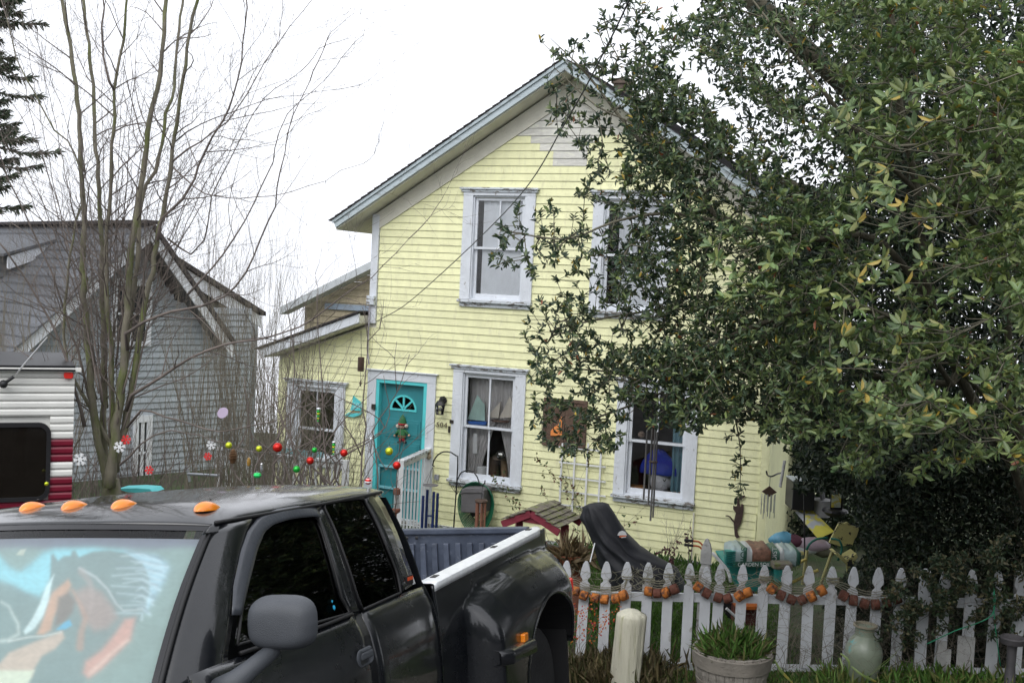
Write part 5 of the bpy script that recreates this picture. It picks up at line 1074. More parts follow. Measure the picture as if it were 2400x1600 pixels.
# mirror
for sg in (1, -1):
    c = thit(667, 1455, (1, 0, 0), 2.12); c[1] *= sg; n = 24; G = []
    for i in range(13):
        t = i / 12; sc = max(math.cos(t * PI / 2), 0) ** .42; row = []
        for k in range(33): a = 2 * PI * k / 32; ca, sa = math.cos(a), math.sin(a); row.append(c + np.array([.085 * math.sin(t * PI / 2), .138 * sc * abs(ca) ** .62 * np.sign(ca), .098 * sc * abs(sa) ** .62 * np.sign(sa) - .01 * t]))
        G.append(row)
    mi = MB().grid(G).build('side_mirror', m_plas, truck, smooth=True)
    i_ = [(.132 * abs(math.cos(a)) ** .62 * np.sign(math.cos(a)), .092 * abs(math.sin(a)) ** .62 * np.sign(math.sin(a))) for a in np.linspace(0, 2 * PI, 33)[:-1]]; MB().prism(i_, -.004, .004, ax=((0, 1, 0), (1, 0, 0), (0, 0, 1)), o=c).build('mirror_glass', mat('mirror silver', (.8, .8, .8), .03, metal=1.), mi)
    a = np.array([2.30, sg * .97, 1.25]); b = c + [.03, -sg * .02, -.09]
    MB().tube([a + [.0, -sg * .04, -.01], a + [-.03, sg * .04, .03], (a + b) / 2 + [0, 0, .0], b + [0, 0, -.0]], [.05, .045, .035, .03], 12).build('mirror_arm', m_plas, mi, smooth=True)
    MB().prism([(2.22, 1.30), (2.50, 1.25), (2.46, 1.10), (2.22, 1.12)], .0, .03, o=(0, (.955 if sg > 0 else -.985), 0)).build('mirror_base', m_plas, mi, bevel=.01)
# cargo bed
def bz(x): return 1.285 + .125 * (-x / 2.0)
def by(x): return .825 + .07 * (-x / 2.0)
def crest(x): return np.interp(-x, [.3, .43, .656, 1.04, 1.46, 1.8, 2.1], [1.06, 1.113, 1.19, 1.236, 1.262, 1.262, 1.24])
def bedy(x, z):
    y = by(x) + .035 * np.clip((1.3 - z) / .3, 0, 1)
    d = np.clip((crest(x) - z) / .26, 0, 1); f = np.sin(d * PI / 2) ** .62; g_ = np.clip((-x - .42) / .06, 0, 1); g_ = np.sin(g_ * PI / 2); rear = 1 - .38 * np.clip((-x - 1.8) / .25, 0, 1) ** 2
    return y + .205 * f * g_ * rear
AC = np.array([-1.46, .43]); AR = .60
for sg in (1, -1):
    nx_, nz_ = 84, 44; V = []; idx = {}
    G = np.zeros((nx_, nz_, 2))
    for i in range(nx_):
        for j in range(nz_):
            x = -.03 - 2.01 * i / (nx_ - 1); zt_ = bz(x) - .002; G[i, j] = (x, zt_ + (.48 - zt_) * j / (nz_ - 1))
    d = np.hypot(G[..., 0] - AC[0], G[..., 1] - AC[1]); fs = []
    for i in range(nx_ - 1):
        for j in range(nz_ - 1):
            q = [(i, j), (i + 1, j), (i + 1, j + 1), (i, j + 1)]
            if max(d[a] for a in q) < AR: continue
            if np.mean([d[a] for a in q]) < AR - .0: continue
            fs.append(q)
    near = (d < AR + .014)
    for i in range(nx_):
        for j in range(nz_):
            if near[i, j] and d[i, j] > 1e-6: G[i, j] = AC + (G[i, j] - AC) * AR / d[i, j]
    V = [(x, sg * float(bedy(x, z)), z) for x, z in G.reshape(-1, 2)]
    sb = MB().add(V, [tuple(a * nz_ + b for a, b in q) for q in fs]).build('bed_side', m_pnt, truck, smooth=True, solid=.012)
    arc_ = [AC + AR * np.array([math.cos(a), math.sin(a)]) for a in np.linspace(.15, PI - .15, 40)]; arc_ = [p for p in arc_ if p[0] > -2.03]
    G2 = np.array([[(p[0], sg * (float(bedy(*p)) + .004), p[1]), (p[0] + (AC[0] - p[0]) * .0, sg * .52, p[1])] for p in arc_]); MB().grid(G2).build('wheel_well', m_rub, sb)
    G2 = np.array([[(AC[0] + (AR + e) * (p[0] - AC[0]) / AR, sg * (float(bedy(*p)) + h_), AC[1] + (AR + e) * (p[1] - AC[1]) / AR) for e, h_ in ((-.008, -.01), (-.006, .005), (.010, .007), (.02, .001))] for p in arc_]); MB().grid(G2).build('arch_lip', m_pnt, sb, smooth=True)
    MB().obox((-.80, sg * (float(bedy(-.80, .85)) + .012), .86), np.eye(3), (.075, .03, .05)).build('side_marker', m_amber, sb, bevel=.006)
    G3 = [[(x, sg * (float(bedy(x, .80)) + o_), .82 - .03 * (-x) + dz) for o_, dz in ((-.01, .045), (.035, .035), (.05, .02), (.05, -.04), (-.01, -.055))] for x in np.linspace(-.45, -.92, 12)]; MB().grid(G3).build('side_moulding', m_pnt, sb, smooth=True)
    # rail cap of bright plate
    G2 = []
    for i in range(30):
        x = -.035 - 2.0 * i / 29; t = max(0, (i - 26) / 3); yo = by(x) + .012 - .05 * t ** 2; yi = by(x) - .115 + .02 * t; z = bz(x)
        G2.append([(x, sg * yi, z - .02), (x, sg * (yi), z + .006), (x, sg * (yi + .015), z + .012), (x, sg * (yo - .02), z + .012), (x, sg * (yo - .004), z + .007), (x, sg * yo, z - .006), (x, sg * (yo), z - .034)])
    rc = MB().grid(G2).build('bed_rail_cap', m_diam, truck, smooth='auto', solid=.003)
    for x in (-.22, -1.18, -1.88): MB().obox((x, sg * (by(x) - .07), bz(x) + .0135), ((.998, .03 * sg, -.06), (0, 1, 0), (.06, 0, .998)), (.07, .035, .004)).build('stake_pocket', m_rub, rc)
    MB().add([(-.02, sg * (by(0) - .12), bz(0) - .02), (-2.0, sg * (by(-2) - .12), bz(-2) - .02), (-2.0, sg * (by(-2) - .14), .86), (-.02, sg * (by(0) - .14), .86)], [(0, 1, 2, 3)]).build('bed_inner_side', m_liner, truck, solid=.01)
MB().box(-2.0, -.02, -.75, .75, .82, .86).build('bed_floor', m_liner, truck); MB().box(-.04, -.015, -.76, .76, .86, 1.28).build('bed_front_wall', m_liner, truck)
zt_ = bz(-2.03) + .0
tg = MB().box(-2.055, -2.01, -.775, .775, .80, zt_ - .005).build('tailgate', m_liner, truck, bevel=.01)
MB().box(-2.075, -2.056, -.78, .78, .78, zt_ - .01).build('tailgate_skin', m_pnt, tg, bevel=.006)
MB().box(-2.06, -1.985, -.775, .775, zt_ - .035, zt_ + .012).build('tailgate_cap', m_liner, tg, bevel=.010)
y = -.74
while y < .74:
    MB().prism([(y, .90), (y + .052, .90), (y + .046, zt_ - .10), (y + .006, zt_ - .10)], -2.009, -1.985, ax=((0, 1, 0), (1, 0, 0), (0, 0, 1))).build('liner_rib', m_liner2, tg, bevel=.004); y += .094
for yy in (-.18, -.10): MB().lathe([(.012, 0), (.014, .006), (.006, .012)], (-1.985, yy, zt_ - .055), 10, ((0, 1, 0), (0, 0, 1), (1, 0, 0))).build('liner_bolt', m_rub, tg)
# wheels, rear bumper, lamps, badge
for x, sgn in ((-1.46, 1), (-1.46, -1), (3.3, 1), (3.3, -1)):
    c = (x, sgn * .86, .40); ax = ((1, 0, 0), (0, 0, 1), (0, 1, 0)); wh = MB().lathe([(.22, -.11), (.36, -.12), (.395, -.09), (.40, 0), (.395, .09), (.36, .12), (.22, .11)], c, 36, ax).build('wheel', m_tyre, truck, smooth=True)
    MB().lathe([(.02, sgn * .06), (.10, sgn * .07), (.19, sgn * .05), (.225, sgn * .09), (.23, sgn * .1)], c, 24, ax).build('rim', m_wheel, wh, smooth=True)
MB().box(-2.28, -2.08, -.92, .92, .55, .72).build('rear_bumper', MATS['chrome'], truck, bevel=.02)
for sg in (1, -1): 
    MB().obox((-2.05, sg * 1.055, 1.0), np.eye(3), (.05, .06, .10)).build('tail_lamp', m_lr, truck, bevel=.015)
    MB().grid(np.array([[(-2.04, sg * by(-2.04), z), (-2.045, sg * (float(bedy(-2.03, z)) if z < 1.3 else by(-2.04)), z)] for z in np.linspace(.6, 1.39, 12)])).build('bed_rear_corner', m_pnt, truck)
bx_, bzz = ts(962, 1356); 
p = np.array([bx_ + .03, float(SY(bx_ + .03, bzz)) + .005, bzz]); MB().obox(p, np.eye(3), (.085, .008, .05)).build('badge', m_rub, truck); MB().obox(p + [0, .005, .008], np.eye(3), (.07, .004, .018)).build('badge_stripe', mat('orange red enamel', (.6, .08, .02), .4), truck)
# small blue toy inside the door window
p = ts(789, 1425); MB().ball((p[0], float(SY(*p)) - .03, p[1]), .022).ball((p[0] + .005, float(SY(*p)) - .03, p[1] + .03), .014).build('blue_trinket', mat('bright blue plastic', (.02, .35, .6), .4), truck)
# chassis
for sg in (1, -1): MB().box(-2.03, -2.0, min(sg * .45, sg * 1.03), max(sg * .45, sg * 1.03), .12, 1.0).build('mud_flap', m_rub, truck)
MB().box(-2.2, 4.0, -.45, -.35, .40, .55).box(-2.2, 4.0, .35, .45, .40, .55).build('chassis', m_rub, truck)
# ------------------------------------------------------------------ porch railings
def rail(name, label, pts3, zt_, zb_, nb, m, th=.035):
    a, b = np.array(pts3[0]), np.array(pts3[1]); t = thing(name, label, 'railing', [a[0], a[1], zb_]); up = (0, 0, 1)
    A = a.copy(); A[2] = zt_[0]; B = b.copy(); B[2] = zt_[1]
    MB().bar(A, B, .10, .04).build('top_rail', m_worn, t, world=True, bevel=.004); MB().bar(A - [0, 0, .06], B - [0, 0, .06], .04, .06).build('under_rail', m, t, world=True); MB().bar([A[0], A[1], zb_ + .08], [B[0], B[1], zb_ + .08], .05, .05).build('bottom_rail', m, t, world=True)
    for i in range(nb):
        f = (i + .5) / nb; p = A * (1 - f) + B * f; MB().bar([p[0], p[1], zb_ + .05], p - [0, 0, .05], th, th, up=(1, 0.1, 0)).build('baluster', m, t, world=True)
    for p in (A, B): MB().bar([p[0], p[1], zb_], p + [0, 0, .03], .09, .09, up=(1, .1, 0)).build('post', m, t, world=True, bevel=.004)
    return t
zp = HT[2] - .21
rail('porch_railing', 'long white porch railing behind the truck roof below the lean-to window', (hw(-1.75, 1.3, 0), hw(.46, 1.3, 0)), (HT[2] + .86, HT[2] + .90), zp, 24, m_white, .035)
rail('porch_railing', 'short white railing with closely spaced balusters right of the teal door', (hw(1.34, 1.3, 0), hw(1.14, .08, 0)), (HT[2] + 1.0, HT[2] + 1.0), zp - .2, 8, m_white, .028)
MB().obox(hp(690, 1060, 1.1) , HR.T, (1.0, .02, .10)).solo('teal_board', 'pale teal board standing behind the long porch railing', 'board', mat('pale weathered teal', (.25, .45, .48), .7))
MB().tube([at(440, 1102, 14), at(445, 1128, 14)], .02, 8).tube([at(440, 1110, 14), at(512, 1114, 13.6)], .018, 8).tube([at(438, 1090, 14), at(440, 1104, 14)], .025, 8).solo('metal_pipe', 'grey metal pipe frame beside the left end of the long porch railing', 'pipe', mat('galvanised pipe', (.4, .42, .45), .4, metal=.7))
MB().prism([(0, 0), (.2, .025), (.36, .03), (.40, .0), (.3, -.02), (.1, -.02)], -.1, .1, ax=(FD, FN, (0, 0, 1)), o=at(288, 1141, 11)).solo('teal_tarp', 'strip of teal tarp just above the truck roof by the bare tree trunk', 'tarp', m_teal2)
def figure_block(): pass
p = hp(1005, 1076, .12); MB().ball(p + [0, 0, .045], .038, 12, (1, 1, 1.25)).ball(p + [0, 0, .115], .03, 12).prism([(-.028, .12), (-.012, .125), (-.022, .155)], -.006, .006, o=p).prism([(.012, .125), (.028, .12), (.022, .155)], -.006, .006, o=p).solo('owl_figurine', 'small tan owl figurine on the railing post beside the teal door', 'figurine', mat('tan stone', (.40, .32, .22), .8, bump=.4), smooth=False)

# ------------------------------------------------------------------ things on the facade
# wall lantern
p = hp(1031, 958, .17); t = thing('wall_lantern', 'black carriage lantern with clear glass mounted between door and left lower window', 'lamp', p)
MB().lathe([(.055, 0), (.055, .02), (.02, .035)], hp(1040, 938, .03), 16, (HR[:, 0], (0, 0, 1), -HR[:, 1] * 1)).tube([hp(1040, 938, .03), hp(1041, 930, .10), hp(1034, 930, .16), p + [0, 0, .10]], .013, 8).build('bracket', m_blk, t, world=True, smooth='auto')
MB().lathe([(.078, .055), (.07, .075), (.045, .115), (.02, .13), (.012, .16), (.004, .185)], p, 6).build('cap', m_blk, t, world=True)
c_ = MB()
for k in range(6): a = 2 * PI * k / 6; c_.bar(p + [.05 * math.cos(a), .05 * math.sin(a), -.085], p + [.068 * math.cos(a), .068 * math.sin(a), .058], .009, .009, (.3, .5, .1))
c_.lathe([(.055, -.085), (.055, -.075)], p, 6).lathe([(.0625, -.02), (.0625, -.012)], p, 6); c_.build('cage', m_blk, t, world=True)
MB().lathe([(.047, -.07), (.062, .05)], p, 6).build('lamp_glass', glass('lamp glass', (1, 1, 1), .05), t, world=True); MB().ball(p, .02, 10, (1, 1, 1.6)).build('bulb', m_white, t, world=True)
# sailboat sign
bo = hl(833, 948); ax_ = (HR[:, 0], HR[:, 1], (0, 0, 1)); t = thing('house_number_sign', 'turquoise sailboat shaped sign with the number 504 left of the door', 'sign', hp(833, 973, .04)); O = hw(0, 0, 0)
def cl1(pts): return [hl(580 + a / 2.412, 620 + b / 2.412) for a, b in pts]
MB().prism(cl1([(606, 738), (648, 775), (659, 805), (650, 826), (588, 822), (600, 790)]), -.05, -.03, ax=ax_, o=HT).build('sail', m_teal2, t, world=True, bevel=.003)
MB().prism(cl1([(558, 848), (585, 832), (590, 838), (640, 836), (658, 826), (648, 848), (610, 860), (575, 856)]), -.055, -.03, ax=ax_, o=HT).build('hull', m_teal2, t, world=True, bevel=.003)
MB().prism(cl1([(590, 826), (650, 830), (640, 836), (592, 837)]), -.05, -.035, ax=ax_, o=HT).build('deck_stripe', mat('rope tan', (.4, .3, .15), .8), t, world=True)
text_on('504', .12, .003, hp(838, 951, .052), HR[:, 0], (0, 0, 1), mat('pale aqua paint', (.45, .75, .75), .6), t)
# brown bell chime hanging from the lean-to eave
p = hp(846, 853, .28); t = thing('wind_bell', 'brown cylinder bell hanging from the lean-to eave left of the door', 'wind chime', p); m_rustb = mat('brown bell metal', (.10, .065, .05), .55, metal=.4, bump=.3)
MB().lathe([(.02, .11), (.05, .105), (.05, -.105), (.047, -.11)], p, 18).build('bell', m_rustb, t, world=True, smooth='auto'); MB().tube([p + [0, 0, .11], hp(846, 775, .28)], .004, 5).tube([p + [0, 0, -.1], hp(845, 900, .28)], .003, 5).build('cord', m_blk, t, world=True)
MB().lathe([(.002, .05), (.02, .0), (.002, -.05)], hp(845, 898, .28), 4).build('clapper', m_rustb, t, world=True)
# elf on the door
def ep(a, b, n=-.02): return hp(580 + a / 2.412, 620 + b / 2.412, n)
t = thing('elf_decoration', 'stuffed elf in green jacket and red trousers hanging on the teal door', 'decoration', ep(872, 1010)); m_eg = mat('green felt', (.03, .14, .05), .9); m_er = mat('red felt', (.40, .02, .03), .9); m_sk = mat('peach cloth', (.55, .36, .27), .8); m_ew = mat('cream fleece', (.6, .5, .42), .9, bump=.5)
MB().lathe([(.001, .135), (.03, .10), (.055, .04), (.062, .0)], ep(876, 895), 14).build('hat', m_eg, t, world=True, smooth='auto'); MB().lathe([(.062, -.012), (.068, .0), (.062, .014)], ep(875, 900), 14).build('hat_band', m_er, t, world=True, smooth=True)
h_ = MB().ball(ep(875, 912), .048, 14, (1, .8, 1)).build('head', m_sk, t, world=True, smooth=True); [MB().ball(ep(a_, 912), .032, 10).build('hair_tuft', m_ew, t, world=True, smooth=True) for a_ in (850, 898)]
MB().ball(ep(868, 908, .02), .006, 6).ball(ep(880, 908, .02), .006, 6).build('eye', m_blk, h_, world=True); MB().ball(ep(874, 914, .025), .009, 8).build('nose', m_sk, h_, world=True)
MB().lathe([(.03, .06), (.05, .045), (.065, -.03), (.07, -.07)], ep(873, 950), 14, (HR[:, 0], HR[:, 1] * .6, (0, 0, 1))).build('jacket', m_eg, t, world=True, smooth='auto'); MB().lathe([(.068, -.005), (.07, .005)], ep(873, 968), 14, (HR[:, 0], HR[:, 1] * .65, (0, 0, 1))).build('belt', m_er, t, world=True)
for s_ in (1, -1):
    MB().tube([ep(873 + s_ * 14, 935), ep(873 + s_ * 28, 950), ep(873 + s_ * 36, 962)], [.022, .02, .018], 8).build('arm', m_eg, t, world=True, smooth=True); MB().ball(ep(873 + s_ * 40, 965), .021, 8).build('hand', m_sk, t, world=True, smooth=True)
    MB().tube([ep(873 + s_ * 7, 974), ep(873 + s_ * 10, 998)], [.026, .021], 8).build('leg', m_er, t, world=True, smooth=True); MB().ball(ep(873 + s_ * 16, 1003, .0), .024, 10, (1.4, .9, .7)).build('shoe', m_blk, t, world=True, smooth=True)
# framed art, trellis
t = thing('wooden_plaque', 'weathered brown wooden plaque with an orange cut-out between the two lower windows', 'plaque', hp(1327, 1052, .03)); x0, z1 = hl(1278, 930); x1, z0 = hl(1374, 1052)
m_old = mat('weathered brown wood', (.11, .07, .05), .85, var=.3, scale=14, bump=.6, stretch=(1, 1, 6), rnd=.2)
for i in range(4): a = x0 + (x1 - x0) * i / 4; MB().box(a + .003, a + (x1 - x0) / 4 - .003, -.04 - .003 * (i % 2), -.025, z0 + .02, z1 - .02).build('plank', m_old, t); t.children[-1].location = (0, 0, 0)
for c_ in t.children: c_.matrix_parent_inverse = Matrix.Identity(4)
def tohouse(t):      # children were modelled in house coordinates
    R, T = XF[t.name]
    for c_ in list(t.children) + [g for c2 in t.children for g in c2.children]:
        if c_.get('_h'): continue
        c_['_h'] = 1; n = len(c_.data.vertices); V = np.zeros(n * 3, np.float32); c_.data.vertices.foreach_get('co', V); V = V.reshape(-1, 3) @ HR.T + HT; V = (V - T) @ R; c_.data.vertices.foreach_set('co', V.astype(np.float32).ravel()); c_.data.update()
for a0, a1, b0, b1 in ((x0, x1, z0, z0 + .05), (x0, x1, z1 - .05, z1), (x0, x0 + .05, z0 + .05, z1 - .05), (x1 - .05, x1, z0 + .05, z1 - .05)): MB().box(a0, a1, -.055, -.028, b0, b1).build('frame', m_old, t, bevel=.004)
MB().prism([hl(1000 + a / 3.135, 820 + b / 3.135) for a, b in [(990, 488), (1004, 490), (1002, 560), (1004, 626), (920, 626), (922, 590), (950, 560), (975, 548), (985, 530)]], -.062, -.045).build('orange_cutout', mat('orange enamel', (.80, .27, .07), .5, var=.1), t, bevel=.003); tohouse(t)
t = thing('trellis', 'white garden trellis against the wall below the wooden plaque', 'trellis', hp(1365, 1200, .08))
for px in (1322, 1352, 1382, 1413): x, z = hl(px, 1045); MB().box(x - .012, x + .012, -.075, -.055, z - .98, z + .05).build('upright', m_white, t)
for py in (1049, 1085, 1119, 1152, 1184): x, z = hl(1322, py - 3); x2 = hl(1413, py)[0]; MB().box(x - .06, x2 + .06, -.055, -.04, z - .011, z + .011).build('crossbar', m_white, t)
tohouse(t)
t = thing('climbing_rose', 'thin climbing rose with sparse leaves growing over the white trellis', 'plant', hp(1370, 1300, .3)); L = []
for px, pyt in ((1300, 1150), (1330, 1080), (1350, 1120), (1390, 1040), (1372, 1070), (1400, 1100), (1235, 1150), (1420, 1170), (1440, 1160), (1180, 1160)): p = hp(px, 1300, .22); q = hp(px + RNG.uniform(-20, 20), pyt, .12); twigs(p, q - p, np.linalg.norm(q - p), .005, 2, L, 9, .1, .6, 4, .35, .14)
twig_obj('stem', L, m_twigb, t)
E_ = np.array([l[1] for l in L]); sel = RNG.random(len(E_)) < .35; E_ = E_[sel]; V, Q, T = leafbatch(E_, rvec(len(E_)) + [0, -.4, 0], rvec(len(E_)), RNG.uniform(.03, .06, len(E_)), .03, np.array([[.07, .12, .04], [.14, .15, .05], [.14, .05, .03]])[RNG.integers(0, 3, len(E_))])
o = link('leaves', npmesh('leaves', V - XF[t.name][1], Q, False, T), m_leaf, t); o['kind'] = 'stuff'
# cat silhouette and butterfly
def cl3(pts): return [hl(1350 + a / 3.136, 820 + b / 3.136) for a, b in pts]
m_rcat = mat('rusty brown sheet metal', (.065, .04, .035), .7, metal=.3, var=.3, scale=20, bump=.3)
t = thing('cat_silhouette', 'rusty metal cat silhouette climbing the siding near the right house corner', 'wall art', hp(1728, 1258, .05))
MB().prism(cl3([(1190, 1082), (1205, 1080), (1207, 1128), (1214, 1150), (1221, 1125), (1236, 1130), (1236, 1170), (1226, 1232), (1214, 1272), (1190, 1310), (1195, 1348), (1207, 1368), (1187, 1377), (1172, 1360), (1168, 1310), (1164, 1270), (1174, 1215), (1180, 1192), (1160, 1162), (1161, 1136), (1172, 1144), (1188, 1140)]), -.05, -.036).build('body', m_rcat, t)
MB().tube([(a, -.043, b) for a, b in cl3([(1172, 1262), (1152, 1244), (1138, 1222), (1122, 1213), (1104, 1213)])], [.012, .011, .010, .009, .007], 6).build('tail', m_rcat, t); tohouse(t)
x = cl3([(1195, 1090), (1215, 1070), (1212, 1050), (1226, 1064), (1250, 1062), (1240, 1082), (1228, 1086), (1222, 1100)]); mb = MB().prism(x, -.055, -.045); mb.v = [tuple(HT + HR @ np.array(v)) for v in mb.v]; mb.solo('metal_butterfly', 'small dark metal butterfly just above the climbing cat silhouette', 'wall art', m_rcat)
# trellis hose reel
t = thing('hose_reel', 'grey wall mounted hose reel with green hose under the left lower window', 'hose reel', hp(1115, 1230, .2)); m_hr = mat('grey plastic cover', (.13, .125, .13), .6, bump=.2)
def c2b(a, b): return hl(1000 + a / 3.135, 820 + b / 3.135, .3)
MB().prism([c2b(*p) for p in [(278, 1015), (305, 1002), (425, 1002), (448, 1020), (438, 1190), (275, 1182)]], -.42, -.12).build('cover', m_hr, t, bevel=.015); MB().prism([c2b(*p) for p in [(275, 1040), (300, 1028), (430, 1030), (450, 1046), (450, 1054), (430, 1038), (300, 1036), (275, 1048)]], -.435, -.42).build('lid_edge', m_hr, t)
MB().prism([c2b(*p) for p in [(320, 1190), (410, 1190), (345, 1225)]], -.32, -.28).build('bracket', m_blk, t); m_hose = mat('green garden hose', (.012, .12, .06), .4)
for q in range(9):
    xx = -.16 - .017 * q; a = .19 + .012 * q; cx_, cz_ = c2b(362, 1075); MB().tube([(cx_ + (a + .0) * math.cos(th) * 1.0, xx, cz_ - .10 + (a * 1.55) * math.sin(th) * (1 if math.sin(th) < 0 else .7)) for th in np.linspace(0, 2 * PI, 28)], .009, 6, cap=False).build('hose_loop', m_hose, t, smooth=True)
tohouse(t)
# shepherd hooks with their chimes
def hk(pts, n): return [hp(a, b, n) for a, b in pts]
g1 = hk([(1064, 1228), (1073, 1085), (1070, 1068), (1058, 1060), (1040, 1058), (1026, 1066), (1016, 1080), (1014, 1090), (1018, 1092)], 1.1); base = g1[0].copy(); base[2] = -.6
MB().tube([base + [0, 0, .0]] + sample(g1, .05), .010, 8).solo('shepherd_hook', 'taller black shepherd hook holding the blue pipe chime beside the railing', 'garden hook', m_blk, smooth=True)
g2 = hk([(1063, 1235), (1070, 1140), (1073, 1122), (1082, 1106), (1096, 1101), (1110, 1105), (1119, 1118), (1124, 1133), (1130, 1137), (1136, 1132), (1137, 1125)], 1.35); base = g2[0].copy(); base[2] = -.6
MB().tube([base] + sample(g2, .05), .009, 8).solo('shepherd_hook', 'lower black shepherd hook in front of the grey hose reel', 'garden hook', m_blk, smooth=True)
t = thing('wind_chime', 'wind chime of four dark blue pipes hanging from the taller hook', 'wind chime', hp(1009, 1230, 1.1)); m_bl = mat('dark blue pipe', (.015, .03, .12), .35); top = hp(1014, 1094, 1.1)
MB().lathe([(.11, 0), (.112, .004), (.11, .008)], hp(1009, 1137, 1.1), 20).build('ring', m_hr, t, world=True); w_ = MB()
for k in range(6): a = 2 * PI * k / 6; w_.tube([top, hp(1009, 1137, 1.1) + [.11 * math.cos(a), .11 * math.sin(a), 0]], .0025, 4)
w_.build('wires', m_hr, t, world=True)
for px, py, dn_ in ((992, 1161, .02), (1002, 1147, -.08), (1017, 1152, .06), (1026, 1155, -.02)): p = hp(px, py, 1.1 + dn_); MB().tube([p, p - [0, 0, .62]], .020, 12).build('pipe', m_bl, t, world=True, smooth='auto')
MB().bar(hp(1003, 1208, 1.1), hp(1016, 1208, 1.1), .02, .02).build('striker', m_bl, t, world=True)
t = thing('wind_chime', 'small copper tube chime hanging from the lower hook before the hose reel', 'wind chime', hp(1128, 1230, 1.35)); m_cop = mat('dull copper', (.34, .16, .11), .5, metal=.4); p = hp(1128, 1174, 1.35)
MB().lathe([(.03, .03), (.085, .02), (.09, .0), (.085, -.012)], p, 18).build('top_disc', m_rustb, t, world=True, smooth='auto'); MB().tube([p, hp(1131, 1137, 1.35)], .003, 4).build('cord', m_blk, t, world=True)
for k in range(7): a = 2 * PI * k / 7 + .3; q = p + [.065 * math.cos(a), .065 * math.sin(a), -.01]; MB().tube([q, q - [0, 0, .42 - .04 * (k % 3)]], .011, 8).build('tube', m_cop, t, world=True, smooth='auto')
c_ = MB(); p = hp(1071, 1142, 1.2)
for k in range(7): s_ = -.09 + .03 * k; c_.tube([p + HR[:, 0] * s_ + [0, 0, .09 - abs(s_)], p + HR[:, 0] * (s_ * .2) + [0, 0, -.10 + abs(s_) * .3]], .003, 4); c_.tube([p + HR[:, 0] * s_ + [0, 0, .0], p + HR[:, 0] * (s_ + .05) + [0, 0, .07]], .003, 4)
c_.solo('wire_basket', 'small lattice wire hanger on the hook pole below the left window', 'wire basket', m_blk)
t = thing('bird_feeder', 'rusty cylinder bird feeder hanging by chains in front of the teal door', 'bird feeder', at(931, 1235, 11.0)); p = at(930, 1150, 11.0); m_rst = mat('rusty iron', (.16, .06, .035), .8, bump=.5, var=.3, scale=25)
MB().lathe([(.02, .03), (.035, .02), (.035, -.03), (.03, -.035)], p, 12).build('cap', m_rst, t, world=True); MB().lathe([(.026, -.04), (.026, -.17)], p, 12).build('seed_tube', mat('cloudy glass', (.35, .37, .36), .3), t, world=True); MB().lathe([(.02, -.17), (.045, -.18), (.04, -.21), (.01, -.23), (.012, -.36), (.002, -.37)], p, 12).build('tray', m_rst, t, world=True)
MB().tube([p + [0, 0, .03], p + [.01, 0, .26]], .003, 4).tube([p + [-.035, 0, 0], p + [-.035, 0, -.2]], .003, 4).tube([p + [.035, 0, 0], p + [.035, 0, -.2]], .003, 4).build('chain', m_blk, t, world=True)
MB().lathe([(.03, 0), (.045, .07), (.05, .075)], at(918, 1232, 12), 12).solo('flower_pot', 'small orange flower pot on the porch by the foot of the teal door', 'pot', mat('orange clay', (.5, .17, .08), .8))
# long chimes in the tree, diamond chime at the corner
t = thing('wind_chime', 'long grey tube wind chime hanging from the evergreen before the right window', 'wind chime', at(1530, 1225, 9.4)); m_al = mat('dull aluminium tube', (.26, .25, .24), .4, metal=.7)
for (x0, y0, y1, dz) in ((1517, 1008, 1172, 0), (1529, 1001, 1184, .05), (1536, 1006, 1222, -.03), (1541, 1012, 1214, .04)): a = at(x0, y0, 9.4 + dz); b = at(x0 - .047 * (y1 - y0), y1, 9.4 + dz); b[:2] = a[:2]; MB().tube([a, b], .0085, 10).build('tube', m_al, t, world=True, smooth='auto')
MB().lathe([(.035, -.006), (.04, 0), (.035, .006)], at(1531, 1082, 9.4), 14).build('striker', m_rustb, t, world=True); MB().tube([at(1530, 960, 9.4), at(1531, 1082, 9.4)], .003, 4).lathe([(.045, -.006), (.045, .006)], at(1530, 985, 9.4), 14).build('top_disc', m_rustb, t, world=True)
t = thing('wind_chime', 'dark diamond topped chime with thin silver tubes at the right house corner', 'wind chime', at(1803, 1215, 13.9)); c_ = at(1803, 1152, 13.9)
MB().prism([(-.095, 0), (0, .075), (.095, 0), (0, -.06)], -.01, .01, o=c_).build('diamond_plate', m_rustb, t, world=True, bevel=.002)
for k in range(9): q = c_ + [-.085 + .021 * k, .02 * (-1) ** k, -.03]; MB().tube([q, q - [0, 0, .26 + .05 * math.sin(k * 1.7)]], .0055, 6).build('tube', mat('silver tube', (.6, .6, .6), .3, metal=.9), t, world=True, smooth='auto')
MB().tube([c_ + [0, 0, .07], c_ + [0, 0, .2]] , .003, 4).build('cord', m_blk, t, world=True)
MB().tube(sample([at(1796, 1103, 13.9), at(1798, 1112, 13.9), at(1808, 1116, 13.8), at(1822, 1110, 13.9), at(1830, 1108, 14.2)], .03), .010, 6).solo('iron_hook', 'curved black iron hook above the diamond topped chime', 'hook', m_blk)

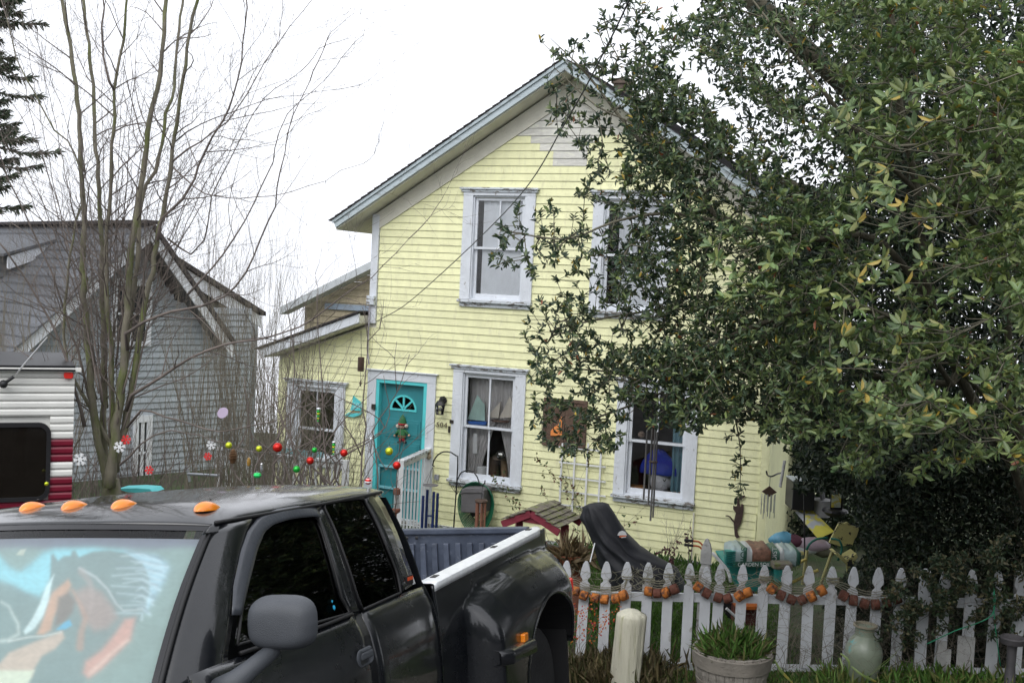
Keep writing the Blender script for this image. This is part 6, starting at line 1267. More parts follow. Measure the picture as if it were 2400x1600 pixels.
# ------------------------------------------------------------------ things seen in the windows
def ih(a, b, n=-.13): return hl(1000 + a / 3.135, 820 + b / 3.135, n)
def inhouse(mb): mb.v = [tuple(HT + HR @ np.array(v)) for v in mb.v]; return mb
def boat(label, sails, hull, mh, ms, mast):
    sails_ = [[ih(*p) for p in s_] for s_ in sails]; t = thing('model_sailboat', label, 'model boat', hw(*(lambda q: (q[0], -.13, q[1]))(ih(*hull[0]))))
    for s_ in sails_: inhouse(MB().prism(s_, .128, .133)).build('sail', ms, t, world=True)
    hh = [ih(*p) for p in hull]; inhouse(MB().prism(hh, .10, .16)).build('hull', mh, t, world=True, bevel=.008)
    a, b = ih(*mast[0]), ih(*mast[1]); MB().tube([hw(a[0], -.135, a[1]), hw(b[0], -.135, b[1])], .004, 6).build('mast', m_old, t, world=True)
boat('pale green sailed model boat with blue hull in the left lower window', [[(372, 330), (425, 400), (428, 520), (300, 508)]], [(305, 520), (445, 525), (440, 552), (320, 548)], mat('blue hull paint', (.03, .14, .50), .4), mat('pale green sailcloth', (.62, .84, .78), .8, transl=.3), [(430, 380), (430, 525)])
boat('cream sailed model schooner beside the green one in the left lower window', [[(612, 336), (642, 440), (640, 495), (535, 498)], [(545, 378), (528, 500), (440, 490)]], [(470, 510), (610, 520), (600, 534), (490, 528)], mat('dark varnish', (.10, .05, .03), .4), mat('cream sailcloth', (.85, .80, .72), .8, transl=.3), [(545, 378), (530, 505)])
def pw(a, b, n): x, z = ih(a, b, n); return hw(x, n, z)
t = thing('cat_tree', 'tan scratching post standing inside the left lower window', 'cat tree', pw(570, 1010, -.5)); MB().tube([pw(570, 1010, -.5), pw(572, 800, -.5)], .055, 12).build('post', mat('sisal rope', (.42, .28, .17), .9, bump=.6, bscale=80, stretch=(1, 1, 5)), t, world=True, smooth='auto'); MB().lathe([(.16, 0), (.16, .04)], pw(560, 800, -.5), 16).build('perch', mat('beige carpet', (.3, .24, .2), .95), t, world=True)
MB().tube([pw(480, 1010, -.6), pw(482, 790, -.6)], .10, 12).build('post', mat('dark sisal', (.20, .14, .10), .9), t, world=True)
MB().ball(pw(548, 770, -.25), .085, 18, (1, 1, .85)).solo('glass_ball', 'faceted glass ball hanging inside the left lower window', 'ornament', mat('mirror facets', (.5, .5, .48), .12, metal=.9, var=.5, scale=25))
MB().lathe([(.07, 0), (.085, .05), (.085, .2), (.06, .22)], pw(405, 960, -.2), 18).solo('white_jar', 'white jar on the sill inside the left lower window', 'jar', m_white, smooth='auto')
inhouse(MB().prism([ih(345, 610, -.15), ih(372, 612, -.15), ih(372, 760, -.15), ih(338, 758, -.15)], .15, .152)).solo('paper_tag', 'pale paper strip hanging in the left lower window', 'paper', m_white)
# right lower window: blue cloth, white plush
def rh(a, b, n=-.25): x, z = hl(1350 + a / 3.136, 820 + b / 3.136, n); return hw(x, n, z)
t = thing('plush_toy', 'white plush head under a blue cloth inside the right lower window', 'toy', rh(625, 1060)); MB().ball(rh(625, 960), .17, 18, (.95, .7, 1.0)).build('head', mat('white plush', (.62, .62, .66), .95, bump=.6), t, world=True, smooth=True)
MB().tube([rh(640, 950, -.12), rh(650, 965, -.11), rh(662, 948, -.12)], .006, 6).build('mouth', m_blk, t, world=True); MB().ball(rh(610, 1025), .07, 12, (1.3, .8, .6)).build('paw', MATS['white plush'], t, world=True, smooth=True)
G = []
for i in range(14):
    f = i / 13; w_ = .06 + .22 * math.sin(f * PI * .55); c_ = rh(610, 720 + 190 * f, -.22); G.append([c_ + HR[:, 0] * (w_ * math.cos(a)) + HR[:, 1] * (.12 * math.sin(a) * -1) * (1 + .15 * math.sin(a * 7)) for a in np.linspace(0, PI, 16)])
MB().grid(G).build('blue_cloth', mat('royal blue cloth', (.015, .04, .36), .7), t, world=True, smooth=True, solid=.004)
MB().bar(rh(385, 998, -.2), rh(505, 1008, -.2), .2, .03).solo('shelf', 'orange wood shelf edge inside the right lower window', 'shelf', mat('orange wood', (.35, .16, .05), .6))
MB().ball(rh(720, 1060, -.18), .10, 14, (1.3, .8, .5)).ball(rh(770, 1060, -.18), .07, 12, (1, .8, .6)).solo('stuffed_cushion', 'tan cushion on the sill inside the right lower window', 'cushion', mat('tan plush', (.25, .18, .14), .95, bump=.5), smooth=True)
MB().ball(rh(480, 620, -.1), .05, 12, (1, .8, 1)).solo('small_doll', 'small brownish doll on the middle rail inside the right lower window', 'toy', MATS['tan plush'], smooth=True)

# ------------------------------------------------------------------ ornaments on the bare twigs
m_orr = mat('red bauble', (.62, .02, .012), .16, metal=.5, var=.05); m_org = mat('green bauble', (.02, .42, .05), .16, metal=.5); m_orl = mat('lime gold bauble', (.55, .62, .03), .2, metal=.55); m_ors = mat('silver bauble', (.7, .72, .74), .15, metal=.8)
def bauble(px, py, d, m, label, Z=9.25, sc=(1, 1, 1), group='baubles hung on the bare twigs', facet=False):
    r = d / 2 * Z / F; p = at(px, py, Z); t = thing('bauble', label, 'ornament', p - [0, 0, r * sc[2]], group=group); MB().ball(p, r, 8 if facet else 20, sc).build('ball', m, t, world=True, smooth=not facet)
    MB().lathe([(r * .22, 0), (r * .22, r * .28)], p + [0, 0, r * sc[2] * .95], 8).build('cap', m_ors, t, world=True); MB().tube([p + [0, 0, r * sc[2] * 1.1], p + [.005, 0, r * sc[2] + .05]], .0015, 4).build('loop', m_blk, t, world=True)
for a in (
 (650.5, 1048, 23, m_orr, 'largest red bauble, hanging above the long porch railing'), (727, 1079, 18, m_orr, 'red bauble hanging low below the lean-to window'), (806, 1061, 18, m_orr, 'red bauble hanging just left of the teal door casing'), (930, 1090, 19, m_orr, 'red bauble hanging in front of the teal door beside the short railing'),
 (607, 1051, 15, m_orl, 'small lime bauble over the porch railing left of the largest red one'), (536, 1043, 16, m_orl, 'lime bauble at the left end of the long porch railing'), (912, 1057, 19, m_orl, 'lime gold bauble hanging in front of the teal door'), (737, 1054, 13, m_org, 'small green bauble below the lean-to window'), (695, 1099, 17, m_org, 'green bauble just above the truck roof'),
 (109, 1133, 10, m_orl, 'tiny lime bauble in front of the trailer window')): bauble(*a)
bauble(603, 1113, 20, mat('bright green facets', (.03, .65, .15), .2, metal=.4), 'bright green faceted bauble against the porch balusters', 9.25, (1, 1, .7), facet=True)
bauble(863, 1127, 16, m_orr, 'red and white striped bauble touching the rear edge of the truck roof'); p = at(863, 1127, 9.25)
o = bpy.context.scene.collection.objects.get('bauble.011'); 
MB().lathe([(.0285, -.010), (.0292, -.004), (.0285, .002)], p, 20).lathe([(.020, .014), (.0225, .018), (.019, .022)], p, 20).build('white_stripe', m_white, o, world=True)
for (px, py, h, lb) in ((869, 1043, 40, 'long silver icicle ornament beside the teal door frame'), (613, 1097, 26, 'silver drop ornament between the porch balusters')):
    p = at(px, py, 9.2); r = h * 9.2 / F / 2; t = thing('icicle_ornament', lb, 'ornament', p - [0, 0, r]); MB().lathe([(.001, -r), (.008, -r * .4), (.016, r * .2), (.010, r * .6), (.013, r * .75), (.003, r)], p, 12).build('drop', m_ors, t, world=True, smooth=True); MB().tube([p + [0, 0, r], p + [0, 0, r + .04]], .0012, 4).build('loop', m_blk, t, world=True)
for (px, py, lb) in ((746, 972, 'green striped hanging ornament against the lean-to window glass'), (782, 1050, 'green and silver hanging ornament below the lean-to window corner')):
    p = at(px, py, 9.2); t = thing('striped_ornament', lb, 'ornament', p - [0, 0, .06])
    for k in range(6): MB().ball(p + [0, 0, .05 - .02 * k], .020 - .002 * k, 12, (1, 1, .6)).build('bead', m_org if k % 2 else (m_ors if k == 0 else m_orl), t, world=True, smooth=True)
def flake(px, py, d, m, label, Z=9.5, fill=False):
    p = at(px, py, Z); R_ = d / 2 * Z / F; b = MB(); vx = np.array([1., 0, 0]); vz = np.array([0, 0, 1.])
    for k in range(6):
        a = PI * k / 3 + .2; d_ = vx * math.cos(a) + vz * math.sin(a); e_ = -vx * math.sin(a) + vz * math.cos(a); b.bar(p, p + d_ * R_, .006, R_ * .16, e_)
        for f in (.5, .75):
            for s_ in (1, -1): b.bar(p + d_ * R_ * f, p + d_ * R_ * (f + .25) + e_ * s_ * R_ * .28, .006, R_ * .13, (0.02, 1, 0.01))
    b.lathe([(R_ * .35, -.004), (R_ * .35, .004)], p, 6, (vx, vz, (0, -1, 0))); b.solo('snowflake_ornament', label, 'ornament', m)
m_fr = mat('red glitter plastic', (.65, .03, .03), .5)
flake(187.5, 1076, 30, m_white, 'white snowflake ornament hanging right beside the trailer corner'); flake(280, 1047, 26, m_white, 'white snowflake ornament on the bare tree trunk'); flake(495, 1042, 22, m_white, 'white snowflake ornament left of the porch railing')
flake(295.5, 1030, 22, m_fr, 'red snowflake ornament touching the white one on the tree trunk'); flake(487, 1069, 18, m_fr, 'red snowflake ornament below the white one left of the railing'); flake(349.5, 1101, 20, m_fr, 'red snowflake ornament low beside the trunk above the truck roof')
MB().lathe([(.045, -.003), (.045, .003)], at(522, 967, 9.3), 20, ((1, 0, .2), (0, 0, 1), (0, -1, 0))).solo('lilac_disc', 'pale lilac disc hanging in the twigs before the grey house', 'ornament', mat('lilac plastic', (.55, .45, .60), .5))
p = at(546, 1072, 9.6); c_ = MB()
for k in range(9): c_.lathe([(.012, 0), (.034 * math.sin(PI * (k + 1.2) / 11) + .008, .012), (.01, .02)], p + [0, 0, .055 - .0135 * k], 9)
c_.solo('pine_cone', 'large brown pine cone hanging over the left end of the porch railing', 'ornament', mat('pine cone scales', (.15, .08, .035), .8, bump=.5))
MB().ball(at(583, 1082, 9.6), .026, 8, (.7, .7, 1.6)).solo('amber_ornament', 'amber drop ornament right of the pine cone', 'ornament', mat('amber glass', (.35, .20, .04), .25))

# ------------------------------------------------------------------ overhead cable
cb = [at(1560, -170, 6.2), at(1475, 0, 6.9), at(1427, 100, 7.5), at(1327, 284, 9.0), at(1197, 483, 11.4), at(968, 700, 15.5), hp(885, 752, .1)]
MB().tube(sample(cb, .3), .006, 6).solo('overhead_cable', 'black service cable slanting down across the house front', 'cable', m_blk, smooth=True)

# ------------------------------------------------------------------ front yard
# wishing well with mossy shingle roof
def atz(px, py, z): r = ray(px, py); return CAM + r * ((z - CAM[2]) / r[2])
t_A = at(1242, 1194, 13.0); t_B = atz(1301, 1171, t_A[2]); t_B = t_A + (t_B - t_A) / np.linalg.norm(t_B - t_A) * min(np.linalg.norm(t_B - t_A), 1.0)
for Zt in np.arange(12.4, 13.6, .02):
    D_ = at(1304, 1237, Zt); 
    if (D_ - t_A) @ (t_B - t_A) > 0.0: break
rd = (t_B - t_A) / np.linalg.norm(t_B - t_A); side_ = np.cross(rd, [0, 0, 1.]); side_ /= np.linalg.norm(side_); 
if side_[0] < 0: side_ = -side_
best = None
for w_ in np.arange(.2, .7, .01):
    for h_ in np.arange(.08, .5, .01):
        e = np.linalg.norm(proj(t_A + side_ * w_ - [0, 0, h_])[:2] - [1304, 1237])
        if best is None or e < best[0]: best = (e, w_, h_)
_, wx_, hx_ = best; Lr = np.linalg.norm(t_B - t_A)
well = thing('wishing_well', 'dark red wishing well roof with mossy shingles behind the truck tail', 'wishing well', [*(t_A + t_B)[:2] / 2, -.56], group=None); m_wred = mat('dark red paint', (.20, .022, .04), .6, var=.15, bump=.2); m_moss = mat('mossy grey shingle', (.17, .15, .12), .9, var=.3, scale=12, bump=.8, col2=(.12, .13, .05), c2scale=12, c2lo=.48, c2hi=.58, rnd=.25)
for sg in (1, -1):
    dn_ = side_ * wx_ * sg - np.array([0, 0, hx_]); 
    for r_ in range(5):
        for c in range(6):
            a0, a1 = r_ / 5 - .01, (r_ + 1) / 5 + .05; b0, b1 = (c + (.0 if r_ % 2 else .12)) / 6.2, (c + .94 + (.0 if r_ % 2 else .12)) / 6.2; nn_ = np.cross(rd, dn_); nn_ /= np.linalg.norm(nn_); nn_ *= np.sign(nn_[2]); lift = nn_ * (.022 + RNG.uniform(0, .008))
            P4 = [t_A + rd * Lr * b0 + dn_ * a0 + nn_ * .004, t_A + rd * Lr * b1 + dn_ * a0 + nn_ * .004, t_A + rd * Lr * b1 + dn_ * a1 + lift, t_A + rd * Lr * b0 + dn_ * a1 + lift]
            V8 = P4 + [p - nn_ * .012 for p in P4]; MB().add(V8, [(0, 1, 2, 3), (7, 6, 5, 4), (0, 4, 5, 1), (1, 5, 6, 2), (2, 6, 7, 3), (3, 7, 4, 0)]).build('shingle', m_moss, well, world=True)
    for e_ in (.04, Lr - .04): p = t_A + rd * e_; MB().bar(p - [0, 0, .05], p + dn_ * 1.06 - [0, 0, .05], .03, .085, (0, 0, 1)).build('rake_board', m_wred, well, world=True, bevel=.004)
    p = (t_A + t_B) / 2 + side_ * sg * .30; MB().bar([p[0], p[1], -.5], [p[0], p[1], t_A[2] - .2], .08, .08, (1, .2, 0)).build('post', m_wred, well, world=True)
for e_ in (.06, Lr - .06):
    p = t_A + rd * e_; MB().add([p - [0, 0, .03], p + side_ * wx_ * .9 - [0, 0, hx_ + .0], p - side_ * wx_ * .9 - [0, 0, hx_ + .0], p - [0, 0, .03] + rd * .015, p + side_ * wx_ * .9 - [0, 0, hx_] + rd * .015, p - side_ * wx_ * .9 - [0, 0, hx_] + rd * .015], [(0, 1, 2), (5, 4, 3), (0, 3, 4, 1), (1, 4, 5, 2), (2, 5, 3, 0)]).build('gable_board', m_wred, well, world=True)
c_ = (t_A + t_B) / 2; MB().lathe([(.42, 0), (.42, .55), (.36, .56), (.36, .1)], [c_[0], c_[1], -.56], 20).build('well_wall', mat('grey field stone', (.22, .21, .19), .9, bump=.8, bscale=9), well, world=True)
# black draped cover
Lp = resamp([(1376, 1186), (1360, 1210), (1378, 1240), (1396, 1275), (1404, 1320), (1418, 1352), (1432, 1374)], 26); Rp = resamp([(1416, 1183), (1436, 1203), (1464, 1245), (1500, 1288), (1545, 1310), (1588, 1328), (1608, 1374)], 26); G = []
for i in range(26):
    a = at(*Lp[i], 11.9); b = at(*Rp[i], 11.7); c_ = (a + b) / 2; h = (b - a) / 2; d = np.array([-h[1], h[0], 0]); d = d / np.linalg.norm(d) * (.14 + .20 * i / 25); row = []
    for j in range(49):
        th = 2 * PI * j / 48; f = 1 + (.06 + .10 * i / 25) * (1 - 2 * abs(math.sin(th * 4.5 + .9 * math.sin(i * .22)))) + .05 * math.sin(th * 17 + i * .33) + .03 * math.sin(i * .9 + th * 5); row.append(c_ + h * math.cos(th) * (1 if math.cos(th) > 0 else 1) * (.97 + .03 * f) + d * math.sin(th) * f + np.array([0, 0, .012 * math.sin(th * 3 + i * .5)]))
    G.append(row)
top = np.mean(G[0], 0); G.insert(0, [top + (q - top) * .55 + [0, 0, .028] for q in G[0]]); G.insert(0, [top + (q - top) * .02 + [0, 0, .035] for q in G[0]])
m_cov = mat('black nylon cover', (.013, .014, .019), .6, var=.2, scale=5, bump=.25, bscale=6); cv = thing('grill_cover', 'black draped cover over a tall shape behind the picket fence', 'cover', at(1500, 1374, 11.8)); MB().grid(G).build('cloth', m_cov, cv, world=True, smooth=True)
def cp(a, b, Z=11.60): return at(1280 + a / 3.92, 1200 + b / 3.92, Z)
e0 = cp(700, 195) ; vx = cp(710, 195) - e0; vx /= np.linalg.norm(vx); vz = cp(700, 185) - e0; vz /= np.linalg.norm(vz); k_ = 11.6 / F / 3.92
def cov_pt(a, b): # onto the cloth: slightly in front
    return e0 + vx * (a - 700) * k_ + vz * (195 - b) * k_ - np.array([0, .02, 0])
lg = MB()
for q in range(7): th = PI * q / 6; lg.bar(cov_pt(697 - 20 * math.cos(th), 203 - 18 * math.sin(th)), cov_pt(697 - 40 * math.cos(th), 203 - 36 * math.sin(th)), .003, .012, vx + vz)
lg.prism([(-.05, .0), (.05, .0), (.03, .035), (-.0, .045), (-.03, .035)], -.003, .003, ax=(vx, (0, 1, 0), vz), o=cov_pt(697, 205)); lo = lg.build('print', m_white, cv, world=True, label='white half sun emblem printed on the cover')
MB().bar(cov_pt(672, 218), cov_pt(735, 208), .003, .018, vz).build('print_bar', mat('orange print', (.65, .16, .06), .6), cv, world=True); MB().bar(cov_pt(690, 228), cov_pt(733, 221), .003, .008, vz).build('print', m_white, cv, world=True)
MB().tube([at(1394, 1272, 11.5), at(1383, 1316, 11.4)], .007, 6).solo('white_stake', 'thin white stake leaning beside the black cover', 'stake', m_white)
# terracotta bowl with dead plants
p = at(1335, 1300, 12.6); b0 = p.copy(); b0[2] = p[2] - .20
MB().lathe([(.13, 0), (.17, .14), (.185, .18), (.20, .185), (.20, .22), (.175, .22), (.16, .15)], b0, 24).solo('clay_pot', 'wide terracotta pot with dry grass beside the truck tail', 'pot', mat('terracotta', (.26, .09, .045), .85, var=.25, bump=.3), smooth='auto')
MB().bar([b0[0], b0[1], -.56], b0, .3, .3, (1, 0, 0)).solo('brick_stand', 'brick plinth hidden in grass under the terracotta pot', 'plinth', m_rst)
P = np.array([b0 + [RNG.normal() * .09, RNG.normal() * .09, .18] for _ in range(420)]); D = rvec(420) + [0, -.3, .2]; V, Q, T = leafbatch(P, D, rvec(420), RNG.uniform(.08, .26, 420), .005, np.array([[.24, .18, .10]]) * RNG.uniform(.5, 1.4, (420, 1)), .1, .9); o = link('dry_grass', npmesh('dry_grass', V - b0, Q, False, T), m_grass, loc=b0); tag(o, 'dry tan grass hanging over the rim of the terracotta pot', 'grass', None, 'stuff')

# ------------------------------------------------------------------ picket fence
m_pk = mat('white picket paint', (.58, .60, .63), .7, var=.08, scale=6, bump=.35, bscale=40, col2=(.26, .25, .21), c2scale=9, c2lo=.62, c2hi=.70, rnd=.05, stretch=(1, 1, .5)); FRm = np.stack([FD, FN, np.array([0, 0, 1.])], 1)
fence = thing('picket_fence', 'white gothic picket fence between street verge and front yard', 'fence', FA, FRm)
def fl(px, py, n=0.): p = hit(px, py, FRm, FA, (0, 1, 0), n); return p[0], p[2]
prof = [(.012, 0), (.026, -.025), (.040, -.075), (.048, -.12), (.046, -.145), (.034, -.158), (.024, -.175), (.024, -.185), (.034, -.20), (.047, -.212)]
pkx = [1280, 1328.5, 1374, 1422, 1470.5, 1520, 1568, 1618, 1657, 1689.5, 1742, 1793, 1846, 1898, 1952, 2002.6, 2060.6, 2113.7, 2170, 2218, 2280, 2341, 2395]
for i, px in enumerate(pkx):
    py = 1314 + .022 * (px - 1328); s_, zt_ = fl(px, py, -.02); w = FA + FD * s_; zb_ = gz(w[0], w[1]) - FA[2] - .02; sc = RNG.uniform(.96, 1.03); tl = RNG.normal() * .006
    if px == 1657: zt_ -= .03
    pr = [(a * sc, zt_ + b) for a, b in prof] + [(.048 * sc, zb_ + .06)]; poly = [(s_ + a + tl * (zt_ - b), b) for a, b in pr] + [(s_ - a + tl * (zt_ - b), b) for a, b in pr[::-1]]
    MB().prism(poly[::-1], -.022, -.002).build('picket', m_pk, fence, bevel=.002)
for py, nm in ((1394, 'rail'), (1557, 'rail')):
    s0, z0 = fl(1290, py, 0); s1, z1 = fl(2340, py + .02 * 1050, 0); a0 = (-.6, z0 - (z1 - z0) / (s1 - s0) * (s0 + .6))
    MB().bar((a0[0], .022, a0[1]), (s1 + .5, .022, z1 + (z1 - z0) / (s1 - s0) * .5), .04, .075).build('rail', m_pk, fence)
s_, zt_ = fl(1657, 1262, .07); zb_ = -.7
m_post = mat('weathered grey white post', (.42, .42, .41), .8, var=.15, scale=6, bump=.5, col2=(.14, .13, .12), c2scale=12, c2lo=.55, c2hi=.68)
MB().obox((s_, .09, (zt_ - .30 + zb_) / 2), np.eye(3), (.105, .10, zt_ - .30 - zb_)).lathe([(.06, -.30), (.062, -.27), (.05, -.255), (.05, -.24), (.068, -.225), (.068, -.12), (.05, -.06), (.02, -.01), (.002, 0)], (s_, .09, zt_), 4, ((.71, .71, 0), (-.71, .71, 0), (0, 0, 1))).build('post', m_post, fence, bevel=.003, label='tall weathered gate post with a pointed finial')
for px in (1846, 2170, 2395): s_, z_ = fl(px, 1340, .07); MB().box(s_ - .045, s_ + .045, .045, .135, -.7, z_).build('post', m_post, fence)
# grey boards leaning in the ivy at the right end
for px, w_, z0, nm in ((2208, .075, 1500, 'grey weathered board leaning in the ivy'), (2265, .14, 1490, 'wide grey weathered board at the right end of the fence'), (2222, .05, 1520, 'short split grey board beside the wide one')):
    s_, zt_ = fl(px, z0, -.05); p = FA + FD * s_ + FN * -.06; MB().obox([p[0], p[1], FA[2] + zt_ - .22], (FD, FN, (0, 0, 1)), (w_, .02, .44)).solo('grey_board', nm, 'board', m_post)
# clay cylinder garlands
m_c1 = mat('orange brown cork', (.52, .17, .03), .75, var=.3, scale=22, bump=.6, bscale=60, col2=(.09, .035, .02), c2scale=12, c2lo=.50, c2hi=.60); m_c2 = mat('dark brown cork', (.13, .045, .028), .8, var=.3, scale=22, bump=.6, bscale=60)
m_rope = mat('grey green twine', (.26, .25, .18), .9, bump=.4)
def garland(label, pts, ends, dark):
    t = thing('garland', label, 'garland', FA + FD * fl(*pts[0])[0] + [0, 0, fl(*pts[len(pts) // 2])[1]], FRm, group='garlands of cork cylinders along the fence'); P = [np.array([*fl(a, b, -.07), 0])[[0, 2, 1]] for a, b in pts]; P = [np.array([p[0], -.07, p[2]]) for p in P]; off = np.array([fl(*pts[0])[0], 0, fl(*pts[len(pts) // 2])[1]])
    for i, p in enumerate(P):
        d = P[min(i + 1, len(P) - 1)] - P[max(i - 1, 0)]; d /= np.linalg.norm(d); d = d + np.array([0, 0, RNG.normal() * .16]); d /= np.linalg.norm(d); up = np.array([-d[2], 0, d[0]]); r = .046 * RNG.uniform(.92, 1.08); L_ = .037
        MB().lathe([(r * .8, -L_), (r, -L_ + .005), (r * 1.03, 0), (r, L_ - .005), (r * .8, L_)], p - off, 14, (up, (0, 1, 0), d)).build('cork_cylinder', m_c2 if i in dark else m_c1, t, smooth='auto')
    E0, E1 = [np.array([fl(a, b, -.05)[0], -.045, fl(a, b, -.05)[1]]) for a, b in ends]
    for q in range(4):
        mid = [p + [0, .0, .045 + .022 * q] for p in P]; MB().tube([p - off for p in sample([E0 + [0, 0, .01 * q]] + mid + [E1 + [0, 0, .012 * q]], .06)], .0032, 5).build('cord', m_rope, t, smooth=True)
    for E_ in (E0, E1): MB().tube([E_ - off + [.052 * math.cos(a), .0 + .035 * math.sin(a) + .03, .004 * a] for a in np.linspace(0, 4 * PI, 22)], .005, 5).build('knot', m_rope, t, smooth=True)
c3 = lambda L: [(1280 + a / 3.92, 1200 + b / 3.92) for a, b in L]
garland('brightest orange garland of six cork cylinders behind the truck tail', c3([(268, 722), (345, 762), (450, 785), (535, 798), (640, 790), (712, 762)]), [(1328, 1365), (1470, 1362)], [])
garland('short garland of four cork cylinders above the white log post', c3([(940, 725), (1020, 742), (1100, 736), (1178, 706)]), [(1520, 1366), (1568, 1356)], [1, 3])
garland('garland of six cork cylinders sagging above the barrel planter', c3([(1395, 685), (1475, 742), (1580, 782), (1668, 790), (1775, 768), (1852, 735)]), [(1618, 1360), (1793, 1362)], [1, 2, 3])
garland('brown garland of six cork cylinders right of the barrel planter', [(1809, 1379), (1830, 1394), (1855, 1404), (1880, 1405), (1902, 1397), (1926, 1383)], [(1793, 1364), (1952, 1366)], [1, 2, 3])
garland('darkest garland of six cork cylinders above the pale green vase', [(1977, 1395), (2000, 1406), (2026, 1414), (2052, 1416), (2078, 1411), (2102, 1402)], [(1952, 1368), (2113, 1368)], [0, 1, 2, 3, 4, 5])
# netting thrown over the pickets
t = thing('garden_netting', 'torn green grey netting strung over the picket tips', 'netting', FA + FD * fl(1500, 1360)[0] + [0, 0, fl(1500, 1360)[1]], FRm); b = MB(); off = np.array([fl(1500, 1360)[0], 0, fl(1500, 1360)[1]])
for x0, x1, y0, y1 in ((1335, 1470, 1330, 1388), (1500, 1600, 1322, 1365), (1605, 1700, 1330, 1368), (1690, 1800, 1335, 1378), (1480, 1530, 1325, 1370), (1330, 1530, 1365, 1390)):
    for k in range(9):
        a = x0 + (x1 - x0) * k / 8; P = []
        for q in range(7): s_, z_ = fl(a + 9 * math.sin(q * PI / 2 + k) + RNG.normal() * 2, y0 + (y1 - y0) * q / 6 + 10 * math.sin((a - x0) / (x1 - x0) * PI), -.04); P.append(np.array([s_, -.038 - .01 * (q % 2), z_]) - off)
        b.tube(P, .0016, 3, False)
    for k in range(4):
        P = []
        for q in range(10): f = q / 9; s_, z_ = fl(x0 + (x1 - x0) * f, y0 + (y1 - y0) * k / 3 + 12 * math.sin(f * PI) + RNG.normal() * 2, -.04); P.append(np.array([s_, -.036, z_]) - off)
        b.tube(P, .0018, 3, False)
b.build('mesh', m_rope, t)
MB().tube(sample([at(2172, 1508, 9.3), at(2200, 1495, 9.3), at(2236, 1478, 9.3), at(2325, 1440, 9.3), at(2328, 1370, 9.3), at(2330, 1440, 9.3), at(2338, 1510, 9.3), at(2345, 1560, 9.3)], .05), .0045, 5).solo('green_rope', 'bright green rope tangled in the ivy at the fence end', 'rope', mat('bright green rope', (.03, .30, .16), .6), smooth=True)

# ------------------------------------------------------------------ log post, barrel, vase, bird bath
p = at(1463, 1585, 9.75); p[2] = gz(p[0], p[1]) - .03; zt_ = at(1471, 1440, 9.75)[2]; H_ = zt_ - p[2]; G = []; ax0 = np.array([.035, 0, H_])
for i in range(14):
    f = i / 13; row = []
    for j in range(64): a = 2 * PI * j / 64; r = .128 * (1 + .03 * math.sin(3 * a + 2 * f) + (.030 * math.sin(11 * a + 1 * f) + .026 * math.sin(23 * a + f * 2)) + .018 * math.sin(37 * a)) * (1.02 - .02 * f); row.append(p + ax0 * f + [r * math.cos(a), r * math.sin(a), 0])
    G.append(row)
ct = p + ax0; G.append([ct + (q - ct) * np.array([.93, .93, 1]) + [0, 0, .018] for q in G[-1]]); G.append([ct + (q - ct) * np.array([.5, .5, 1]) + [0, 0, .05] for q in G[13]]); G.append([ct + (q - ct) * np.array([.01, .01, 1]) + [0, 0, .062] for q in G[13]])
MB().grid(G).solo('log_post', 'short cream painted round log post in front of the picket fence', 'post', mat('cream painted log', (.62, .60, .48), .75, var=.12, scale=4, bump=.5, bscale=20, stretch=(6, 6, .5), col2=(.30, .30, .14), c2scale=3, c2lo=.56, c2hi=.74), smooth=True)
p = at(1712, 1600, 9.15); zr = at(1711, 1517, 9.15)[2]; Rb = .322; hb = .36; b0 = np.array([p[0], p[1], zr - hb]); br = thing('barrel_planter', 'half barrel planter of weathered grey staves filled with green grass', 'planter', b0); n = 26
m_stv = mat('silvery barrel wood', (.30, .275, .24), .85, var=.2, scale=8, bump=.6, bscale=30, stretch=(4, 4, .6), col2=(.10, .085, .07), c2scale=6, c2lo=.55, c2hi=.7, rnd=.12); m_hoop = mat('grey wood hoop', (.22, .20, .17), .8, var=.2, scale=6, bump=.4)
for k in range(n):
    a0 = 2 * PI * k / n + .008; a1 = 2 * PI * (k + 1) / n - .008; V = []
    for z_, r in ((0, .25), (hb * .5, .30), (hb * 1.0, Rb)):
        for rr2 in (r, r - .025):
            for a in (a0, a1): V.append(b0 + [rr2 * math.cos(a), rr2 * math.sin(a), z_ + (RNG.uniform(-.004, .004) if z_ > hb * .9 else 0)])
    MB().add(V, [(0, 1, 5, 4), (4, 5, 9, 8), (3, 2, 6, 7), (7, 6, 10, 11), (8, 9, 11, 10), (1, 3, 7, 5), (5, 7, 11, 9), (2, 0, 4, 6), (6, 4, 8, 10), (0, 2, 3, 1)]).build('stave', m_stv, br, world=True)
MB().lathe([(.314, hb - .125), (.318, hb - .13), (.331, hb - .02), (.326, hb - .015)], b0, 48).build('hoop', m_hoop, br, world=True, smooth='auto'); MB().lathe([(.27, .06), (.278, .06), (.29, .12), (.283, .12)], b0, 48).build('hoop', m_hoop, br, world=True)
MB().lathe([(.29, hb - .06), (.2, hb - .04), (.001, hb - .035)], b0, 30).build('soil', m_soil, br, world=True)
n = 1100; r = np.sqrt(RNG.random(n)) * .26; a = RNG.uniform(0, 2 * PI, n); P = np.stack([b0[0] + r * np.cos(a), b0[1] + r * np.sin(a), np.full(n, b0[2] + hb - .05)], 1); D = rvec(n) * .75 + [0, 0, .9]; V, Q, T = leafbatch(P, D, rvec(n), RNG.uniform(.05, .24, n) * (1.25 - r * 1.8), .006, np.array([[.09, .20, .035], [.13, .24, .05], [.20, .20, .08]])[RNG.integers(0, 3, n)] * RNG.uniform(.5, 1.5, (n, 1)), .1, .5)
o = link('grass_clump', npmesh('grass_clump', V - b0, Q, False, T), m_grass, loc=b0); tag(o, 'bright green grass growing in the half barrel planter', 'grass', None, 'stuff')
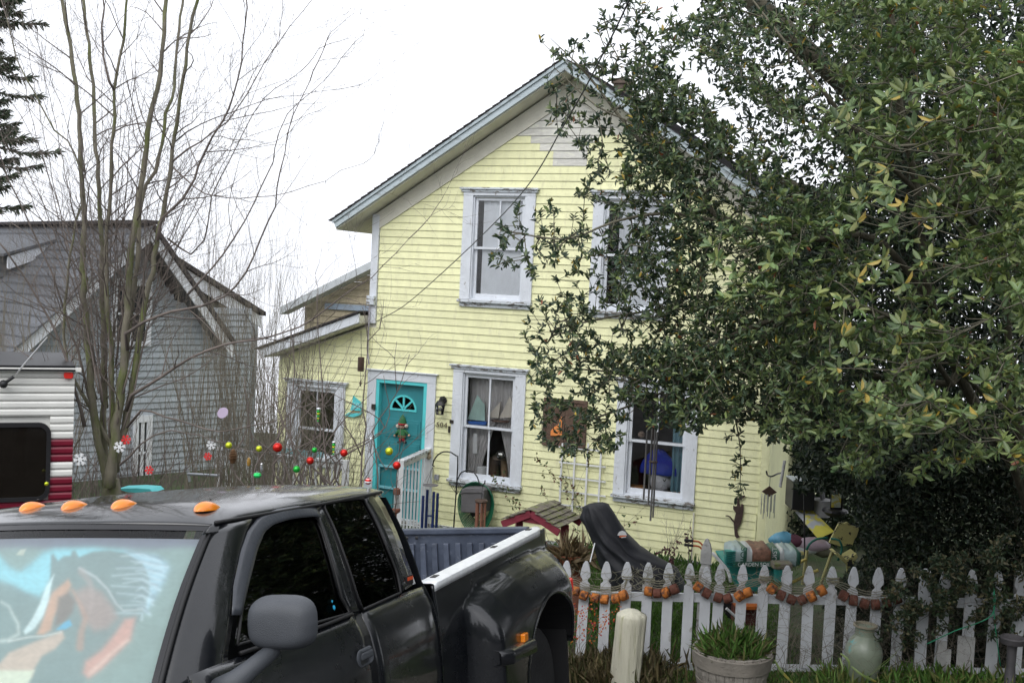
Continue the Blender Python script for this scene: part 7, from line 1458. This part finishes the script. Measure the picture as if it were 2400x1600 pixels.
p = at(2021, 1575, 9.5); p[2] = gz(p[0], p[1]) - .02; zr = at(2022, 1460, 9.5)[2]; h_ = zr - p[2]; vz = thing('ceramic_vase', 'pale green crackled vase with turquoise patches standing against the fence', 'vase', p); m_vz = mat('crackled celadon glaze', (.25, .29, .22), .38, var=.12, scale=5, bump=.15, col2=(.12, .36, .36), c2scale=4.2, c2lo=.55, c2hi=.60, coat=.3)
MB().lathe([(.085, 0), (.11, h_ * .12), (.145, h_ * .35), (.158, h_ * .52), (.150, h_ * .64), (.115, h_ * .76), (.082, h_ * .83), (.078, h_ * .92), (.090, h_ * .965)], p, 36).build('body', m_vz, vz, world=True, smooth='auto'); MB().lathe([(.088, h_ * .955), (.100, h_ * .97), (.100, h_), (.082, h_), (.078, h_ * .9)], p, 36).build('rim', mat('tan glaze', (.30, .27, .20), .5), vz, world=True, smooth='auto')
p = at(2369, 1560, 9.15); p[2] = gz(p[0], p[1]); zr = at(2369, 1490, 9.15)[2]; h_ = zr - p[2]; MB().lathe([(.09, 0), (.05, .05), (.035, h_ * .5), (.04, h_ - .07), (.09, h_ - .055), (.10, h_ - .01), (.09, h_), (.05, h_ - .03), (.001, h_ - .035)], p, 24).solo('bird_bath', 'small dark grey bird bath at the far right edge by the fence', 'bird bath', mat('dark wet stone', (.09, .085, .09), .5, bump=.3), smooth='auto')
t = thing('berry_shrub', 'small shrub with orange red leaves between the truck tail and the fence', 'shrub', at(1350, 1520, 9.7)); L = []
for k in range(10): p = at(1345 + RNG.uniform(-15, 20), 1540, 9.7); twigs(p, np.array([RNG.normal() * .35, RNG.normal() * .2, 1]), .42, .003, 1, L, 7, .1, .7, 3)
twig_obj('stem', L, m_twigb, t); E_ = np.array([l[1] for l in L]); E_ = E_[(proj(E_)[:, 1] < 1500)]; E_ = np.repeat(E_, 2, 0) + RNG.normal(size=(len(E_) * 2, 3)) * .015; V, Q, T = leafbatch(E_, rvec(len(E_)), rvec(len(E_)), RNG.uniform(.015, .03, len(E_)), .014, np.array([[.60, .10, .03], [.65, .22, .04], [.40, .03, .06]])[RNG.integers(0, 3, len(E_))]); o = link('leaves', npmesh('leaves', V - XF[t.name][1], Q, False, T), m_grass, t); o['kind'] = 'stuff'
# strap-leaved plant by the vase
for lb, pts in (('long pale strap leaves of a daylily right of the vase', [(2035, 1585, 2085, 1545, 2112, 1512), (2030, 1590, 2060, 1560, 2100, 1530)]), ('yellowing strap leaves in the grass left of the vase', [(1985, 1590, 1990, 1550, 1970, 1530), (2060, 1600, 2020, 1580, 1995, 1560), (1858, 1600, 1830, 1570, 1815, 1545), (1960, 1600, 1975, 1570, 1968, 1540)])):
    b = MB()
    for q in pts:
        P = sample([at(q[0], q[1], 9.3), at(q[2], q[3], 9.25), at(q[4], q[5], 9.3)], .03); s_ = np.array([.6, 0, .8]); G = [[p - s_ * w_, p + np.array([0, -.004, 0]), p + s_ * w_] for p, w_ in zip(P, [.011 * math.sin(PI * (i + 1) / (len(P) + 1)) ** .5 for i in range(len(P))])]; b.grid(G)
    b.solo('strap_leaves', lb, 'plant', mat('strap leaf', (.22, .30, .10), .5, col2=(.45, .40, .10), c2scale=8, transl=.2), smooth=True)

# ------------------------------------------------------------------ yard clutter behind the fence
Zc = 11.3
def yp(a, b, Z=Zc): return at(1280 + a / 3.92, 1200 + b / 3.92, Z)
kpx = Zc / F / 3.92
t = thing('wheelbarrow', 'teal wheelbarrow loaded with soil bags behind the picket fence', 'wheelbarrow', yp(1900, 1000)); m_wb = mat('teal enamel', (.02, .25, .22), .45)
q0 = yp(1640, 470); q1 = yp(2200, 470); dx = (q1 - q0); Lw = np.linalg.norm(dx); dx /= Lw; dy = np.cross([0, 0, 1.], dx); 
MB().prism([(0, .0), (Lw, .0), (Lw - .22, -.30), (.18, -.30)], -.28, .28, ax=(dx, dy, (0, 0, 1)), o=q0 + dy * .3).build('tray', m_wb, t, world=True, bevel=.02)
MB().lathe([(.10, -.03), (.18, -.04), (.19, 0), (.18, .04), (.10, .03)], q0 + dx * .25 + dy * .3 - [0, 0, .50], 20, (dx, (0, 0, 1), dy)).build('wheel', m_tyre, t, world=True, smooth='auto')
for s_ in (.05, .5): MB().tube([q0 + dx * .3 + dy * s_ - [0, 0, .35], q0 + dx * (Lw - .1) + dy * s_ - [0, 0, .30], q0 + dx * (Lw + .35) + dy * s_ - [0, 0, .08]], .016, 8).build('handle', mat('yellow painted wood', (.55, .45, .12), .6), t, world=True); MB().tube([q0 + dx * (Lw - .25) + dy * s_ - [0, 0, .3], q0 + dx * (Lw - .2) + dy * s_ - [0, 0, .62]], .014, 8).build('leg', m_wb, t, world=True)
def bag(label, cx_, cy_, w_, h_, d_, bands, yaw=0., Z=Zc):
    c = yp(cx_, cy_, Z); t = thing('soil_bag', label, 'bag', c - [0, 0, h_ / 2]); ax = (dx, dy, np.array([0, 0, 1.]))
    def P(u, v, n=22): # pillow
        cu, su = math.cos(u), math.sin(u); return None
    for (u0, u1, m) in bands:
        G = []
        for i in range(9):
            u = u0 + (u1 - u0) * i / 8; e = (1 - abs(2 * u - 1) ** 12.0) ** .5; row = []
            for j in range(25): a = 2 * PI * j / 24; cc, ss = math.cos(a), math.sin(a); row.append(c + dx * (u - .5) * w_ + dy * (d_ / 2 * abs(cc) ** .45 * np.sign(cc) * (.45 + .55 * e)) + np.array([0, 0, h_ / 2 * (abs(ss) ** .34 * np.sign(ss)) * (.08 + .92 * e) * (1 + .07 * math.sin(u * 19 + a * 3) + .05 * math.sin(u * 41 + 2 * a))]))
            G.append(row)
        MB().grid(G).build('wrapper', m, t, world=True, smooth=True)
    return t, c
m_bg1 = mat('pale blue bag film', (.36, .46, .46), .35, bump=.3, bscale=8); m_bg2 = mat('green bag film', (.04, .13, .09), .35, bump=.3, bscale=8); m_bg3 = mat('bark picture print', (.20, .10, .065), .5, var=.5, scale=30); m_bgw = mat('white bag film', (.50, .53, .53), .35, bump=.3, bscale=8)
t, c = bag('white and green garden soil bag lying left in the wheelbarrow', 1850, 372, 400 * kpx, 165 * kpx, .44, [(0, .30, m_bg1), (.30, .38, m_bg2), (.38, .50, m_bgw), (.50, .93, m_bg3), (.93, 1, m_bg2)])
fnt = -dy * .245
MB().obox(c + fnt * .93 + dx * .02 - [0, 0, .06], (dx, dy, (0, 0, 1)), (.42, .012, .055)).build('label_band', m_bg2, t, world=True); text_on('GARDEN SOIL', .052, .001, c + fnt * .93 + dx * .02 - [0, 0, .061] - dy * .0075, dx, (0, 0, 1), m_white, t)
for k in range(9): MB().obox(c + fnt * .80 - dx * (.22 - .0) + [0, 0, .07 - .018 * k], (dx, dy, (0, 0, 1)), (.10, .09, .005)).build('print_line', m_wb, t, world=True)
text_on('SOIL', .09, .001, c + fnt * .99 - dx * .095 + [0, 0, .03], np.array([0, 0, -1.]), dx, m_bg2, t)
t, c = bag('green and blue garden soil bag lying right of the white one', 2165, 385, 290 * kpx, 155 * kpx, .42, [(0, .28, m_bg2), (.28, .42, m_bgw), (.42, .8, m_bg1), (.8, 1, m_bg2)], Z=Zc + .05)
text_on('MOIST', .07, .001, c + fnt * .93 - dx * .13 + [0, 0, .03], np.array([0, 0, 1.]), -dx, m_white, t)
MB().obox(yp(2160, 480, 11.0), (dx, dy, (0, 0, 1)), (170 * 11 / F / 3.92, .16, .05)).obox(yp(2140, 560, 11.02), (dx, dy, (0, 0, 1)), (.07, .07, .09)).solo('bird_house', 'little teal bird house with mossy plank roof behind the fence', 'bird house', m_moss)
MB().obox(yp(2140, 575, 10.98), (dx, dy, (0, 0, 1)), (.085, .09, .12)).solo('teal_box', 'small teal box under the mossy plank behind the fence', 'box', m_wb)
t = thing('loppers', 'garden loppers with black grips and orange shafts leaning on the gate post', 'garden tool', yp(1450, 330, 10.4)); 
for y0, y1 in ((255, 268), (298, 305)):
    a = yp(1270, y0, 10.4); b = yp(1350, y0 + 8, 10.4); MB().tube([a, b], .013, 10).build('grip', m_blk, t, world=True, smooth='auto'); MB().tube(sample([b, yp(1400, y0 + 14, 10.4), yp(1435, y0 + 45, 10.4), yp(1450, y0 + 90, 10.4)], .02), .009, 8).build('shaft', mat('orange steel', (.55, .14, .05), .4), t, world=True, smooth=True)
MB().tube(sample([yp(1525, 370, 10.5), yp(1600, 450, 10.5), yp(1670, 540, 10.5), yp(1695, 640, 10.5)], .05), .016, 8).solo('white_pipe', 'bent white pipe behind the tall gate post', 'pipe', m_white, smooth=True)
MB().tube([yp(1655, 880, 10.8), yp(1750, 965, 10.8)], .014, 8).solo('white_stick', 'short white stick lying behind the pickets near the barrel', 'stick', m_white)
MB().obox(yp(1840, 920, 11.2), (dx, dy, (0, 0, 1)), (235 * kpx, .25, 175 * kpx)).solo('red_crate', 'dark red plastic crate behind the pickets', 'crate', mat('dark red plastic', (.10, .012, .012), .5), bevel=.01)
MB().obox(yp(1830, 840, 11.05), (dx, dy, (0, 0, 1)), (200 * kpx, .3, .03)).solo('crate_lid', 'orange rimmed lid on the dark red crate', 'lid', mat('orange plastic', (.50, .13, .02), .5))
# rust leaf sculptures and small plants by the wall
def dkplant(label, pts, Z, col=(.09, .035, .035), n=9, L_=.05):
    t = thing('dark_leaved_plant', label, 'plant', at(pts[0][0], pts[0][1], Z)); P = sample([at(a, b, Z) for a, b in pts], .03); MB().tube(P, [.005 * (1 - .6 * i / len(P)) for i in range(len(P))], 5).build('stem', m_twig, t, world=True, smooth=True)
    k = len(P); I = np.array([RNG.integers(k // 2, k) for _ in range(n * 3)]); PP_ = np.array(P)[I]; V, Q, T = leafbatch(PP_, rvec(len(PP_)) + [0, 0, .2], rvec(len(PP_)), RNG.uniform(.6, 1.2, len(PP_)) * L_, L_ * .5, np.array([col]) * RNG.uniform(.6, 1.5, (len(PP_), 1))); o = link('leaves', npmesh('leaves', V - XF[t.name][1], Q, False, T), m_grass, t); o['kind'] = 'stuff'
dkplant('dark red leafed twig slanting above the black cover', [(1560, 1370), (1572, 1330), (1568, 1290), (1545, 1292), (1541, 1293)], 12.3); dkplant('dark red leafed twig rising to the right of the black cover', [(1560, 1370), (1575, 1310), (1585, 1280), (1592, 1268)], 12.2); dkplant('tiny dark leafed shoot above the lopper grips', [(1612, 1340), (1614, 1290), (1613, 1262), (1612, 1243)], 11.9, n=6); dkplant('tiny dark shoot against the siding above the lopper grips', [(1618, 1340), (1622, 1260), (1617, 1235), (1621, 1215)], 12.5, n=3)
t = thing('bare_shrub', 'thin bare branching shrub against the siding right of the black cover', 'shrub', hp(1560, 1300, .4)); L = []; 
for k in range(5): p = hp(1562 + RNG.uniform(-8, 8), 1300, .4); twigs(p, np.array([RNG.normal() * .3, 0, 1]), .42, .004, 2, L, 8, .2, .6, 4)
twig_obj('crown', L, m_twig, t)
P = []
for k in range(1500): a = RNG.uniform(1330, 1840); p = hp(a, 1345, RNG.uniform(.1, 1.0)); p[2] = -.56; P.append(p)
grass('wall_foot_weeds', 'green weeds growing along the foot of the house wall', P, .17, [(.06, .13, .03), (.08, .16, .03)], .012, .7)
# right hand clutter (in the dark beyond the house corner)
Zr = 13.2
def rp(a, b, Z=Zr): return at(1700 + a / 2.24, 900 + b / 2.24, Z)
kr = Zr / F / 2.24; I3 = np.eye(3)
t = thing('black_cabinet', 'black box with pale top standing in the dark beyond the house corner', 'cabinet', rp(392, 650)); MB().obox(rp(392, 572), I3, (115 * kr, .35, 150 * kr)).build('body', mat('black plastic', (.015, .016, .018), .4), t, world=True, bevel=.01); MB().obox(rp(392, 496), I3, (112 * kr, .34, .012)).build('top', mat('pale blue grey top', (.45, .5, .55), .3), t, world=True)
MB().lathe([(.10, 0), (.118, .18), (.124, .19), (.124, .20), (.09, .2)], rp(503, 692), 20).solo('white_bucket', 'dingy white bucket right of the black box', 'bucket', mat('dingy white plastic', (.40, .40, .42), .5), smooth='auto')
t = thing('picture_stand', 'small framed picture in a dark pot right of the white bucket', 'picture', rp(580, 690, 12.9)); MB().obox(rp(585, 605, 12.9), I3, (62 * kr, .03, 100 * kr)).build('frame', m_blk, t, world=True, bevel=.004); MB().obox(rp(583, 603, 12.88), I3, (48 * kr, .008, 84 * kr)).build('picture', mat('faded picture print', (.45, .50, .42), .6, var=.3, scale=12, col2=(.50, .42, .05), c2scale=14, c2lo=.5, c2hi=.56), t, world=True); MB().obox(rp(583, 568, 12.87), I3, (30 * kr, .004, 10 * kr)).build('picture_patch', m_fr, t, world=True)
MB().lathe([(.09, 0), (.15, .05), (.14, .075), (.10, .08)], rp(575, 690, 12.9), 18).build('pot', m_blk, t, world=True)
a, b_, c_, d_ = rp(350, 650), rp(452, 655), rp(572, 772, 12.7), rp(488, 812, 12.7); n_ = np.array([0, .02, 0]); MB().add([a, b_, c_, d_, a + n_, b_ + n_, c_ + n_, d_ + n_], [(0, 1, 2, 3), (7, 6, 5, 4), (0, 4, 5, 1), (1, 5, 6, 2), (2, 6, 7, 3), (3, 7, 4, 0)]).solo('painted_board', 'slanting yellow and grey painted board beyond the house corner', 'board', mat('yellow grey painted board', (.38, .40, .42), .6, col2=(.55, .50, .06), c2scale=3, c2lo=.48, c2hi=.52))
t = thing('mosaic_chair', 'tilted yellow chair with black mosaic patches beyond the fence', 'chair', rp(600, 940, 12.0)); m_ych = mat('yellow paint with black patches', (.62, .57, .24), .6, col2=(.03, .03, .03), c2scale=13, c2lo=.55, c2hi=.57)
def r2(a, b): p = rp(a, b, 12.0); return (p[0], p[2]), p[1]
pts = [r2(*p)[0] for p in [(598, 722), (622, 728), (640, 722), (662, 740), (704, 752), (690, 800), (680, 812), (668, 848), (600, 850), (545, 832), (560, 800), (578, 762)]]; y0 = r2(600, 800)[1]
MB().prism(pts, y0, y0 + .03).build('backrest', m_ych, t, world=True, bevel=.004); pts = [r2(*p)[0] for p in [(545, 865), (560, 860), (605, 895), (658, 862), (664, 880), (636, 932), (622, 935)]]; MB().prism(pts, y0 - .22, y0 + .0).build('seat', m_ych, t, world=True, bevel=.004)
for a in ((560, 880, 500, 1050), (430, 870, 405, 1050), (640, 930, 650, 1060)): MB().tube([rp(a[0], a[1], 12.0), rp(a[2], a[3], 12.0)], .017, 8).build('leg', mat('pale yellow wood', (.5, .46, .2), .7), t, world=True)
MB().tube(sample([rp(540, 805, 11.95), rp(480, 812, 11.95), rp(440, 840, 11.95), rp(425, 870, 11.95)], .04), .012, 8).build('armrest', mat('dark teal paint', (.01, .14, .10), .5), t, world=True, smooth=True); MB().tube(sample([rp(555, 810, 11.95), rp(600, 820, 11.9), rp(612, 870, 11.9), rp(590, 925, 11.9)], .04), .012, 8).build('armrest', MATS['dark teal paint'], t, world=True, smooth=True)
MB().bar(rp(275, 885, 11.9), rp(410, 885, 11.9), .05, .03).solo('lumber', 'loose pale yellow length of lumber above the right soil bag', 'lumber', MATS['pale yellow wood'])
MB().tube([rp(412, 490, 12.4), rp(418, 1000, 12.4)], .009, 6).solo('black_pole', 'thin black garden pole rising right of the soil bags', 'pole', m_blk)
def lump(label, a, b, w_, h_, m, Z=12.8, nm='plastic_bag', cat='bag'):
    p = rp(a, b, Z); G = []
    for i in range(9):
        th = PI * i / 8; G.append([p + [w_ * math.sin(th) * math.cos(f) * (1 + .15 * math.sin(3 * f + i)), .12 * math.sin(th) * math.sin(f), h_ * math.cos(th) * (1 + .1 * math.sin(f * 2))] for f in np.linspace(0, 2 * PI, 17)])
    MB().grid(G).solo(nm, label, cat, m, smooth=True)
lump('light blue bag right of the house corner', 300, 815, .15, .09, mat('light blue film', (.12, .34, .48), .4)); lump('crumpled pink grey bag behind the soil bags', 440, 845, .24, .09, mat('pink grey film', (.42, .33, .38), .5)); lump('dark maroon sack between the blue and the pink bags', 352, 825, .13, .08, mat('maroon cloth', (.10, .03, .05), .8), nm='cloth_sack'); lump('pale grey pillow shape behind the right soil bag', 400, 865, .2, .07, m_bgw, nm='grey_sack')
lump('small tan heap of cloth below the picture stand', 520, 880, .12, .06, mat('olive cloth', (.10, .10, .06), .8), nm='cloth_heap', cat='cloth')
MB().tube(sample([rp(455, 520), rp(485, 515), rp(505, 550), rp(512, 600)], .05), .03, 8).solo('white_hose', 'curved dingy white hose behind the white bucket', 'hose', mat('dingy white plastic', (.4, .4, .42), .5), smooth=True)
MB().tube([rp(288, 540), rp(312, 400)], .018, 8).solo('grey_stick', 'pale stick leaning beside the house corner in the dark', 'stick', m_post)
for o in list(bpy.data.objects):
    if '_h' in o: del o['_h']
